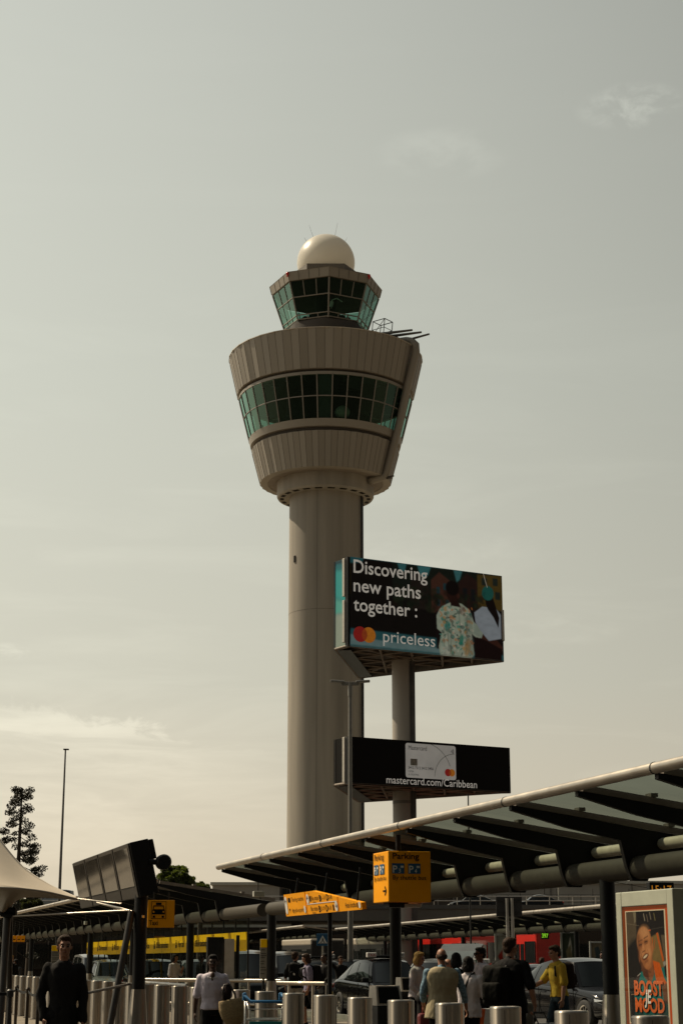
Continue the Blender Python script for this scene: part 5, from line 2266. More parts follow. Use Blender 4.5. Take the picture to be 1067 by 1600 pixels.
def queue():
    pts = ((15.5, 38.0, 1541, 'belt post farthest left, by the tent strut'), (29, 40, 1540, 'belt post with a taut belt, second from the tent strut'), (46.5, 36.5, 1541, 'belt post between the tent strut and the man in black'), (63, 33.5, 1543, 'belt post nearest to the man in black'))
    proto = None
    for i, (px, Y, pt, lb) in enumerate(pts):
        p = at(px, HOR, Y)
        if proto is None:
            o = thing('queue_post', lb, 'queue post', (p.x, p.y, 0), 0, 'dark queue posts with belts')
            m = MB()
            m.lathe([(.036, 0), (.036, .93), (.05, .94), (.05, 1.02), (.03, 1.05), (.001, 1.05)], 16)
            m.build('post', mat('queue_post_bronze', (.07, .055, .042), .35, .6), o)
            m = MB()
            m.lathe([(.17, 0), (.17, .015), (.05, .035)], 24)
            m.build('foot', M_BLACK, o)
            proto = o
        else:
            o = dup(proto)
            o.location = (p.x, p.y, 0)
            o['label'] = lb
    zq = .97
    P = [at(q[0], HOR, q[1]) for q in pts] + [at(300, HOR, 30.0)]
    lbs = ('dark belt between the two left queue posts', 'dark belt between the middle queue posts', 'dark belt from the queue posts towards the man in black')
    for i in range(3):
        m = MB()
        a, b = P[i], P[i + 1]
        q = []
        for k in range(9):
            f = k / 8
            c = a.lerp(b, f)
            q.append(Vector((c.x, c.y, zq - .05 * 4 * f * (1 - f))))
        vs = [v + Vector((0, 0, s)) for v in q for s in (-.025, .025)]
        m.add(vs, [(2 * k, 2 * k + 2, 2 * k + 3, 2 * k + 1) for k in range(8)])
        o = m.build('queue_belt', M_BLACK)
        so = o.modifiers.new('thickness', 'SOLIDIFY')
        so.thickness = .004
        tag(o, lbs[i], 'belt')
    m = MB()
    m.tube(at(137, 1551.5, 26), at(203, 1537.5, 30.5), .022, n=8)
    o = m.build('queue_belt', mat('belt_grey', (.10, .085, .07), .6))
    tag(o, 'taut grey belt running from behind the man in black to the display post', 'belt')
    # low foreground post with a black cap at the lower left
    p = at(16.5, 1553, 27)
    t = thing('queue_post', 'stout black belt post in front at the lower left corner', 'queue post', (p.x, p.y, 0))
    m = MB()
    m.lathe([(.034, 0), (.034, p.z - .05), (.055, p.z - .04), (.055, p.z + .05), (.03, p.z + .07), (.001, p.z + .07)], 16)
    m.build('post', M_DARK, t)
    m = MB()
    m.bbox((-.3, .0, p.z), (.6, .02, .05), .004)
    m.build('belt', M_BLACK, t)
    m = MB()
    m.lathe([(.17, 0), (.17, .015), (.05, .035)], 24)
    m.build('foot', M_BLACK, t)


queue()


# ---------------------------------------------------------------- bins, trolley, barrier
def litter_bin(px, Y, label, h=1.16, w=.36, rz=.35):
    p = at(px, HOR, Y)
    t = thing('litter_bin', label, 'litter bin', (p.x, p.y, 0), rz)
    b = MB()
    b.bbox((0, 0, h * .43), (w, w * .9, h * .86), .012)
    b.build('body', M_BLACK, t)
    hd = MB()
    M = Matrix(((1, 0, 0, 0), (0, 0, 1, 0), (0, 1, 0, 0), (0, 0, 0, 1)))
    # sloping hood: frame with a dark mouth
    fr = [(-w * .5, h * .87), (w * .5, h * .87), (w * .46, h * 1.06), (-w * .46, h * 1.06)]
    hd.add([(-w * .52, -w * .46, h * .86), (w * .52, -w * .46, h * .86), (w * .47, -w * .22, h * 1.08), (-w * .47, -w * .22, h * 1.08),
            (-w * .52, w * .46, h * .86), (w * .52, w * .46, h * .86), (w * .47, w * .46, h * 1.08), (-w * .47, w * .46, h * 1.08)],
           [(0, 1, 2, 3), (4, 7, 6, 5), (3, 2, 6, 7), (1, 5, 6, 2), (0, 3, 7, 4)])
    hd.build('hood', M_STEEL, t)
    mo = MB()
    mo.add([(-w * .43, -w * .455, h * .885), (w * .43, -w * .455, h * .885), (w * .40, -w * .245, h * 1.065), (-w * .40, -w * .245, h * 1.065)], [(0, 1, 2, 3)])
    mo.build('mouth', M_INK, t)
    return t


litter_bin(602, 23.6, 'black litter bin with a steel framed mouth in front of the taxi')
litter_bin(636, 33.6, 'second litter bin with a stone-grey hood behind the black column', h=1.18)


def trolley():
    p = at(416, HOR, 24.6)
    t = thing('luggage_trolley', 'luggage trolley with a blue push bar and a teal front panel', 'luggage trolley', (p.x, p.y, 0), R(6))
    M_BH = mat('trolley_blue', (.01, .13, .30), .35, coat=.3)
    M_CH = mat('trolley_chrome', (.55, .52, .47), .25, 1.0)
    w = .56
    h = MB()
    zc = at(416, 1565, 24.6).z
    h.poly([(-w / 2 - .02, .12, zc + .09), (-w / 2 + .0, .10, zc + .07), (-w / 2 + .07, -.02, zc), (w / 2 + .02, -.02, zc), (w / 2 + .03, .0, zc + .01), (w / 2 - .06, .12, zc + .10)], .022, n=10)
    h.build('push_bar', M_BH, t)
    g = MB()
    for x in (-w / 2 - .01, w / 2 - .06):
        g.bbox((x, .13, zc + .06), (.06, .07, .12), .02)
    g.build('grip', M_BH, t)
    f = MB()
    for x in (-w / 2, w / 2):
        f.poly([(x * .95, .02, zc), (x * .8, -.05, zc - .12), (x * .8, -.1, .22), (x * .8, .9, .18)], .014, n=8)
        f.poly([(x, .12, zc + .05), (x, .05, .2)], .014, n=8)
    for z in (zc - .10, zc - .22, .62, .50):
        f.tube((-w * .45, -.06, z), (w * .45, -.06, z), .008, n=6)
    for k in range(9):
        x = -w * .4 + w * .8 * k / 8
        f.tube((x, -.06, zc - .24), (x, .1, zc - .24), .006, n=6)
    f.tube((-w * .4, .9, .18), (w * .4, .9, .18), .014, n=8)
    f.tube((-w * .48, -.1, zc - .24), (w * .48, -.1, zc - .24), .013, n=8)
    f.build('wire_frame', M_CH, t)
    pn = MB()
    pn.bbox((0, -.11, zc - .42), (w * .84, .03, .32), .01)
    pn.build('front_panel', mat('trolley_teal', (.015, .22, .20), .45), t)
    for (x, y) in ((-.2, 0), (.2, 0), (-.16, .85), (.16, .85)):
        wh = MB()
        wh.lathe([(.03, -.02), (.075, -.02), (.08, 0), (.075, .02), (.03, .02)], 18, c=(x, y, .08), axis='x')
        wh.build('wheel', M_RUBBER, t)


trolley()


def barrier():
    p = at(743, HOR, 30)
    t = thing('road_barrier', 'low orange and white striped road barrier behind the bollards', 'barrier', (p.x, p.y, 0), R(4))
    zt = zr(1576, 30)
    for k in range(6):
        b = MB()
        b.prism([(-.72 + k * .24, 0), (-.72 + (k + 1) * .24, 0), (-.60 + (k + 1) * .24, zt), (-.60 + k * .24, zt)], -.2, .2, M=Matrix(((1, 0, 0, 0), (0, 0, 1, 0), (0, 1, 0, 0), (0, 0, 0, 1))))
        b.build('stripe_block', mat('barrier_orange', (.75, .12, .02), .5) if k % 2 == 0 else M_WHITE, t)
    q = at(730, HOR, 34)
    r = thing('kerb_beam', 'grey concrete beam behind the striped road barrier', 'kerb beam', (q.x, q.y, 0), R(2))
    zt2 = zr(1566, 34)
    b = MB()
    b.bbox((.3, 0, zt2 / 2), (1.9, .3, zt2), .05)
    b.build('beam', mat('beam_concrete', (.13, .115, .09), .8, var=.2), r)


barrier()


# ---------------------------------------------------------------- lamp posts, crossing sign, board on two posts
def double_lamp():
    Y = 66.0
    p = at(547.5, HOR, Y)
    zt = zr(1066, Y)
    t = thing('street_lamp', 'slim grey street lamp with two short arms in front of the billboards', 'street lamp', (p.x, p.y, 0))
    m = MB()
    m.lathe([(.115, 0), (.10, 4.2), (.085, 4.3), (.07, zt - .5), (.06, zt)], 20)
    m.build('pole', mat('lamp_pole_grey', (.22, .205, .18), .4, .4), t)
    bk = MB()
    bk.bbox((0, 0, zt - .06), (.7, .12, .14), .02)
    bk.tube((0, 0, zt - .55), (0, 0, zt), .09)
    bk.build('bracket', mat('lamp_pole_grey', (.22, .205, .18), .4, .4), t)
    for s in (-1, 1):
        h = MB()
        M = Matrix.Rotation(-s * .06, 3, 'Y')
        h.bbox((s * .5, -.05, zt + .02), (.56, .22, .09), .03, M=M)
        h.build('lamp_head', mat('lamp_head_grey', (.26, .245, .22), .35, .3), t)


double_lamp()


def high_mast():
    Y = 130
    p = at(89, HOR, Y)
    zt = zr(1171, Y)
    t = thing('lighting_mast', 'tall tapered lighting mast at left against the sky', 'lighting mast', (p.x, p.y, 0))
    m = MB()
    m.lathe([(.14, 0), (.11, zt * .4), (.06, zt)], 20)
    m.build('pole', mat('mast_grey', (.16, .155, .15), .45, .4), t)
    h = MB()
    h.bbox((.05, 0, zt), (.42, .3, .10), .03)
    h.build('lamp_head', M_DARK, t)


high_mast()


def crossing_sign():
    p = at(504, HOR, 56)
    t = thing('crossing_sign', 'blue square pedestrian crossing sign on a thin post', 'road sign', (p.x, p.y, 0))
    z0, z1 = zr(1478, 56), zr(1459, 56)
    w = z1 - z0
    m = MB()
    m.bbox((0, 0, (z0 + z1) / 2), (w, .03, w), .01)
    m.build('plate', M_BLUE, t)
    q = MB()
    zc = (z0 + z1) / 2
    q.add([(-w * .40, -.02, zc - w * .30), (w * .40, -.02, zc - w * .30), (0, -.02, zc + w * .38)], [(0, 1, 2)])
    q.build('triangle', M_SIGNW, t)
    f = MB()
    disc(f, Vector((.0, -.024, zc + w * .13)), X_, UP, w * .045)
    f.add([(-.02, -.024, zc + w * .08), (.025, -.024, zc + w * .08), (.02, -.024, zc - w * .08), (-.015, -.024, zc - w * .08)], [(0, 1, 2, 3)])
    f.add([(-.015, -.024, zc - w * .06), (.005, -.024, zc - w * .06), (-.05, -.024, zc - w * .24), (-.075, -.024, zc - w * .24)], [(0, 1, 2, 3)])
    f.add([(.0, -.024, zc - w * .06), (.02, -.024, zc - w * .06), (.07, -.024, zc - w * .24), (.045, -.024, zc - w * .24)], [(0, 1, 2, 3)])
    for k in range(4):
        x = -.11 + .06 * k
        f.add([(x, -.024, zc - w * .285), (x + .03, -.024, zc - w * .285), (x + .035, -.024, zc - w * .25), (x + .008, -.024, zc - w * .25)], [(0, 1, 2, 3)])
    f.build('walking_figure', M_INK, t)
    po = MB()
    po.tube((0, .04, 0), (0, .04, z1), .03)
    po.build('post', M_ALU, t)


crossing_sign()


def back_board():
    Y = 54
    p = at(797, HOR, Y)
    z0, z1 = zr(1432, Y), zr(1401, Y)
    t = thing('direction_sign', 'dark back of a road sign standing on two grey posts', 'road sign', (p.x, p.y, 0))
    w = 41 * Y / 2730
    m = MB()
    m.bbox((0, .02, (z0 + z1) / 2), (w, .04, z1 - z0), .008)
    m.build('plate', mat('sign_back', (.045, .042, .04), .5, .3), t)
    r = MB()
    for z in (z0 + .12, z1 - .12):
        r.box((0, -.02, z), (w * .92, .04, .05))
    r.build('back_rail', M_DARK, t)
    for x in (-.07, .09):
        q = MB()
        q.tube((x, -.06, 0), (x, -.06, z1 - .05), .048, n=12)
        q.build('post', M_ALU, t)


back_board()

for px, Y, pt, lb in ((736, 75, 1241, 'thin dark pole rising behind the near shelter roof'),):
    p = at(px, HOR, Y)
    t = thing('pole', lb, 'pole', (p.x, p.y, 0))
    m = MB()
    m.tube((0, 0, 0), (0, 0, zr(pt, Y)), .045, .03, n=8)
    m.build('shaft', M_DARK, t)
    m = MB()
    m.lathe([(.09, 0), (.09, .3), (.046, .34)], 12)
    m.build('foot', M_DARK, t)


# far advertising frames and stop details at right
def far_frame(x0, x1, y0, y1, Y, label, col, frame=M_LIGHTGREY):
    a, b = at(x0, HOR, Y), at(x1, HOR, Y)
    zt, zb = zr(y0, Y), max(.2, zr(y1, Y))
    w = b.x - a.x
    t = thing('advert_panel', label, 'poster panel', (a.x, a.y, 0))
    f = MB()
    fw = w * .1
    for x in (fw / 2, w - fw / 2):
        f.bbox((x, 0, zt / 2), (fw, .12, zt), .01)
    f.bbox((w / 2, 0, zt - fw / 2), (w - 2 * fw, .118, fw), .005)
    f.bbox((w / 2, 0, zb), (w - 2 * fw, .118, fw), .005)
    f.build('frame', frame, t)
    c = Canvas(30, 40, col[0])
    r_ = random.Random(int(x0))
    for k, cc in enumerate(col[1:]):
        c.poly([(r_.uniform(0, .4), r_.uniform(.2, .9)), (r_.uniform(.4, .7), r_.uniform(.1, .4)), (r_.uniform(.6, 1), r_.uniform(.5, 1)), (r_.uniform(.2, .5), 1)], cc, soft=1)
    c.noise(.3, 8, 2)
    c.build('poster_picture', Vector((fw, -.02, zt - fw)), X_, UP, w - 2 * fw, zt - fw - zb, t, attr_mat('far_print', .4))


far_frame(773, 803, 1459, 1510, 88, 'far poster frame with a red strip beside the sign posts', ((150, 150, 140), (150, 40, 24), (190, 186, 176)))
far_frame(876, 905, 1455, 1505, 84, 'far poster frame with a white triangle picture behind the yellow T-shirt man', ((60, 66, 54), (196, 190, 176), (120, 110, 80)))
far_frame(921, 946, 1471, 1505, 90, 'far poster frame partly hidden by the black column at right', ((110, 100, 80), (170, 90, 30), (60, 70, 70)))


def led_number():
    Y = 90
    p = at(846, 1466, Y)
    t = thing('led_sign', 'green route number 397 glowing under the far shelter', 'display', p)
    w = 10.5 * Y / 2730
    m = MB()
    m.bbox((w / 2, .06, .13), (w + .06, .1, .34), .01)
    m.tube((w / 2, .06, .2), (w / 2, .06, 1.2), .02)
    m.build('housing', M_BLACK, t)
    e = MB()
    put_text(e, '397', Vector((.01, -.0, .03)), X_, UP, size=.30, width=w - .02, bold=.03)
    e.build('led_figures', emit_mat('green_led', (.35, .9, .03), .55), t)


led_number()


# ================================================================ trees
def leaf_cloud(mb, c, r, n, size, mi=0, flat=1.0, rg=random):
    for _ in range(n):
        while True:
            p = Vector((rg.uniform(-1, 1), rg.uniform(-1, 1), rg.uniform(-1, 1)))
            if p.length < 1:
                break
        p = Vector((p.x * r[0], p.y * r[1], p.z * r[2])) + Vector(c)
        u = Vector((rg.uniform(-1, 1), rg.uniform(-1, 1), rg.uniform(-1, 1) * flat)).normalized()
        v = u.cross(Vector((rg.uniform(-1, 1), rg.uniform(-1, 1), rg.uniform(-1, 1)))).normalized()
        s = size * rg.uniform(.6, 1.3)
        mb.add([p - u * s, p - v * s * .45, p + u * s, p + v * s * .45], [(0, 1, 2, 3)], mi)


def conifer():
    Y = 120.0
    rg = random.Random(12)
    p = at(22, HOR, Y)
    zt = zr(1231, Y)
    t = thing('conifer_tree', 'tall thin conifer with tufted bare branches at the left edge', 'tree', (p.x, p.y, 0))
    tr = MB()
    tr.lathe([(.22, 0), (.17, zt * .5), (.10, zt * .8), (.03, zt)], 10)
    crown = MB()
    z = zt - .3
    leaf_cloud(crown, (0, 0, zt - .5), (.62, .6, .55), 260, .085, rg=rg)
    k = 0
    while z > 2.0:
        f = (zt - z) / zt
        L = .45 + 3.2 * f ** .9
        nb = 3 if f > .15 else 4
        for i in range(nb):
            a = rg.uniform(0, 6.28)
            l_ = L * rg.uniform(.55, 1.1)
            d = Vector((math.cos(a), math.sin(a), 0))
            e = d * l_ + Vector((0, 0, z - .25 * l_ + rg.uniform(-.1, .25)))
            mid = d * l_ * .55 + Vector((0, 0, z - .22 * l_))
            tr.poly([Vector((0, 0, z)), mid, e], [.035, .025, .012], n=5)
            leaf_cloud(crown, e + Vector((0, 0, .1)), (.38, .38, .27), 120, .085, rg=rg)
            if l_ > 1.2:
                leaf_cloud(crown, mid.lerp(e, rg.uniform(.3, .6)) + Vector((0, 0, .12)), (.32, .32, .21), 80, .085, rg=rg)
                s = d.cross(UP) * rg.choice((-1, 1))
                q = mid + s * .6 + Vector((0, 0, .1))
                tr.poly([mid, q], [.02, .01], n=4)
                leaf_cloud(crown, q, (.28, .28, .19), 66, .085, rg=rg)
        z -= .42 + .18 * f
        k += 1
    tr.build('trunk', mat('bark_dark', (.045, .032, .022), .9, var=.3), t)
    crown.build('crown', mat('needles_dark', (.030, .028, .014), .8, var=.5, scale=1.5), t)


conifer()


def broadleaf(px, pytop, wpx, Y, label, seed, col=(.060, .075, .018)):
    rg = random.Random(seed)
    p = at(px, HOR, Y)
    zt = zr(pytop, Y)
    rw = wpx * Y / 2730 / 2
    t = thing('broadleaf_tree', label, 'tree', (p.x, p.y, 0))
    tr = MB()
    zc = zt - rw * .85
    tr.lathe([(.26, 0), (.2, zc * .5), (.14, zc)], 12)
    cr = MB()
    for i in range(70):
        a = rg.uniform(0, 6.28)
        e = rg.uniform(-.5, 1.4)
        rr = rw * rg.uniform(.45, .93)
        c = Vector((math.cos(a) * math.cos(e) * rr, math.sin(a) * math.cos(e) * rr, zc + math.sin(e) * rr * .85))
        tr.poly([Vector((0, 0, zc * .7)), Vector((c.x * .4, c.y * .4, zc * .75 + c.z * .25)), c], [.06, .04, .012], n=5)
        leaf_cloud(cr, c, (rw * .22, rw * .22, rw * .15), 150, .11, rg=rg)
    tr.build('trunk', mat('bark_brown', (.06, .045, .03), .9, var=.3), t)
    ml = mat('leaves_' + str(seed), col, .7, var=.55, scale=.9)
    nt = ml.node_tree
    if not any(n_.type == 'BSDF_TRANSLUCENT' for n_ in nt.nodes):
        tl = nt.nodes.new('ShaderNodeBsdfTranslucent')
        tl.inputs[0].default_value = (col[0] * 1.6, col[1] * 1.7, col[2] * .9, 1)
        mx = nt.nodes.new('ShaderNodeMixShader')
        mx.inputs[0].default_value = .45
        nt.links.new(nt.nodes['Principled BSDF'].outputs[0], mx.inputs[1])
        nt.links.new(tl.outputs[0], mx.inputs[2])
        nt.links.new(mx.outputs[0], nt.nodes['Material Output'].inputs[0])
    cr.build('crown', ml, t)
    return t


broadleaf(272, 1350, 62, 110, 'rounded green tree showing above the second shelter roof', 3)
broadleaf(45, 1398, 40, 135, 'dark green tree low behind the tent and the upper road', 4, (.035, .038, .014))
broadleaf(312, 1378, 26, 130, 'small green tree top right of the rounded green tree', 5)

ws = broadleaf(-240, 1290, 150, 115, 'broad dark tree added off to the left to darken the glass reflections', 8, (.04, .045, .016))

for i, (x, y) in enumerate(((-52, 120), (-64, 106), (-40, 131), (-78, 118))):  # more unseen trees, added to darken the mirrored view
    o = dup(ws)
    o.location = (x, y, 0)
    o.rotation_euler = (0, 0, 1.3 * i + .5)
    o['label'] = 'broad dark tree added off to the left to darken the glass reflections'
for o in [ws] + [c for c in bpy.data.objects if c.get('label') == ws['label']]:
    o['group'] = 'unseen trees added off to the left'


# ================================================================ vehicles
def paint(name, col, rough=.22, metal=0.):
    return mat(name, col, rough, metal, var=.06, scale=2, coat=.3, spec=.15)


M_CGLASS = mat('car_glass', (.005, .007, .007), .05, var=.2, spec=.5)
M_CHROME = mat('chrome', (.6, .58, .54), .15, 1.0)
M_RIM = mat('rim_alloy', (.42, .40, .37), .3, 1.0)
M_PLATE_Y = mat('plate_yellow', (.62, .42, .02), .5)
M_LENS = mat('lamp_lens', (.6, .6, .58), .08, .6)
M_TAIL = mat('tail_lens', (.30, .008, .006), .15)

CAR = {
    # length, half width, sill, belt line and roof as (x, z) profiles (x forward)
    'crossover': dict(L=4.70, w=.94, wb=2.88, r=.35, zs=.24, body=[(-2.33, .62), (-2.28, .98), (-2.05, 1.10), (-1.2, 1.07), (0, 1.02), (.85, .99), (1.15, .97), (1.9, .86), (2.22, .72), (2.33, .52)],
                      belt=(-1.98, 1.08, .98, .98), roof=[(-1.55, 1.36), (-1.1, 1.52), (-.45, 1.615), (.05, 1.62), (.42, 1.55)], wr=.60),
    'van': dict(L=4.95, w=.96, wb=3.1, r=.34, zs=.25, body=[(-2.47, .6), (-2.45, 1.05), (-2.35, 1.12), (-1.2, 1.12), (0, 1.10), (1.1, 1.08), (1.55, 1.05), (2.15, .92), (2.40, .76), (2.47, .52)],
                belt=(-2.38, 1.10, 1.5, 1.06), roof=[(-2.30, 1.82), (-1.9, 1.90), (-.6, 1.93), (.2, 1.90), (.75, 1.80)], wr=.72),
    'saloon': dict(L=4.7, w=.91, wb=2.8, r=.33, zs=.22, body=[(-2.33, .58), (-2.30, .90), (-2.1, .98), (-1.4, .96), (0, .93), (.9, .91), (1.2, .90), (1.95, .80), (2.2, .70), (2.33, .5)],
                   belt=(-1.75, .96, 1.0, .90), roof=[(-1.05, 1.28), (-.7, 1.40), (-.2, 1.45), (.15, 1.43), (.42, 1.36)], wr=.56),
}


def interp(pr, x):
    for (x0, z0), (x1, z1) in zip(pr[:-1], pr[1:]):
        if x0 <= x <= x1:
            return z0 + (z1 - z0) * (x - x0) / (x1 - x0)
    return pr[0][1] if x < pr[0][0] else pr[-1][1]


_wheel_cache = {}


def car(name, label, kind, pos, heading, pm, group=None, taxi=None, tailgate=False, detail=True, lights=True):
    """pos = ground point of the car's centre, heading = direction it faces"""
    s = CAR[kind]
    rz = math.atan2(heading.y, heading.x)
    t = thing(name, label, 'taxi' if taxi else ('van' if kind == 'van' else 'car'), (pos.x, pos.y, 0), rz, group)
    L, w, zs, r, wb = s['L'], s['w'], s['zs'], s['r'], s['wb']
    body = s['body']
    # ---- lower body: rings of half sections along x
    xs = [-2.33, -2.26, -2.1, -1.8, -1.44, -1.0, -.5, 0, .5, 1.0, 1.44, 1.75, 2.0, 2.18, 2.28, 2.33]
    xs = [x * L / 4.7 for x in xs]
    rings = []
    for x in xs:
        f = abs(x) / (L / 2)
        wx = w * (1 - .16 * max(0, (f - .72) / .28) ** 2)
        zt = interp(body, x)
        zb = zs + .10 * max(0, (f - .85) / .15)
        half = [(0, zb), (wx * .86, zb), (wx * .96, zb + .07), (wx, zb + (zt - zb) * .38), (wx * .985, zb + (zt - zb) * .70), (wx * .955, zt - .06), (wx * .87, zt - .005), (wx * .5, zt + .025), (0, zt + .035)]
        ring = [Vector((x, -y, z)) for y, z in half] + [Vector((x, y, z)) for y, z in half[-2:0:-1]]
        rings.append(ring)
    n = len(rings[0])
    bm = bmesh.new()
    vs = [[bm.verts.new(v) for v in ring] for ring in rings]
    for a, b in zip(vs[:-1], vs[1:]):
        for i in range(n):
            bm.faces.new((a[i], a[(i + 1) % n], b[(i + 1) % n], b[i]))
    bm.faces.new(vs[0])
    bm.faces.new(vs[-1][::-1])
    bmesh.ops.recalc_face_normals(bm, faces=bm.faces)
    me = bpy.data.meshes.new('body')
    bm.to_mesh(me)
    bm.free()
    bo = bpy.data.objects.new('body', me)
    C.objects.link(bo)
    # wheel arches
    cut = MB()
    for x in (-wb / 2, wb / 2):
        for sy in (-1, 1):
            cut.lathe([(.001, -.25), (r + .055, -.25), (r + .055, .25), (.001, .25)], 28, c=(x, sy * w, r), axis='y', sharp=False)
    co = bpy.data.objects.new('cutter', cut.mesh('cutter', M_BLACK))
    bmx = bmesh.new()
    bmx.from_mesh(co.data)
    bmesh.ops.remove_doubles(bmx, verts=bmx.verts, dist=.0015)
    bmesh.ops.recalc_face_normals(bmx, faces=bmx.faces)
    bmx.to_mesh(co.data)
    bmx.free()
    C.objects.link(co)
    sm = bo.modifiers.new('sub', 'SUBSURF')
    sm.levels = sm.render_levels = 2
    bl = bo.modifiers.new('cut', 'BOOLEAN')
    bl.operation = 'DIFFERENCE'
    bl.object = co
    bl.solver = 'EXACT'
    dg = bpy.context.evaluated_depsgraph_get()
    dg.update()
    m2 = bpy.data.meshes.new_from_object(bo.evaluated_get(dg))
    bo.modifiers.clear()
    bo.data = m2
    m2.name = 'body'
    bpy.data.objects.remove(co)
    m2.materials.clear()
    m2.materials.append(pm)
    m2.materials.append(M_INK)
    for p in m2.polygons:
        p.material_index = 0
        c = p.center
        inarch = any(math.hypot(c.x - x, c.z - r) < r + .05 for x in (-wb / 2, wb / 2)) and abs(c.y) < w * .93
        if inarch or c.z < zs + .012:
            p.material_index = 1
        p.use_smooth = not inarch
    # ---- greenhouse: roof skin and pillars as one body part, panes as their own parts
    bx0, bz0, bx1, bz1 = s['belt']
    roof = s['roof']
    wr = s['wr']
    NU = 12

    def belt_pt(u, sy):
        x = bx0 + (bx1 - bx0) * u
        z = bz0 + (bz1 - bz0) * u - .02
        yy = w * (.90 - .10 * (abs(u - .5) * 2) ** 3)
        return Vector((x, sy * yy, z))

    def roof_pt(u, sy):
        x = roof[0][0] + (roof[-1][0] - roof[0][0]) * u
        z = interp(roof, x)
        yy = wr * (1 - .10 * (abs(u - .5) * 2) ** 3)
        return Vector((x, sy * yy, z))

    def side_pt(u, v, sy, off=0):
        p = belt_pt(u, sy).lerp(roof_pt(u, sy), v)
        p.y += sy * (.05 * 4 * v * (1 - v) * .5 + off)
        return p

    def end_pt(front, a, v, off=0):
        """windscreen / rear window: a across -1..1, v up"""
        u = 1 if front else 0
        b, q = belt_pt(u, 1), roof_pt(u, 1)
        bulge = (.16 if front else .10) * (1 - a * a)
        sg = 1 if front else -1
        p = Vector((b.x + sg * bulge, a * b.y, b.z)).lerp(Vector((q.x + sg * bulge * .6, a * q.y, q.z + .03 * (1 - a * a))), v)
        nrm = Vector((sg * .6, 0, .8))
        return p + nrm * off
    g = MB()
    NV_ = 6
    for sy in (-1, 1):
        grid = [[side_pt(i / NU, j / NV_, sy) for j in range(NV_ + 1)] for i in range(NU + 1)]
        g.add([p for row in grid for p in row], [(i * (NV_ + 1) + j, (i + 1) * (NV_ + 1) + j, (i + 1) * (NV_ + 1) + j + 1, i * (NV_ + 1) + j + 1) for i in range(NU) for j in range(NV_)], 0, True)
    K = 8
    rg_ = [[None] * (K + 1) for _ in range(NU + 1)]
    for i in range(NU + 1):
        for j in range(K + 1):
            a = -1 + 2 * j / K
            p = roof_pt(i / NU, 1)
            x = p.x + (.10 * (1 - a * a) if i == NU else (-.06 * (1 - a * a) if i == 0 else 0))
            rg_[i][j] = Vector((x, a * p.y, p.z + .045 * (1 - a * a) * (1 - (abs(i / NU - .5) * 2) ** 4 * .5)))
    g.add([p for row in rg_ for p in row], [(i * (K + 1) + j, (i + 1) * (K + 1) + j, (i + 1) * (K + 1) + j + 1, i * (K + 1) + j + 1) for i in range(NU) for j in range(K)], 0, True)
    for fr in (True, False):
        gr = [[end_pt(fr, -1 + 2 * i / K, j / 4) for j in range(5)] for i in range(K + 1)]
        g.add([p for row in gr for p in row], [(i * 5 + j, (i + 1) * 5 + j, (i + 1) * 5 + j + 1, i * 5 + j + 1) for i in range(K) for j in range(4)], 0, True)
    g.build('roof', pm, t)
    bo.parent = t

    def pane(nm, f, nu, nv):
        q = MB()
        pts = [[f(i / nu, j / nv) for j in range(nv + 1)] for i in range(nu + 1)]
        q.add([p for row in pts for p in row], [(i * (nv + 1) + j, (i + 1) * (nv + 1) + j, (i + 1) * (nv + 1) + j + 1, i * (nv + 1) + j + 1) for i in range(nu) for j in range(nv)], 0, True)
        return q.build(nm, M_CGLASS, t)
    pane('windscreen', lambda a, b: end_pt(True, (-1 + 2 * a) * .90, .05 + .88 * b, .008), 8, 5)
    pane('rear_window', lambda a, b: end_pt(False, (-1 + 2 * a) * .86, .16 + .72 * b, .008), 8, 4)
    cuts = ((.10, .30), (.33, .60), (.63, .93)) if kind != 'van' else ((.05, .33), (.36, .62), (.66, .95))
    for sy in (-1, 1):
        for u0, u1 in cuts:
            pane('side_window', lambda a, b: side_pt(u0 + (u1 - u0) * a + (0 if kind == 'van' else .0), .10 + .78 * b, sy, .008), 6, 5)
    # dark sill and bumper trim, door seams, handles
    tr = MB()
    for sy in (-1, 1):
        tr.bbox((0, sy * (w * .965), zs + .06), (wb - 2 * r - .16, .05, .13), .015)
    tr.build('sill_trim', M_BLACK, t)
    if detail:
        sm_ = MB()
        for sy in (-1, 1):
            for x in (-.62, .28, 1.02):
                sm_.box((x, sy * (w + .004), .66), (.012, .012, .62))
            sm_.box((.2, sy * (w + .004), .36), (1.65, .012, .012))
        sm_.build('door_seams', M_INK, t)
        for sy in (-1, 1):
            for x in (-.42, .48):
                h = MB()
                h.bbox((x, sy * (w * .985), .86), (.19, .03, .03), .01)
                h.build('door_handle', pm if kind != 'van' else M_BLACK, t)
        for sy in (-1, 1):
            m_ = MB()
            p = belt_pt(.93, sy)
            m_.bbox(p + Vector((.02, sy * .13, .09)), (.10, .20, .14), .035)
            m_.tube(p + Vector((0, sy * -.02, .02)), p + Vector((0, sy * .08, .06)), .025)
            m_.build('mirror', M_BLACK if kind != 'saloon' else pm, t)
    xf, xr = L / 2, -L / 2
    for sy in (-1, 1):
        h = MB()
        zf = interp(body, xf * .88) - .10
        h.add([(xf * .80, sy * w * .955, zf + .04), (xf * .93, sy * w * .86, zf + .0), (xf * .985, sy * w * .58, zf - .05), (xf * .985, sy * w * .58, zf - .12), (xf * .935, sy * w * .87, zf - .10), (xf * .82, sy * w * .97, zf - .03)],
              [list(range(6))])
        so = h.build('headlight', M_LENS, t)
        q = so.modifiers.new('thick', 'SOLIDIFY')
        q.thickness = .05
        q.offset = 0
        tl = MB()
        tl.bbox((xr * .955, sy * w * .80, interp(body, xr * .95) - .14), (.14, .26, .13), .03)
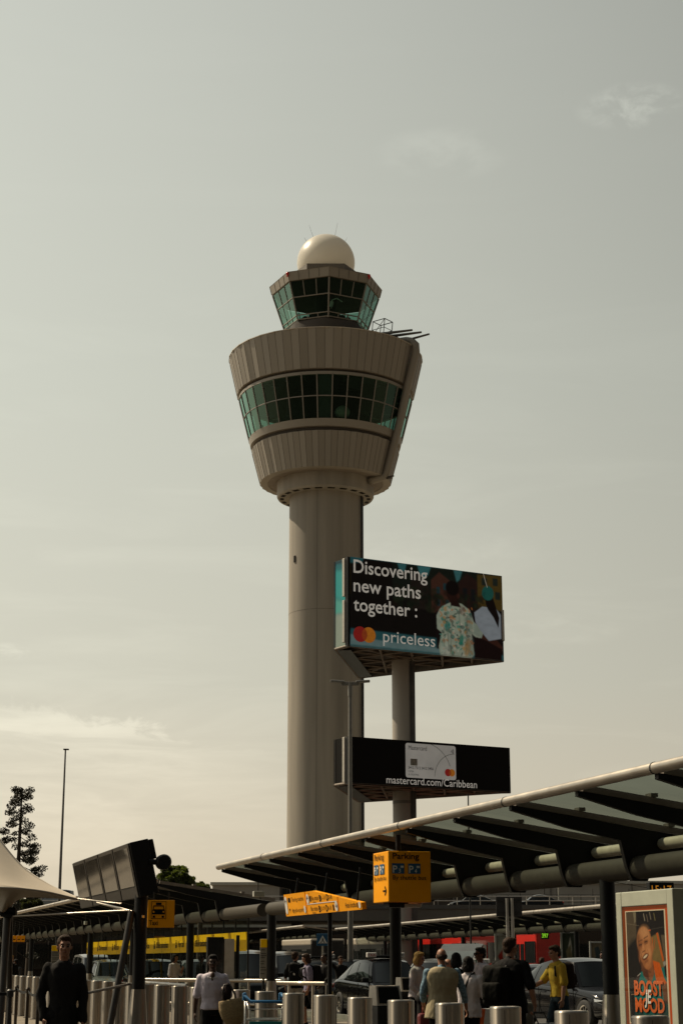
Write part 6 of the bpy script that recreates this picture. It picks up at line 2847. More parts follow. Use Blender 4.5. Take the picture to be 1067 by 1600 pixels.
        tl.build('tail_light', M_TAIL, t)
    gr = MB()
    gr.bbox((xf * .985, 0, zs + .22), (.06, w * 1.25, .16), .02)
    gr.build('grille', M_INK, t)
    for x, sgn in ((xf + .005, 1), (xr - .005, -1)):
        pl = MB()
        pl.bbox((x, 0, zs + .28), (.02, .52, .11), .004)
        pl.build('number_plate', M_PLATE_Y, t)
    # wheels
    for x in (-wb / 2, wb / 2):
        for sy in (-1, 1):
            ty = MB()
            c = Vector((x, sy * (w - .115), r))
            ty.lathe([(r * .66, -.105), (r * .93, -.11), (r, -.085), (r, .085), (r * .93, .11), (r * .66, .105)], 36, c=c, axis='y', sharp=False)
            wh = ty.build('wheel', M_RUBBER, t)
            rm = MB()
            yo = sy * .085
            rm.lathe([(r * .66, yo * 1.15), (r * .60, yo), (r * .57, yo * .2)], 36, c=c, axis='y', sharp=True)
            rm.lathe([(.001, yo * 1.02), (r * .16, yo * 1.02), (r * .18, yo * .7)], 20, c=c, axis='y')
            for k in range(10):
                a = 2 * math.pi * k / 10
                d = Vector((math.cos(a), 0, math.sin(a)))
                e = Vector((-math.sin(a), 0, math.cos(a)))
                A, B = c + d * r * .12 + Vector((0, yo, 0)), c + d * r * .61 + Vector((0, yo * .92, 0))
                wd = r * .05
                rm.add([A - e * wd * .7, B - e * wd, B + e * wd, A + e * wd * .7], [(0, 1, 2, 3)])
                rm.add([A - e * wd * .7 - Vector((0, yo * .3, 0)), B - e * wd - Vector((0, yo * .3, 0)), B - e * wd, A - e * wd * .7], [(0, 1, 2, 3)])
            rm.build('rim', M_RIM, wh)
            br = MB()
            br.lathe([(.001, yo * .1), (r * .58, yo * .1)], 24, c=c, axis='y')
            br.build('brake_disc', M_INK, wh)
    if taxi:
        zr_ = max(z for _, z in roof) + .045
        xm = .05
        if taxi == 'pair':
            for k, yy in ((0, -.44), (1, .44)):
                b = MB()
                b.bbox((xm, yy, zr_ + .09), (.10, .30, .14), .02)
                o = b.build('roof_sign', M_SIGNW, t)
                tx = MB()
                put_text(tx, 'TAXI', Vector((xm + .054, yy - .12, zr_ + .055)), Vector((0, 1, 0)), UP, size=.11, width=.24, bold=.01)
                tx.build('lettering', M_RED if yy < 0 else M_INK, o)
            b = MB()
            b.bbox((xm, 0, zr_ + .05), (.16, .56, .08), .02)
            b.tube((xm, -.5, zr_ + .02), (xm, .5, zr_ + .02), .025)
            b.build('sign_bar', M_BLACK, t)
        else:
            b = MB()
            b.bbox((xm, 0, zr_ + .08), (.20, .62, .15), .04)
            o = b.build('roof_sign', M_SIGNW, t)
            tx = MB()
            put_text(tx, 'TAXI', Vector((xm + .104, -.20, zr_ + .035)), Vector((0, 1, 0)), UP, size=.12, width=.40, bold=.01)
            tx.build('lettering', mat('taxi_green', (.02, .16, .06), .5), o)
    if tailgate:
        q = roof_pt(0, 1)
        hinge = Vector((q.x + .05, 0, q.z + .03))
        a = R(tailgate)
        d = Vector((-math.cos(a), 0, math.sin(a)))
        nn = Vector((math.sin(a), 0, math.cos(a)))
        tg = MB()
        Lg = 1.05
        for sg, off in ((1, .035), (-1, 0)):
            rows = []
            for i in range(7):
                f = i / 6
                ww = wr + (w * .80 - wr) * min(1, f * 1.6)
                rows.append([hinge + d * Lg * f + Vector((0, y * ww, 0)) + nn * (off + .10 * math.sin(f * 2.6) * 1) for y in (-1, -.5, 0, .5, 1)])
            tg.add([p for r_ in rows for p in r_], [(i * 5 + j, (i + 1) * 5 + j, (i + 1) * 5 + j + 1, i * 5 + j + 1) for i in range(6) for j in range(4)], 0 if sg == 1 else 1, True)
        go = tg.build('tailgate', [pm, M_INK], t)
        w2 = MB()
        rows = []
        for i in range(5):
            f = .10 + .50 * i / 4
            ww = (wr + (w * .80 - wr) * min(1, f * 1.6)) * .86
            rows.append([hinge + d * Lg * f + Vector((0, y * ww, 0)) + nn * (.045 + .10 * math.sin(f * 2.6)) for y in (-1, -.5, 0, .5, 1)])
        w2.add([p for r_ in rows for p in r_], [(i * 5 + j, (i + 1) * 5 + j, (i + 1) * 5 + j + 1, i * 5 + j + 1) for i in range(4) for j in range(4)], 0, True)
        w2.build('gate_window', mat('gate_glass', (.10, .12, .12), .08, coat=.5), go)
    return t


P_BLACK = paint('paint_black', (.003, .003, .0035), .10)
P_DGREY = paint('paint_dark_grey', (.007, .007, .008), .12)
P_GREY = paint('paint_silver_grey', (.055, .058, .06), .2, .4)
P_SILVER = paint('paint_silver', (.30, .31, .31), .25, .5)
P_LIGHT = paint('paint_pale_grey', (.10, .108, .11), .25, .3)
P_ROSE = paint('paint_rose_silver', (.15, .12, .12), .28, .3)

H = -AV
# car along the row whose near side has front and rear wheels at the given photo pixels
f1, r1 = at(583, HOR, 49.6), at(530.5, HOR, 52.3)
h1 = Vector((f1.x - r1.x, f1.y - r1.y, 0)).normalized()
n1_ = Vector((-h1.y, h1.x, 0))


def rank(s, n):
    p = LN(s, n)
    return Vector((p.x, p.y, 0))


car('taxi_car', 'black crossover taxi with two roof signs behind the bollards, left of the column', 'crossover', flat((f1 + r1) / 2) + n1_ * .90, h1, P_BLACK, 'cars waiting at the taxi stand', taxi='pair')
f2, r2 = at(911, HOR, 41.2), at(816, HOR, 43.9)
h2 = Vector((f2.x - r2.x, f2.y - r2.y, 0)).normalized()
n2_ = Vector((-h2.y, h2.x, 0))
car('parked_car', 'glossy black crossover car behind the man in the yellow T-shirt', 'crossover', flat((f2 + r2) / 2) + n2_ * .90, h2, P_DGREY, 'cars waiting at the taxi stand')
car('parked_car', 'pale grey car with its tailgate raised behind the blonde woman', 'crossover', flat(at(678, HOR, 57.5)), Vector((-.50, -.87, 0)), P_LIGHT, 'cars waiting at the taxi stand', tailgate=42)
car('taxi_car', 'silver taxi with one white roof sign behind the man in the white shirt', 'saloon', flat(at(748, HOR, 52.5)), H, P_ROSE, 'cars waiting at the taxi stand', taxi='one')
car('taxi_van', 'black van with a bright front pillar right of the totem', 'van', flat(at(383, HOR, 60)), H, P_BLACK, 'cars waiting at the taxi stand')
car('parked_van', 'dark people carrier behind the man wearing the black rucksack', 'van', flat(at(449, HOR, 70)), H, P_DGREY, 'cars waiting at the taxi stand')
car('taxi_car', 'grey taxi with two roof signs behind the man in the dark suit', 'crossover', flat(at(497, HOR, 62)), H, P_GREY, 'cars waiting at the taxi stand', taxi='pair')
car('parked_car', 'dark estate car under the crossing sign, behind the grey taxi', 'crossover', flat(at(545, HOR, 66)), H, P_BLACK, 'cars waiting at the taxi stand')
car('parked_car', 'black car seen through the glass panels below the yellow band', 'crossover', flat(at(246, HOR, 63)), H, P_BLACK, 'cars behind the glass panels')
car('parked_car', 'silver car seen through the glass panels left of the display post', 'crossover', flat(at(172, HOR, 74)), H, P_SILVER, 'cars behind the glass panels')
car('parked_van', 'silver van farthest left behind the glass panels', 'van', flat(at(146, HOR, 92)), H, P_SILVER, 'cars behind the glass panels')
car('parked_car', 'dark car behind the glass panels, beside the totem', 'crossover', flat(at(313, HOR, 70)), H, P_DGREY, 'cars behind the glass panels')
car('parked_car', 'dark saloon with a low roof behind the head of the man in yellow', 'saloon', flat(at(838, HOR, 63)), H, P_BLACK, 'cars waiting at the taxi stand')
# on the upper road
for px, kind, pm, lb in ((741, 'saloon', P_DGREY, 'dark car on the upper road left of the sign on two posts'), (842, 'saloon', P_BLACK, 'dark car on the upper road right of the sign on two posts'), (70, 'van', P_SILVER, 'silver van on the upper road below the tent tip')):
    q = at(px, HOR, 158)
    o = car('parked_car', lb, kind, flat(q), Vector((-1, .0, 0)), pm, 'cars on the upper road', detail=False)
    o.location.z = 6.0 if px > 100 else 6.0


def bus(label, px, Y, w, zt, top_col, body_col):
    """a bus parked along the rank; (px, Y) is the near end of its left flank, w its length"""
    a = flat(at(px, HOR, Y))
    c = a + AV * (w / 2)
    t = thing('city_bus', label, 'bus', c, math.atan2(-AV.y, -AV.x), 'buses at the far stops')
    m = MB()
    m.bbox((0, 1.25, (zt + .35) / 2), (w, 2.5, zt - .35), .10)
    m.build('body', body_col, t)
    tp = MB()
    tp.bbox((0, 1.25, zt - .16), (w - .02, 2.56, .46), .10)
    tp.build('roof_band', top_col, t)
    g = MB()
    g.box((0, -.012, zt * .62), (w - .3, .03, zt * .34))
    wi = g.build('window_band', M_WIN, t)
    f = MB()
    k = max(1, int(w / 1.5))
    for i in range(k + 1):
        f.box((-w / 2 + .15 + (w - .3) * i / k, -.035, zt * .62), (.07, .02, zt * .34))
    f.build('window_pillars', M_BLACK, wi)
    for x in (-w * .22, w * .30):
        d = MB()
        d.box((x, -.03, zt * .45), (1.25, .05, zt * .68))
        do = d.build('door', body_col, t)
        d = MB()
        for sx in (-.31, .31):
            d.box((x + sx, -.06, zt * .47), (.50, .02, zt * .56))
        d.build('door_pane', M_WIN, do)
    for x in (-w * .34, w * .40):
        wh = MB()
        wh.lathe([(.001, -.12), (.30, -.12), (.48, -.10), (.48, .1)], 28, c=(x, .05, .48), axis='y')
        wh.build('wheel', M_RUBBER, t)
    return t


M_WHITEBUS = mat('bus_white', (.40, .35, .28), .4, var=.05)
bus('red city bus behind the man in the black T-shirt', 838, 95, 10.6, 3.36, M_RED, M_RED)
bus('red city bus between the parking sign column and the raised tailgate', 722, 105.6, 11.5, 3.36, M_RED, M_RED)
bus('white coach behind the crossing sign and the grey street lamp', 607, 113, 9, 3.05, M_WHITEBUS, M_DARK)
bus('white coach in the distance, left of the crossing sign', 486, 125, 8, 3.1, M_WHITEBUS, M_DARK)


# ================================================================ people
from mathutils import noise as mnoise


def cloth(name, col, rough=.85, var=.12, scale=14):
    return mat('cloth_' + name, col, rough, var=var, scale=scale, bump=.12, bscale=160, spec=.15)


def skin(name, col):
    m = mat('skin_' + name, col, .5, var=.10, scale=9, spec=.3)
    m.node_tree.nodes['Principled BSDF'].inputs['Subsurface Weight'].default_value = .06
    m.node_tree.nodes['Principled BSDF'].inputs['Subsurface Radius'].default_value = (.02, .008, .004)
    return m


SK = {'fair': skin('fair', (.42, .22, .15)), 'tan': skin('tan', (.30, .145, .09)), 'brown': skin('brown', (.12, .055, .033)), 'dark': skin('dark', (.065, .033, .021))}
HAIR = {'black': mat('hair_black', (.010, .008, .007), .7, var=.3, scale=40, spec=.12), 'brown': mat('hair_brown', (.035, .020, .012), .7, var=.35, scale=40, spec=.12), 'blonde': mat('hair_blonde', (.34, .20, .075), .7, var=.35, scale=40, spec=.12), 'grey': mat('hair_grey', (.12, .10, .09), .7, var=.35, scale=40, spec=.12)}
M_EYE = mat('eye_dark', (.015, .011, .009), .2)
M_LIP = mat('lip', (.20, .07, .055), .5)


def blob(mb, name, mats, parent, voxel, smooth=4, wrinkle=0., wfreq=9., seed=0.):
    """fuse overlapping closed pieces into ONE continuous surface (voxel remesh), smooth it, press folds into it"""
    ob = bpy.data.objects.new('tmp', mb.mesh('tmp', M_INK))
    C.objects.link(ob)
    r_ = ob.modifiers.new('r', 'REMESH')
    r_.mode = 'VOXEL'
    r_.voxel_size = voxel
    s_ = ob.modifiers.new('s', 'SMOOTH')
    s_.factor = .5
    s_.iterations = smooth
    dg = bpy.context.evaluated_depsgraph_get()
    dg.update()
    me = bpy.data.meshes.new_from_object(ob.evaluated_get(dg))
    bpy.data.objects.remove(ob)
    me.name = name
    if wrinkle:
        nv = len(me.vertices)
        for v in me.vertices:
            c = v.co
            q = Vector((c.x * wfreq + seed, c.y * wfreq, c.z * wfreq * .62 + c.x * 3.))
            d = mnoise.noise(q) + .5 * mnoise.noise(q * 2.3)
            v.co = c + v.normal * (d * wrinkle)
    me.materials.clear()
    for m in (mats if isinstance(mats, (list, tuple)) else [mats]):
        me.materials.append(m)
    me.polygons.foreach_set('use_smooth', [True] * len(me.polygons))
    me.polygons.foreach_set('material_index', [0] * len(me.polygons))
    me.update()
    o = bpy.data.objects.new(name, me)
    C.objects.link(o)
    if parent is not None:
        o.parent = parent
    return o


def loft(mb, rings, n=20):
    """rings: (centre, rx, ry) with optional matrix; closed"""
    vs, fs = [], []
    for c, rx, ry, M in rings:
        for i in range(n):
            a = 2 * math.pi * i / n
            # slightly squared ellipse: flatter back and chest
            ca, sa = math.cos(a), math.sin(a)
            p = Vector((rx * math.copysign(abs(ca) ** .85, ca), ry * math.copysign(abs(sa) ** .9, sa), 0))
            vs.append(c + M @ p)
    for k in range(len(rings) - 1):
        for i in range(n):
            fs.append((k * n + i, k * n + (i + 1) % n, (k + 1) * n + (i + 1) % n, (k + 1) * n + i))
    fs.append(list(range(n))[::-1])
    fs.append([(len(rings) - 1) * n + i for i in range(n)])
    mb.add(vs, fs)


TORSO = [(.84, .165, .118), (.92, .168, .122), (1.02, .150, .108), (1.10, .143, .102), (1.22, .158, .114), (1.33, .176, .116), (1.41, .170, .100), (1.455, .125, .082), (1.49, .062, .060)]


def person(label, px, Y, H, rz, sk='tan', hair=('short', 'brown'), top=None, sleeve=1.0, hem=.84, bottom=None, shorts=False, arms=None, legs=None, lean=0., side=0., twist=0., head_yaw=0., head_pitch=0., width=1.0, voxel=.011,
           vest=None, glasses=False, loose=1.10, shoes=None, skirt=False, jacket=None, open_neck=False, name='person', group=None, z0=0.):
    p = at(px, HOR, Y)
    t = thing(name, label, 'person', (p.x, p.y, z0), rz, group)
    k = H / 1.75
    hip = Vector((0, 0, .92 * k))
    Mt = Matrix.Rotation(lean, 3, 'X') @ Matrix.Rotation(side, 3, 'Y') @ Matrix.Rotation(twist, 3, 'Z')

    def up(v):
        """a point of the upright upper body, leaned about the hips"""
        return hip + Mt @ (Vector(v) * k - hip)
    SKM = SK[sk]
    body = MB()
    rings = [(up((0, 0, z)), rx * k * width, ry * k * width, Mt) for z, rx, ry in TORSO]
    loft(body, rings)
    # neck and head
    Mh = Mt @ Matrix.Rotation(head_yaw, 3, 'Z') @ Matrix.Rotation(head_pitch, 3, 'X')
    nb, nt_ = up((0, .005, 1.45)), up((0, -.012, 1.56))
    body.capsule(nb, nt_, .060 * k, .054 * k)
    hc = up((0, -.022, 1.635))

    def hp(v):
        return hc + Mh @ (Vector(v) * k)
    body.ell(hp((0, .012, .025)), (.074 * k, .094 * k, .090 * k), M=Mh)
    body.ell(hp((0, -.022, -.045)), (.058 * k, .066 * k, .070 * k), M=Mh)
    body.ell(hp((0, -.052, -.090)), (.030 * k, .028 * k, .024 * k), M=Mh)
    body.ell(hp((0, -.064, .030)), (.052 * k, .026 * k, .016 * k), M=Mh)
    body.capsule(hp((0, -.082, .018)), hp((0, -.103, -.020)), .009 * k, .014 * k)
    for sx in (-1, 1):
        body.ell(hp((sx * .014, -.092, -.026)), (.010 * k, .012 * k, .009 * k), M=Mh)
        body.ell(hp((sx * .076, .012, -.005)), (.010 * k, .022 * k, .032 * k), M=Mh)
        body.ell(hp((sx * .038, -.062, -.022)), (.022 * k, .022 * k, .022 * k), M=Mh)
    body.ell(hp((0, -.083, -.055)), (.026 * k, .012 * k, .010 * k), M=Mh)
    if open_neck:    # skin in the open collar
        body.ell(up((0, -.095, 1.425)), (.040 * k, .040 * k, .075 * k), M=Mt)
        body.ell(up((0, -.112, 1.375)), (.020 * k, .026 * k, .055 * k), M=Mt)
    # arms
    shirt = MB() if top else None
    vst = MB() if vest else None
    A = {-1: ((-.16, .03, -.98), (-.04, -.16, -.98)), 1: ((.16, .03, -.98), (.04, -.16, -.98))}
    if arms:
        A.update(arms)
    hands = {}
    for sx in (-1, 1):
        sh = up((sx * .185 * width, .005, 1.405))
        ud, fd = Vector(A[sx][0]).normalized(), Vector(A[sx][1]).normalized()
        el = sh + ud * .285 * k
        wr = el + fd * .250 * k
        body.ell(sh, (.054 * k, .052 * k, .054 * k))
        body.capsule(sh, el, .052 * k, .042 * k)
        body.capsule(el, el.lerp(wr, .35), .042 * k, .041 * k)
        body.capsule(el.lerp(wr, .35), wr, .041 * k, .027 * k)
        # hand: palm, four fingers of different length, thumb from the side of the palm
        hd = (Vector(A[sx][2]).normalized() if len(A[sx]) > 2 else fd)
        pn = (Vector(A[sx][3]).normalized() if len(A[sx]) > 3 else Vector((-sx, 0, 0)))
        pn = (pn - hd * pn.dot(hd)).normalized()
        sd = hd.cross(pn).normalized()
        if sd.y > 0 and len(A[sx]) <= 3:
            sd = -sd          # thumb side forward
        curl = A[sx][4] if len(A[sx]) > 4 else .55
        Mp = Matrix((sd, pn, hd)).transposed()
        body.ell(wr + hd * .048 * k, (.042 * k, .017 * k, .056 * k), M=Mp)
        for i, L_ in enumerate((.070, .080, .074, .058)):
            b0 = wr + hd * .088 * k + sd * (.030 - .020 * i) * k
            c1 = curl * (.8 + .12 * i)
            d1 = (hd * math.cos(c1) + pn * math.sin(c1))
            d2 = (hd * math.cos(c1 * 2.1) + pn * math.sin(c1 * 2.1))
            b1 = b0 + d1 * L_ * .52 * k
            body.capsule(b0 - hd * .012 * k, b1, .0098 * k, .0090 * k, n=8)
            body.capsule(b1, b1 + d2 * L_ * .48 * k, .0090 * k, .0078 * k, n=8)
        t0 = wr + hd * .028 * k + sd * .034 * k
        t1 = t0 + (hd * .62 + sd * .62 + pn * .35).normalized() * .036 * k
        body.capsule(wr + hd * .02 * k + sd * .02 * k, t0, .014 * k, .0125 * k, n=8)
        body.capsule(t0, t1, .0125 * k, .011 * k, n=8)
        body.capsule(t1, t1 + (hd * .85 + sd * .2 + pn * .4).normalized() * .028 * k, .011 * k, .009 * k, n=8)
        hands[sx] = wr + hd * .075 * k
        if shirt is not None and sleeve > 0:
            r1 = .020 if sleeve > .6 else .026
            shirt.ell(sh, (.068 * k, .066 * k, .068 * k))
            if sleeve <= .5:
                e = sh.lerp(el, sleeve * 2)
                shirt.capsule(sh, e, .066 * k, (.046 + r1) * k)
            else:
                shirt.capsule(sh, el, .064 * k, .056 * k)
                shirt.capsule(el, el.lerp(wr, (sleeve - .5) * 2), .056 * k, .043 * k)
    # legs
    Lg = {-1: ((-.01, -.02, -1), (0, .03, -1)), 1: ((.01, .02, -1), (0, .03, -1))}
    if legs:
        Lg.update(legs)
    tr = MB()
    ground = 9
    feet = []
    for sx in (-1, 1):
        h0 = hip + Vector((sx * .088 * k * width, 0, -.02 * k))
        td, cd = Vector(Lg[sx][0]).normalized(), Vector(Lg[sx][1]).normalized()
        kn = h0 + td * .415 * k
        an = kn + cd * .405 * k
        body.capsule(h0, kn, .086 * k * width, .057 * k)
        body.capsule(kn, kn.lerp(an, .35), .057 * k, .057 * k)
        body.capsule(kn.lerp(an, .35), an, .057 * k, .038 * k)
        fo = an + Vector((0, -.06 * k, -.045 * k))
        body.ell(fo, (.042 * k, .12 * k, .036 * k))
        feet.append((an, fo))
        if bottom:
            tr.ell(h0, (.100 * k * width, .112 * k * width, .11 * k))
            if shorts:
                tr.capsule(h0, h0.lerp(kn, .92), .104 * k * width, .088 * k)
            elif skirt:
                tr.capsule(h0, h0.lerp(kn, 1.0), .110 * k * width, .105 * k)
            else:
                tr.capsule(h0, kn, .102 * k * width, .076 * k)
                tr.capsule(kn, an, .076 * k, .062 * k)
    blob(body, 'body', SKM, t, voxel, smooth=3)
    if bottom:
        loft(tr, [(up((0, 0, z)), rx * k * 1.07 * width, ry * k * 1.07 * width, Mt) for z, rx, ry in ((.84, .165, .118), (.92, .168, .122), (.99, .158, .113), (1.03, .150, .108))])
        blob(tr, 'trousers' if not (shorts or skirt) else ('shorts' if shorts else 'skirt'), bottom, t, max(voxel, .015), wrinkle=.007, seed=px)
    if top:
        rr = [q for q in TORSO if q[0] >= hem - .001 and q[0] < 1.485] + [(1.482, .078, .070)]
        lo = [(hem, TORSO[0][1] * 1.06, TORSO[0][2] * 1.08)] if hem < .84 else []
        loft(shirt, [(up((0, 0, z)), (rx * loose + .004) * k * width, (ry * loose + .006) * k * width, Mt) for z, rx, ry in lo + rr])
        shirt.capsule(up((0, .01, 1.44)), up((0, .004, 1.475)), .075 * k, .068 * k)
        blob(shirt, 'shirt', top, t, max(voxel, .014), wrinkle=.011, wfreq=10, seed=px * .37)
    if vest:
        rr = [(hem, .19, .14)] + [q for q in TORSO if .9 < q[0] < 1.46]
        loft(vst, [(up((0, 0, z)), (rx * loose * 1.06 + .012) * k * width, (ry * loose * 1.1 + .014) * k * width, Mt) for z, rx, ry in rr + [(1.487, .072, .066)]])
        for sx in (-1, 1):
            vst.ell(up((sx * .150 * width, .01, 1.385)), (.062 * k, .075 * k, .062 * k))
        blob(vst, 'waistcoat', vest, t, max(voxel, .014), wrinkle=.008, wfreq=9, seed=px)
    # shoes
    shm = MB()
    for an, fo in feet:
        shm.ell(fo + Vector((0, -.005, .0)), (.050 * k, .135 * k, .046 * k))
        shm.ell(an + Vector((0, .015, -.04 * k)), (.045 * k, .055 * k, .055 * k))
    blob(shm, 'shoes', shoes or M_BLACK, t, .014)
    # hair
    if hair:
        kind, colr = hair
        hm = MB()
        if kind in ('short', 'bob', 'long', 'tied'):
            hm.ell(hp((0, .026, .048)), (.084 * k, .098 * k, .082 * k), M=Mh)
            hm.ell(hp((0, .060, -.01)), (.074 * k, .056 * k, .075 * k), M=Mh)
            hm.ell(hp((0, -.035, .092)), (.062 * k, .050 * k, .030 * k), M=Mh)
            for sx in (-1, 1):
                hm.ell(hp((sx * .070, .022, .03)), (.016 * k, .045 * k, .045 * k), M=Mh)
        if kind in ('bob', 'long'):
            for sx in (-1, 1):
                hm.ell(hp((sx * .074, .015, -.04)), (.024 * k, .058 * k, .085 * k), M=Mh)
            hm.ell(hp((0, .068, -.06)), (.088 * k, .050 * k, .085 * k), M=Mh)
        if kind == 'long':
            hm.ell(hp((0, .075, -.13)), (.085 * k, .045 * k, .10 * k), M=Mh)
        if kind == 'tied':
            hm.ell(hp((0, .115, .03)), (.036 * k, .036 * k, .036 * k), M=Mh)
        if kind == 'buzz':
            hm.ell(hp((0, .018, .036)), (.077 * k, .096 * k, .086 * k), M=Mh)
            hm.ell(hp((0, .055, -.01)), (.070 * k, .055 * k, .065 * k), M=Mh)
        if kind == 'fringe':
            hm.ell(hp((0, .058, -.012)), (.076 * k, .056 * k, .050 * k), M=Mh)
            for sx in (-1, 1):
                hm.ell(hp((sx * .068, .03, -.0)), (.014 * k, .042 * k, .034 * k), M=Mh)
        blob(hm, 'hair', HAIR[colr], t, .009, wrinkle=.006, wfreq=38, seed=px)
    # eyes, brows, mouth
    for sx in (-1, 1):
        e = MB()
        e.ell(hp((sx * .031, -.0815, .004)), (.0145 * k, .010 * k, .0075 * k), M=Mh)
        e.ell(hp((sx * .033, -.087, .024)), (.020 * k, .007 * k, .005 * k), M=Mh)
        e.build('eye', M_EYE, t)
    mo = MB()
    mo.ell(hp((0, -.0925, -.056)), (.023 * k, .007 * k, .006 * k), M=Mh)
    mo.build('mouth', M_LIP, t)
    if glasses:
        g = MB()
        for sx in (-1, 1):
            g.ell(hp((sx * .033, -.094, .006)), (.027 * k, .008 * k, .020 * k), M=Mh)
            g.tube(hp((sx * .06, -.088, .010)), hp((sx * .078, .01, .012)), .004)
        g.tube(hp((-.02, -.098, .012)), hp((.02, -.098, .012)), .004)
        g.build('sunglasses', M_INK, t)
    if jacket:
        # white shirt front seen in the open jacket
        f = MB()
        loft(f, [(up((0, -.052, z)), .05 * k, .092 * k, Mt) for z in (1.05, 1.2, 1.33, 1.44)])
        blob(f, 'shirt_front', jacket, t, voxel)
    Mw = Matrix.Rotation(rz, 3, 'Z')
    W_ = lambda v: Vector((p.x, p.y, z0)) + Mw @ Vector(v)
    return t, {s: W_(h) for s, h in hands.items()}, (lambda v: W_(up(v))), Mw @ Mt, k


def backpack(label, fn, M, k, col, w=.30, h=.46, d=.17, off=(0, .20, 1.22), name='rucksack', pocket=True, marks=False):
    """hung on a back: fn maps an upright-body point to the world"""
    c = fn(Vector(off))
    t = thing(name, label, 'rucksack', c)
    t.rotation_euler = M.to_euler()
    b = MB()
    b.bbox((0, 0, 0), (w, d, h), .05)
    b.ell((0, .01, h * .42), (w * .46, d * .46, h * .13))
    blob(b, 'bag', col, t, .012, wrinkle=.008, wfreq=11, seed=w)
    if pocket:
        q = MB()
        q.bbox((0, d * .56, -h * .14), (w * .78, d * .42, h * .46), .035)
        blob(q, 'pocket', col, t, .012, wrinkle=.006, wfreq=12, seed=h)
    for sx in (-1, 1):
        s = MB()
        s.poly([(sx * w * .26, -d * .35, h * .46), (sx * w * .30, -d * .62, h * .52), (sx * w * .40, -d * 1.75, h * .40), (sx * w * .46, -d * 1.85, h * .1), (sx * w * .50, -d * 1.0, -h * .2), (sx * w * .42, -d * .3, -h * .36)], .021, n=8)
        s.build('strap', M_BLACK, t)
    if marks:
        m = MB()
        for i in range(3):
            m.add([(-.03 + i * .022, d * .79, -h * .1), (-.012 + i * .022, d * .79, -h * .1), (.002 + i * .014, d * .79, -h * .02 + i * .012), (-.010 + i * .014, d * .79, -h * .02 + i * .012)], [(0, 1, 2, 3)])
        m.build('stripes_logo', M_SIGNW, t)
    return t


K_BLACK = cloth('black', (.0065, .006, .006))
K_CHAR = cloth('charcoal', (.014, .0125, .0115))
K_WHITE = cloth('white', (.56, .51, .52))
K_LILAC = cloth('lilac_white', (.60, .54, .60))
K_JEANS = cloth('denim', (.028, .045, .060), var=.25)
K_YEL = cloth('mustard', (.55, .36, .045))
K_BEIGE = cloth('beige', (.36, .30, .19))
K_BLUE = cloth('blue_check', (.17, .26, .33), var=.45, scale=40)
K_PLAID = cloth('plaid', (.20, .18, .25), var=.5, scale=45)
K_GREY = cloth('dark_grey', (.055, .052, .050))
K_STONE = cloth('stone', (.30, .28, .25))

# man in black at the left
_, hd, fn, M, k = person('man in a black sweater standing at the left with a hand at his pocket', 101, 20.0, 1.85, R(4), 'tan', ('short', 'brown'), K_CHAR, 1.0, .80, K_BLACK,
                         arms={-1: ((-.24, .06, -.97), (.16, -.30, -.94), (.25, -.3, -.9), (.9, .2, .1), .7), 1: ((.17, .06, -.98), (.03, -.10, -.99), (0, -.05, -1), (-.9, .3, 0), 1.1)},
                         legs={-1: ((-.04, -.06, -1), (0, .05, -1)), 1: ((.05, .05, -1), (0, .08, -1))}, head_yaw=R(10), voxel=.010, loose=1.05, width=.92)
c = hd[1]
t = thing('travel_bag', 'black bag carried in the hand of the man in the black sweater', 'bag', (c.x + .04, c.y, 0))
m = MB()
m.bbox((0, 0, c.z - .28), (.36, .15, .30), .05)
blob(m, 'bag', K_BLACK, t, .012, wrinkle=.008, seed=3)
m = MB()
m.poly([(-.12, 0, c.z - .14), (-.10, 0, c.z - .03), (0, 0, c.z + .0), (.08, 0, c.z - .03), (.11, 0, c.z - .14)], .013, n=8)
m.build('handle', M_BLACK, t)

# woman in the white blouse with a straw bag
_, hd, fn, M, k = person('woman in a white short-sleeved blouse carrying a straw bag', 333, 26.1, 1.66, R(3), 'dark', ('tied', 'black'), K_LILAC, .46, .86, K_BLACK,
                         arms={-1: ((-.22, .12, -.97), (-.10, .02, -.99), (0, -.1, -1), (.9, .2, 0), .5), 1: ((.26, .10, -.96), (-.10, -.86, .42), (-.5, -.7, .3), (-.2, .3, -.9), .9)},
                         legs={-1: ((-.02, -.22, -.97), (0, .10, -1)), 1: ((.02, .16, -.98), (0, .35, -.93))}, width=1.0, voxel=.010, loose=1.13, open_neck=True)
t = thing('straw_bag', 'round straw bag with dark handles on the arm of the woman in white', 'bag', at(362, HOR, 25.85))
t.location.z = 0
zb = 1.075
m = MB()
loft(m, [(Vector((0, 0, zb - .42 + z)), rx, ry, Matrix.Identity(3)) for z, rx, ry in ((0, .06, .04), (.03, .12, .07), (.12, .175, .10), (.24, .20, .11), (.34, .195, .10), (.38, .185, .09))])
b_ = blob(m, 'basket', mat('straw', (.30, .21, .10), .8, var=.35, scale=30, streak=(1, 1, 4), bump=.5, bscale=70), t, .010, wrinkle=.004, seed=4)
b_.rotation_euler = (0, R(-10), 0)
b_.location = (.18, 0, .01)
for sy in (-.06, .06):
    m = MB()
    m.poly([(-.10, sy, zb - .08), (-.12, sy, zb + .06), (-.10, sy * .6, zb + .16), (-.02, sy * .6, zb + .17), (.06, sy, zb + .02), (.08, sy, zb - .10)], .012, n=8)
    m.build('handle', mat('leather_dark', (.02, .012, .009), .5), t)
m = MB()
m.ell((-.04, .0, zb + .07), (.055, .06, .13))
m.ell((-.10, -.02, zb - .04), (.03, .03, .10))
blob(m, 'scarf', cloth('scarf', (.022, .012, .012)), t, .011, wrinkle=.014, wfreq=18, seed=8)
m = MB()
q = at(333, HOR, 27)
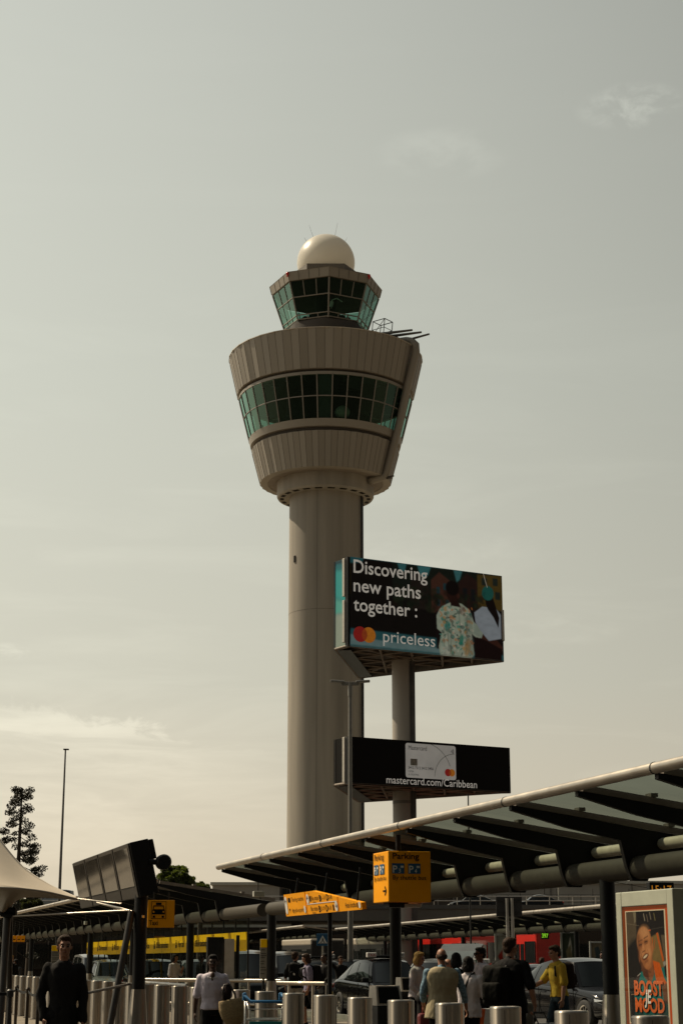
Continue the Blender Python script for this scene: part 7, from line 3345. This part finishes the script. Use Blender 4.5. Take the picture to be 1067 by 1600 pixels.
nk = thing('necklace', 'pale bead necklace at the neck of the woman in white', 'necklace', fn(Vector((0, -.118, 1.41))))
for i in range(7):
    a = -1.1 + 2.2 * i / 6
    m.ell((math.sin(a) * .07, -.008, -.03 * math.cos(a) + .02), (.009, .009, .009), nu=8, nv=5)
m.build('beads', M_SIGNW, nk)

# walker with rucksack and bare legs
_, hd, fn, M, k = person('walker in a lilac checked shirt and shorts with a black rucksack', 484, 44.0, 1.76, R(-80), 'tan', ('bob', 'brown'), K_PLAID, .45, .84, K_BLACK, shorts=True,
                         arms={1: ((.05, .12, -.98), (0, -.25, -.96))}, legs={-1: ((0, -.30, -.95), (0, .12, -1)), 1: ((0, .26, -.96), (0, .42, -.9))}, lean=R(6), head_pitch=R(12), voxel=.013)
backpack('black rucksack on the walker in the lilac checked shirt', fn, M, k, K_BLACK, .32, .50, .22, (0, .21, 1.20))

# man from behind with rucksack
_, hd, fn, M, k = person('man in a black T-shirt seen from behind with a black rucksack and pale shorts', 461.5, 47.0, 1.82, R(178), 'tan', ('short', 'brown'), K_BLACK, .45, .84, K_STONE, shorts=True,
                         arms={-1: ((-.22, -.08, -.97), (-.05, -.30, -.95)), 1: ((.22, -.08, -.97), (.05, -.30, -.95))}, head_yaw=R(-35), voxel=.013)
backpack('black rucksack with a small white three-stripe mark on the man seen from behind', fn, M, k, K_BLACK, .33, .50, .18, (0, .19, 1.22), marks=True)

# man in suit
_, hd, fn, M, k = person('bald man in a dark suit and white shirt facing left', 508, 46.0, 1.78, R(-62), 'dark', ('buzz', 'black'), K_BLACK, 1.0, .74, K_BLACK,
                         arms={1: ((.15, -.10, -.97), (-.05, -.62, -.55)), -1: ((-.15, .0, -.98), (0, -.5, -.8))}, jacket=K_WHITE, voxel=.013, loose=1.2)

# blonde woman
_, hd, fn, M, k = person('blonde woman in a white blouse looking right beside the black column', 650, 33.0, 1.74, R(62), 'fair', ('bob', 'blonde'), K_WHITE, .92, .86, K_BLACK,
                         arms={1: ((.2, .08, -.97), (-.2, -.55, -.75)), -1: ((-.2, .05, -.97), (.35, -.6, -.55))}, head_pitch=R(6), voxel=.012, lean=R(4), loose=1.16, open_neck=True)
# bending man
_, hd, fn, M, k = person('man in a dark grey shirt and black shorts bending forward beside the blonde woman', 660, 30.5, 1.76, R(86), 'fair', ('fringe', 'grey'), K_GREY, .45, .86, K_BLACK, shorts=True,
                         arms={1: ((.1, -.45, -.85), (0, -.5, -.8)), -1: ((-.1, -.45, -.85), (0, -.5, -.8))}, lean=R(36), head_pitch=R(12), voxel=.012, legs={-1: ((0, -.06, -1), (0, .06, -1)), 1: ((0, .10, -1), (0, .10, -1))})
# man in the beige waistcoat, from behind
_, hd, fn, M, k = person('balding man in a beige waistcoat over a blue shirt seen from behind', 690, 25.8, 1.75, R(186), 'tan', ('fringe', 'brown'), K_BLUE, .80, .76, K_BLACK,
                         arms={-1: ((-.34, -.02, -.94), (-.22, -.28, -.93)), 1: ((.22, -.16, -.96), (-.10, -.62, -.75))}, vest=K_BEIGE, width=1.16, voxel=.010, head_pitch=R(8))
# dark-haired person behind
person('dark-haired person mostly hidden between the waistcoat man and the woman in white', 712.5, 29.0, 1.70, R(170), 'tan', ('bob', 'black'), K_BLACK, .9, .84, K_BLACK, voxel=.013)
# woman with shoulder strap
_, hd, fn, M, k = person('woman in a white T-shirt with a black shoulder strap seen from behind', 731, 26.8, 1.63, R(152), 'tan', ('bob', 'black'), K_WHITE, .48, .80, K_BLACK,
                         arms={-1: ((-.25, -.14, -.95), (-.05, -.85, .35)), 1: ((.2, -.1, -.97), (-.1, -.8, .3))}, width=1.06, voxel=.011, loose=1.16, head_pitch=R(10))
sb = thing('shoulder_bag', 'black shoulder bag strap across the woman in the white T-shirt', 'bag', (0, 0, 0))
m = MB()
pts = [fn(Vector(v)) for v in ((-.10, -.02, 1.50), (-.06, .10, 1.44), (-.01, .160, 1.28), (.02, .170, 1.10), (.05, .185, .92))]
m.poly(pts, .019, n=8)
m.build('strap', M_BLACK, sb)
m = MB()
m.bbox(pts[-1] + Vector((.0, .02, -.10)), (.24, .10, .20), .03)
blob(m, 'bag', K_BLACK, sb, .012, wrinkle=.006, seed=2)
ph = thing('paper_sheet', 'white folded paper held by the woman in the white T-shirt', 'paper', hd[-1])
m = MB()
m.bbox((.05, -.02, -.26), (.10, .012, .24), .003, M=Matrix.Rotation(R(18), 3, 'Y'))
m.build('sheet', M_SIGNW, ph)
ph = thing('phone', 'pale phone held up by the woman in the white T-shirt', 'phone', hd[-1])
m = MB()
m.bbox((.01, -.02, .06), (.07, .012, .13), .006, M=Matrix.Rotation(R(14), 3, 'Y'))
m.build('case', M_SIGNW, ph)
# man in the white shirt, arms folded
_, hd, fn, M, k = person('man in sunglasses and a white long-sleeved shirt with folded arms', 751, 33.0, 1.82, R(-66), 'brown', ('short', 'black'), K_LILAC, .95, .88, K_BLACK,
                         arms={1: ((.20, -.18, -.96), (-.72, -.62, .16), (-.9, -.3, .2), (0, .8, -.4), .5), -1: ((-.20, -.18, -.96), (.72, -.60, .28), (.9, -.2, .1), (0, .8, -.4), .5)}, glasses=True, voxel=.012, loose=1.16)
cd = thing('lanyard', 'pale lanyard card on the chest of the man in sunglasses', 'lanyard', fn(Vector((0, -.15, 1.26))), R(-66))
m = MB()
m.bbox((0, 0, 0), (.07, .01, .11), .003)
m.poly([(-.03, 0, .05), (-.07, .02, .16), (-.06, .06, .22)], .006, n=6)
m.poly([(.03, 0, .05), (.07, .02, .16), (.06, .06, .22)], .006, n=6)
m.build('card', M_SIGNW, cd)
# man in the black T-shirt, from behind, pulling a suitcase
_, hd, fn, M, k = person('tall man in a black T-shirt seen from behind pulling a black suitcase', 797, 25.0, 1.89, R(146), 'tan', ('short', 'brown'), K_BLACK, .48, .80, K_BLACK,
                         arms={-1: ((-.34, .06, -.94), (-.16, -.12, -.97), (0, .1, -1), (.9, .2, 0), 1.0), 1: ((.22, -.05, -.97), (.05, -.4, -.9))}, width=1.12, voxel=.010, head_yaw=R(-22), loose=1.16,
                         legs={-1: ((-.02, -.10, -1), (0, .12, -1)), 1: ((.02, .12, -1), (0, .16, -1))})
backpack('dark olive rucksack on the tall man in the black T-shirt', fn, M, k, cloth('olive_black', (.006, .0055, .0035)), .36, .54, .26, (.08, .25, 1.14))
c = hd[-1]
t = thing('suitcase', 'black wheeled suitcase pulled by the tall man in the black T-shirt', 'suitcase', (c.x + .16, c.y - .05, 0), R(30))
m = MB()
m.bbox((0, 0, .40), (.42, .26, .66), .05)
m.build('shell', mat('suitcase_black', (.010, .010, .011), .35, var=.2), t)
m = MB()
for x in (-.09, .09):
    m.tube((x - .06, .0, .72), (x - .14, 0, c.z - .01), .009, n=6)
m.tube((-.24, 0, c.z - .01), (-.04, 0, c.z - .01), .014, n=8)
m.build('pull_handle', M_DARK, t)
m = MB()
for k_ in range(6):
    m.box((-.17 + k_ * .068, -.134, .40), (.012, .012, .58))
m.build('shell_ribs', M_BLACK, t)
for x in (-.16, .16):
    m = MB()
    m.lathe([(.001, -.02), (.045, -.02), (.045, .02), (.001, .02)], 14, c=(x, 0, .045), axis='y')
    m.build('wheel', M_RUBBER, t)
# man in yellow
_, hd, fn, M, k = person('man in a mustard yellow T-shirt and jeans reaching an arm out to the left', 872, 31.0, 1.84, R(-70), 'fair', ('short', 'brown'), K_YEL, .46, .86, K_JEANS,
                         arms={-1: ((-.05, -.58, -.80), (.05, -.88, -.42), (.05, -.9, -.42), (0, -.3, .9), .25), 1: ((.14, .02, -.98), (.02, -.16, -.98))}, lean=R(4), voxel=.010, head_pitch=R(8), loose=1.10,
                         legs={-1: ((0, -.34, -.94), (0, .10, -1)), 1: ((0, .20, -.97), (0, .36, -.93))})
backpack('brown rucksack on the man in the mustard yellow T-shirt', fn, M, k, cloth('brown_bag', (.030, .017, .013)), .30, .44, .17, (0, .19, 1.24))
# small figures farther off
person('small figure with a bun far behind, between the black T-shirt and the yellow T-shirt', 846, 52.0, 1.68, R(150), 'tan', ('tied', 'brown'), K_GREY, .9, .84, K_BLACK, voxel=.016)
person('person with fair hair standing far left under the yellow hanging signs', 18, 62.0, 1.78, R(30), 'fair', ('short', 'blonde'), K_BLACK, .9, .84, K_BLACK, voxel=.016)
person('stooping person in dark clothes far left, right of the fair-haired one', 31, 63.0, 1.66, R(-40), 'brown', ('bob', 'black'), K_GREY, .9, .84, K_BLACK, voxel=.016, lean=R(12))
person('person in a pale shirt seen through the glass panels below the yellow band', 273, 57.0, 1.80, R(60), 'tan', ('bob', 'black'), K_WHITE, .5, .84, K_BLACK, voxel=.016,
       arms={1: ((.2, -.3, -.9), (-.4, -.5, .6))})
person('dark-clothed person seen through the glass panels beside the totem', 314, 60.0, 1.78, R(120), 'tan', ('short', 'brown'), K_CHAR, .9, .84, K_BLACK, voxel=.016)
person('person in a blue shirt partly behind the black column at the poster case', 943, 52.0, 1.86, R(-60), 'brown', ('short', 'black'), cloth('strong_blue', (.03, .09, .17)), .5, .84, K_BLACK, voxel=.016)
person('person behind the taxi roof raising an arm, under the crossing sign', 532, 57.0, 1.74, R(20), 'tan', ('short', 'brown'), K_CHAR, .9, .84, K_BLACK, voxel=.016, arms={-1: ((-.5, -.2, .3), (.2, -.2, .9))})
# red suitcase among the group, luggage held by the man in the suit
p = at(668, HOR, 28.5)
t = thing('suitcase', 'dark red suitcase standing at the feet of the bending man', 'suitcase', (p.x, p.y, 0), R(10))
m = MB()
m.bbox((0, 0, .42), (.34, .24, .68), .05)
m.build('shell', mat('suitcase_red', (.10, .006, .008), .35, var=.2), t)
m = MB()
for x in (-.08, .08):
    m.tube((x, .08, .74), (x, .08, 1.02), .009, n=6)
m.tube((-.09, .08, 1.02), (.09, .08, 1.02), .013, n=8)
m.build('pull_handle', mat('handle_red', (.30, .02, .015), .4), t)
p = at(513, HOR, 45.2)
t = thing('suitcase', 'dark suitcase with a tall pale handle held by the man in the suit', 'suitcase', (p.x, p.y, 0), R(-10))
m = MB()
m.bbox((0, 0, .36), (.40, .24, .60), .05)
m.build('shell', mat('suitcase_black', (.010, .010, .011), .35, var=.2), t)
m = MB()
for x in (-.07, .07):
    m.tube((x, .06, .64), (x, .06, 1.0), .016, n=6)
m.bbox((0, .06, 1.0), (.24, .04, .04), .012)
m.build('pull_handle', M_ALU, t)
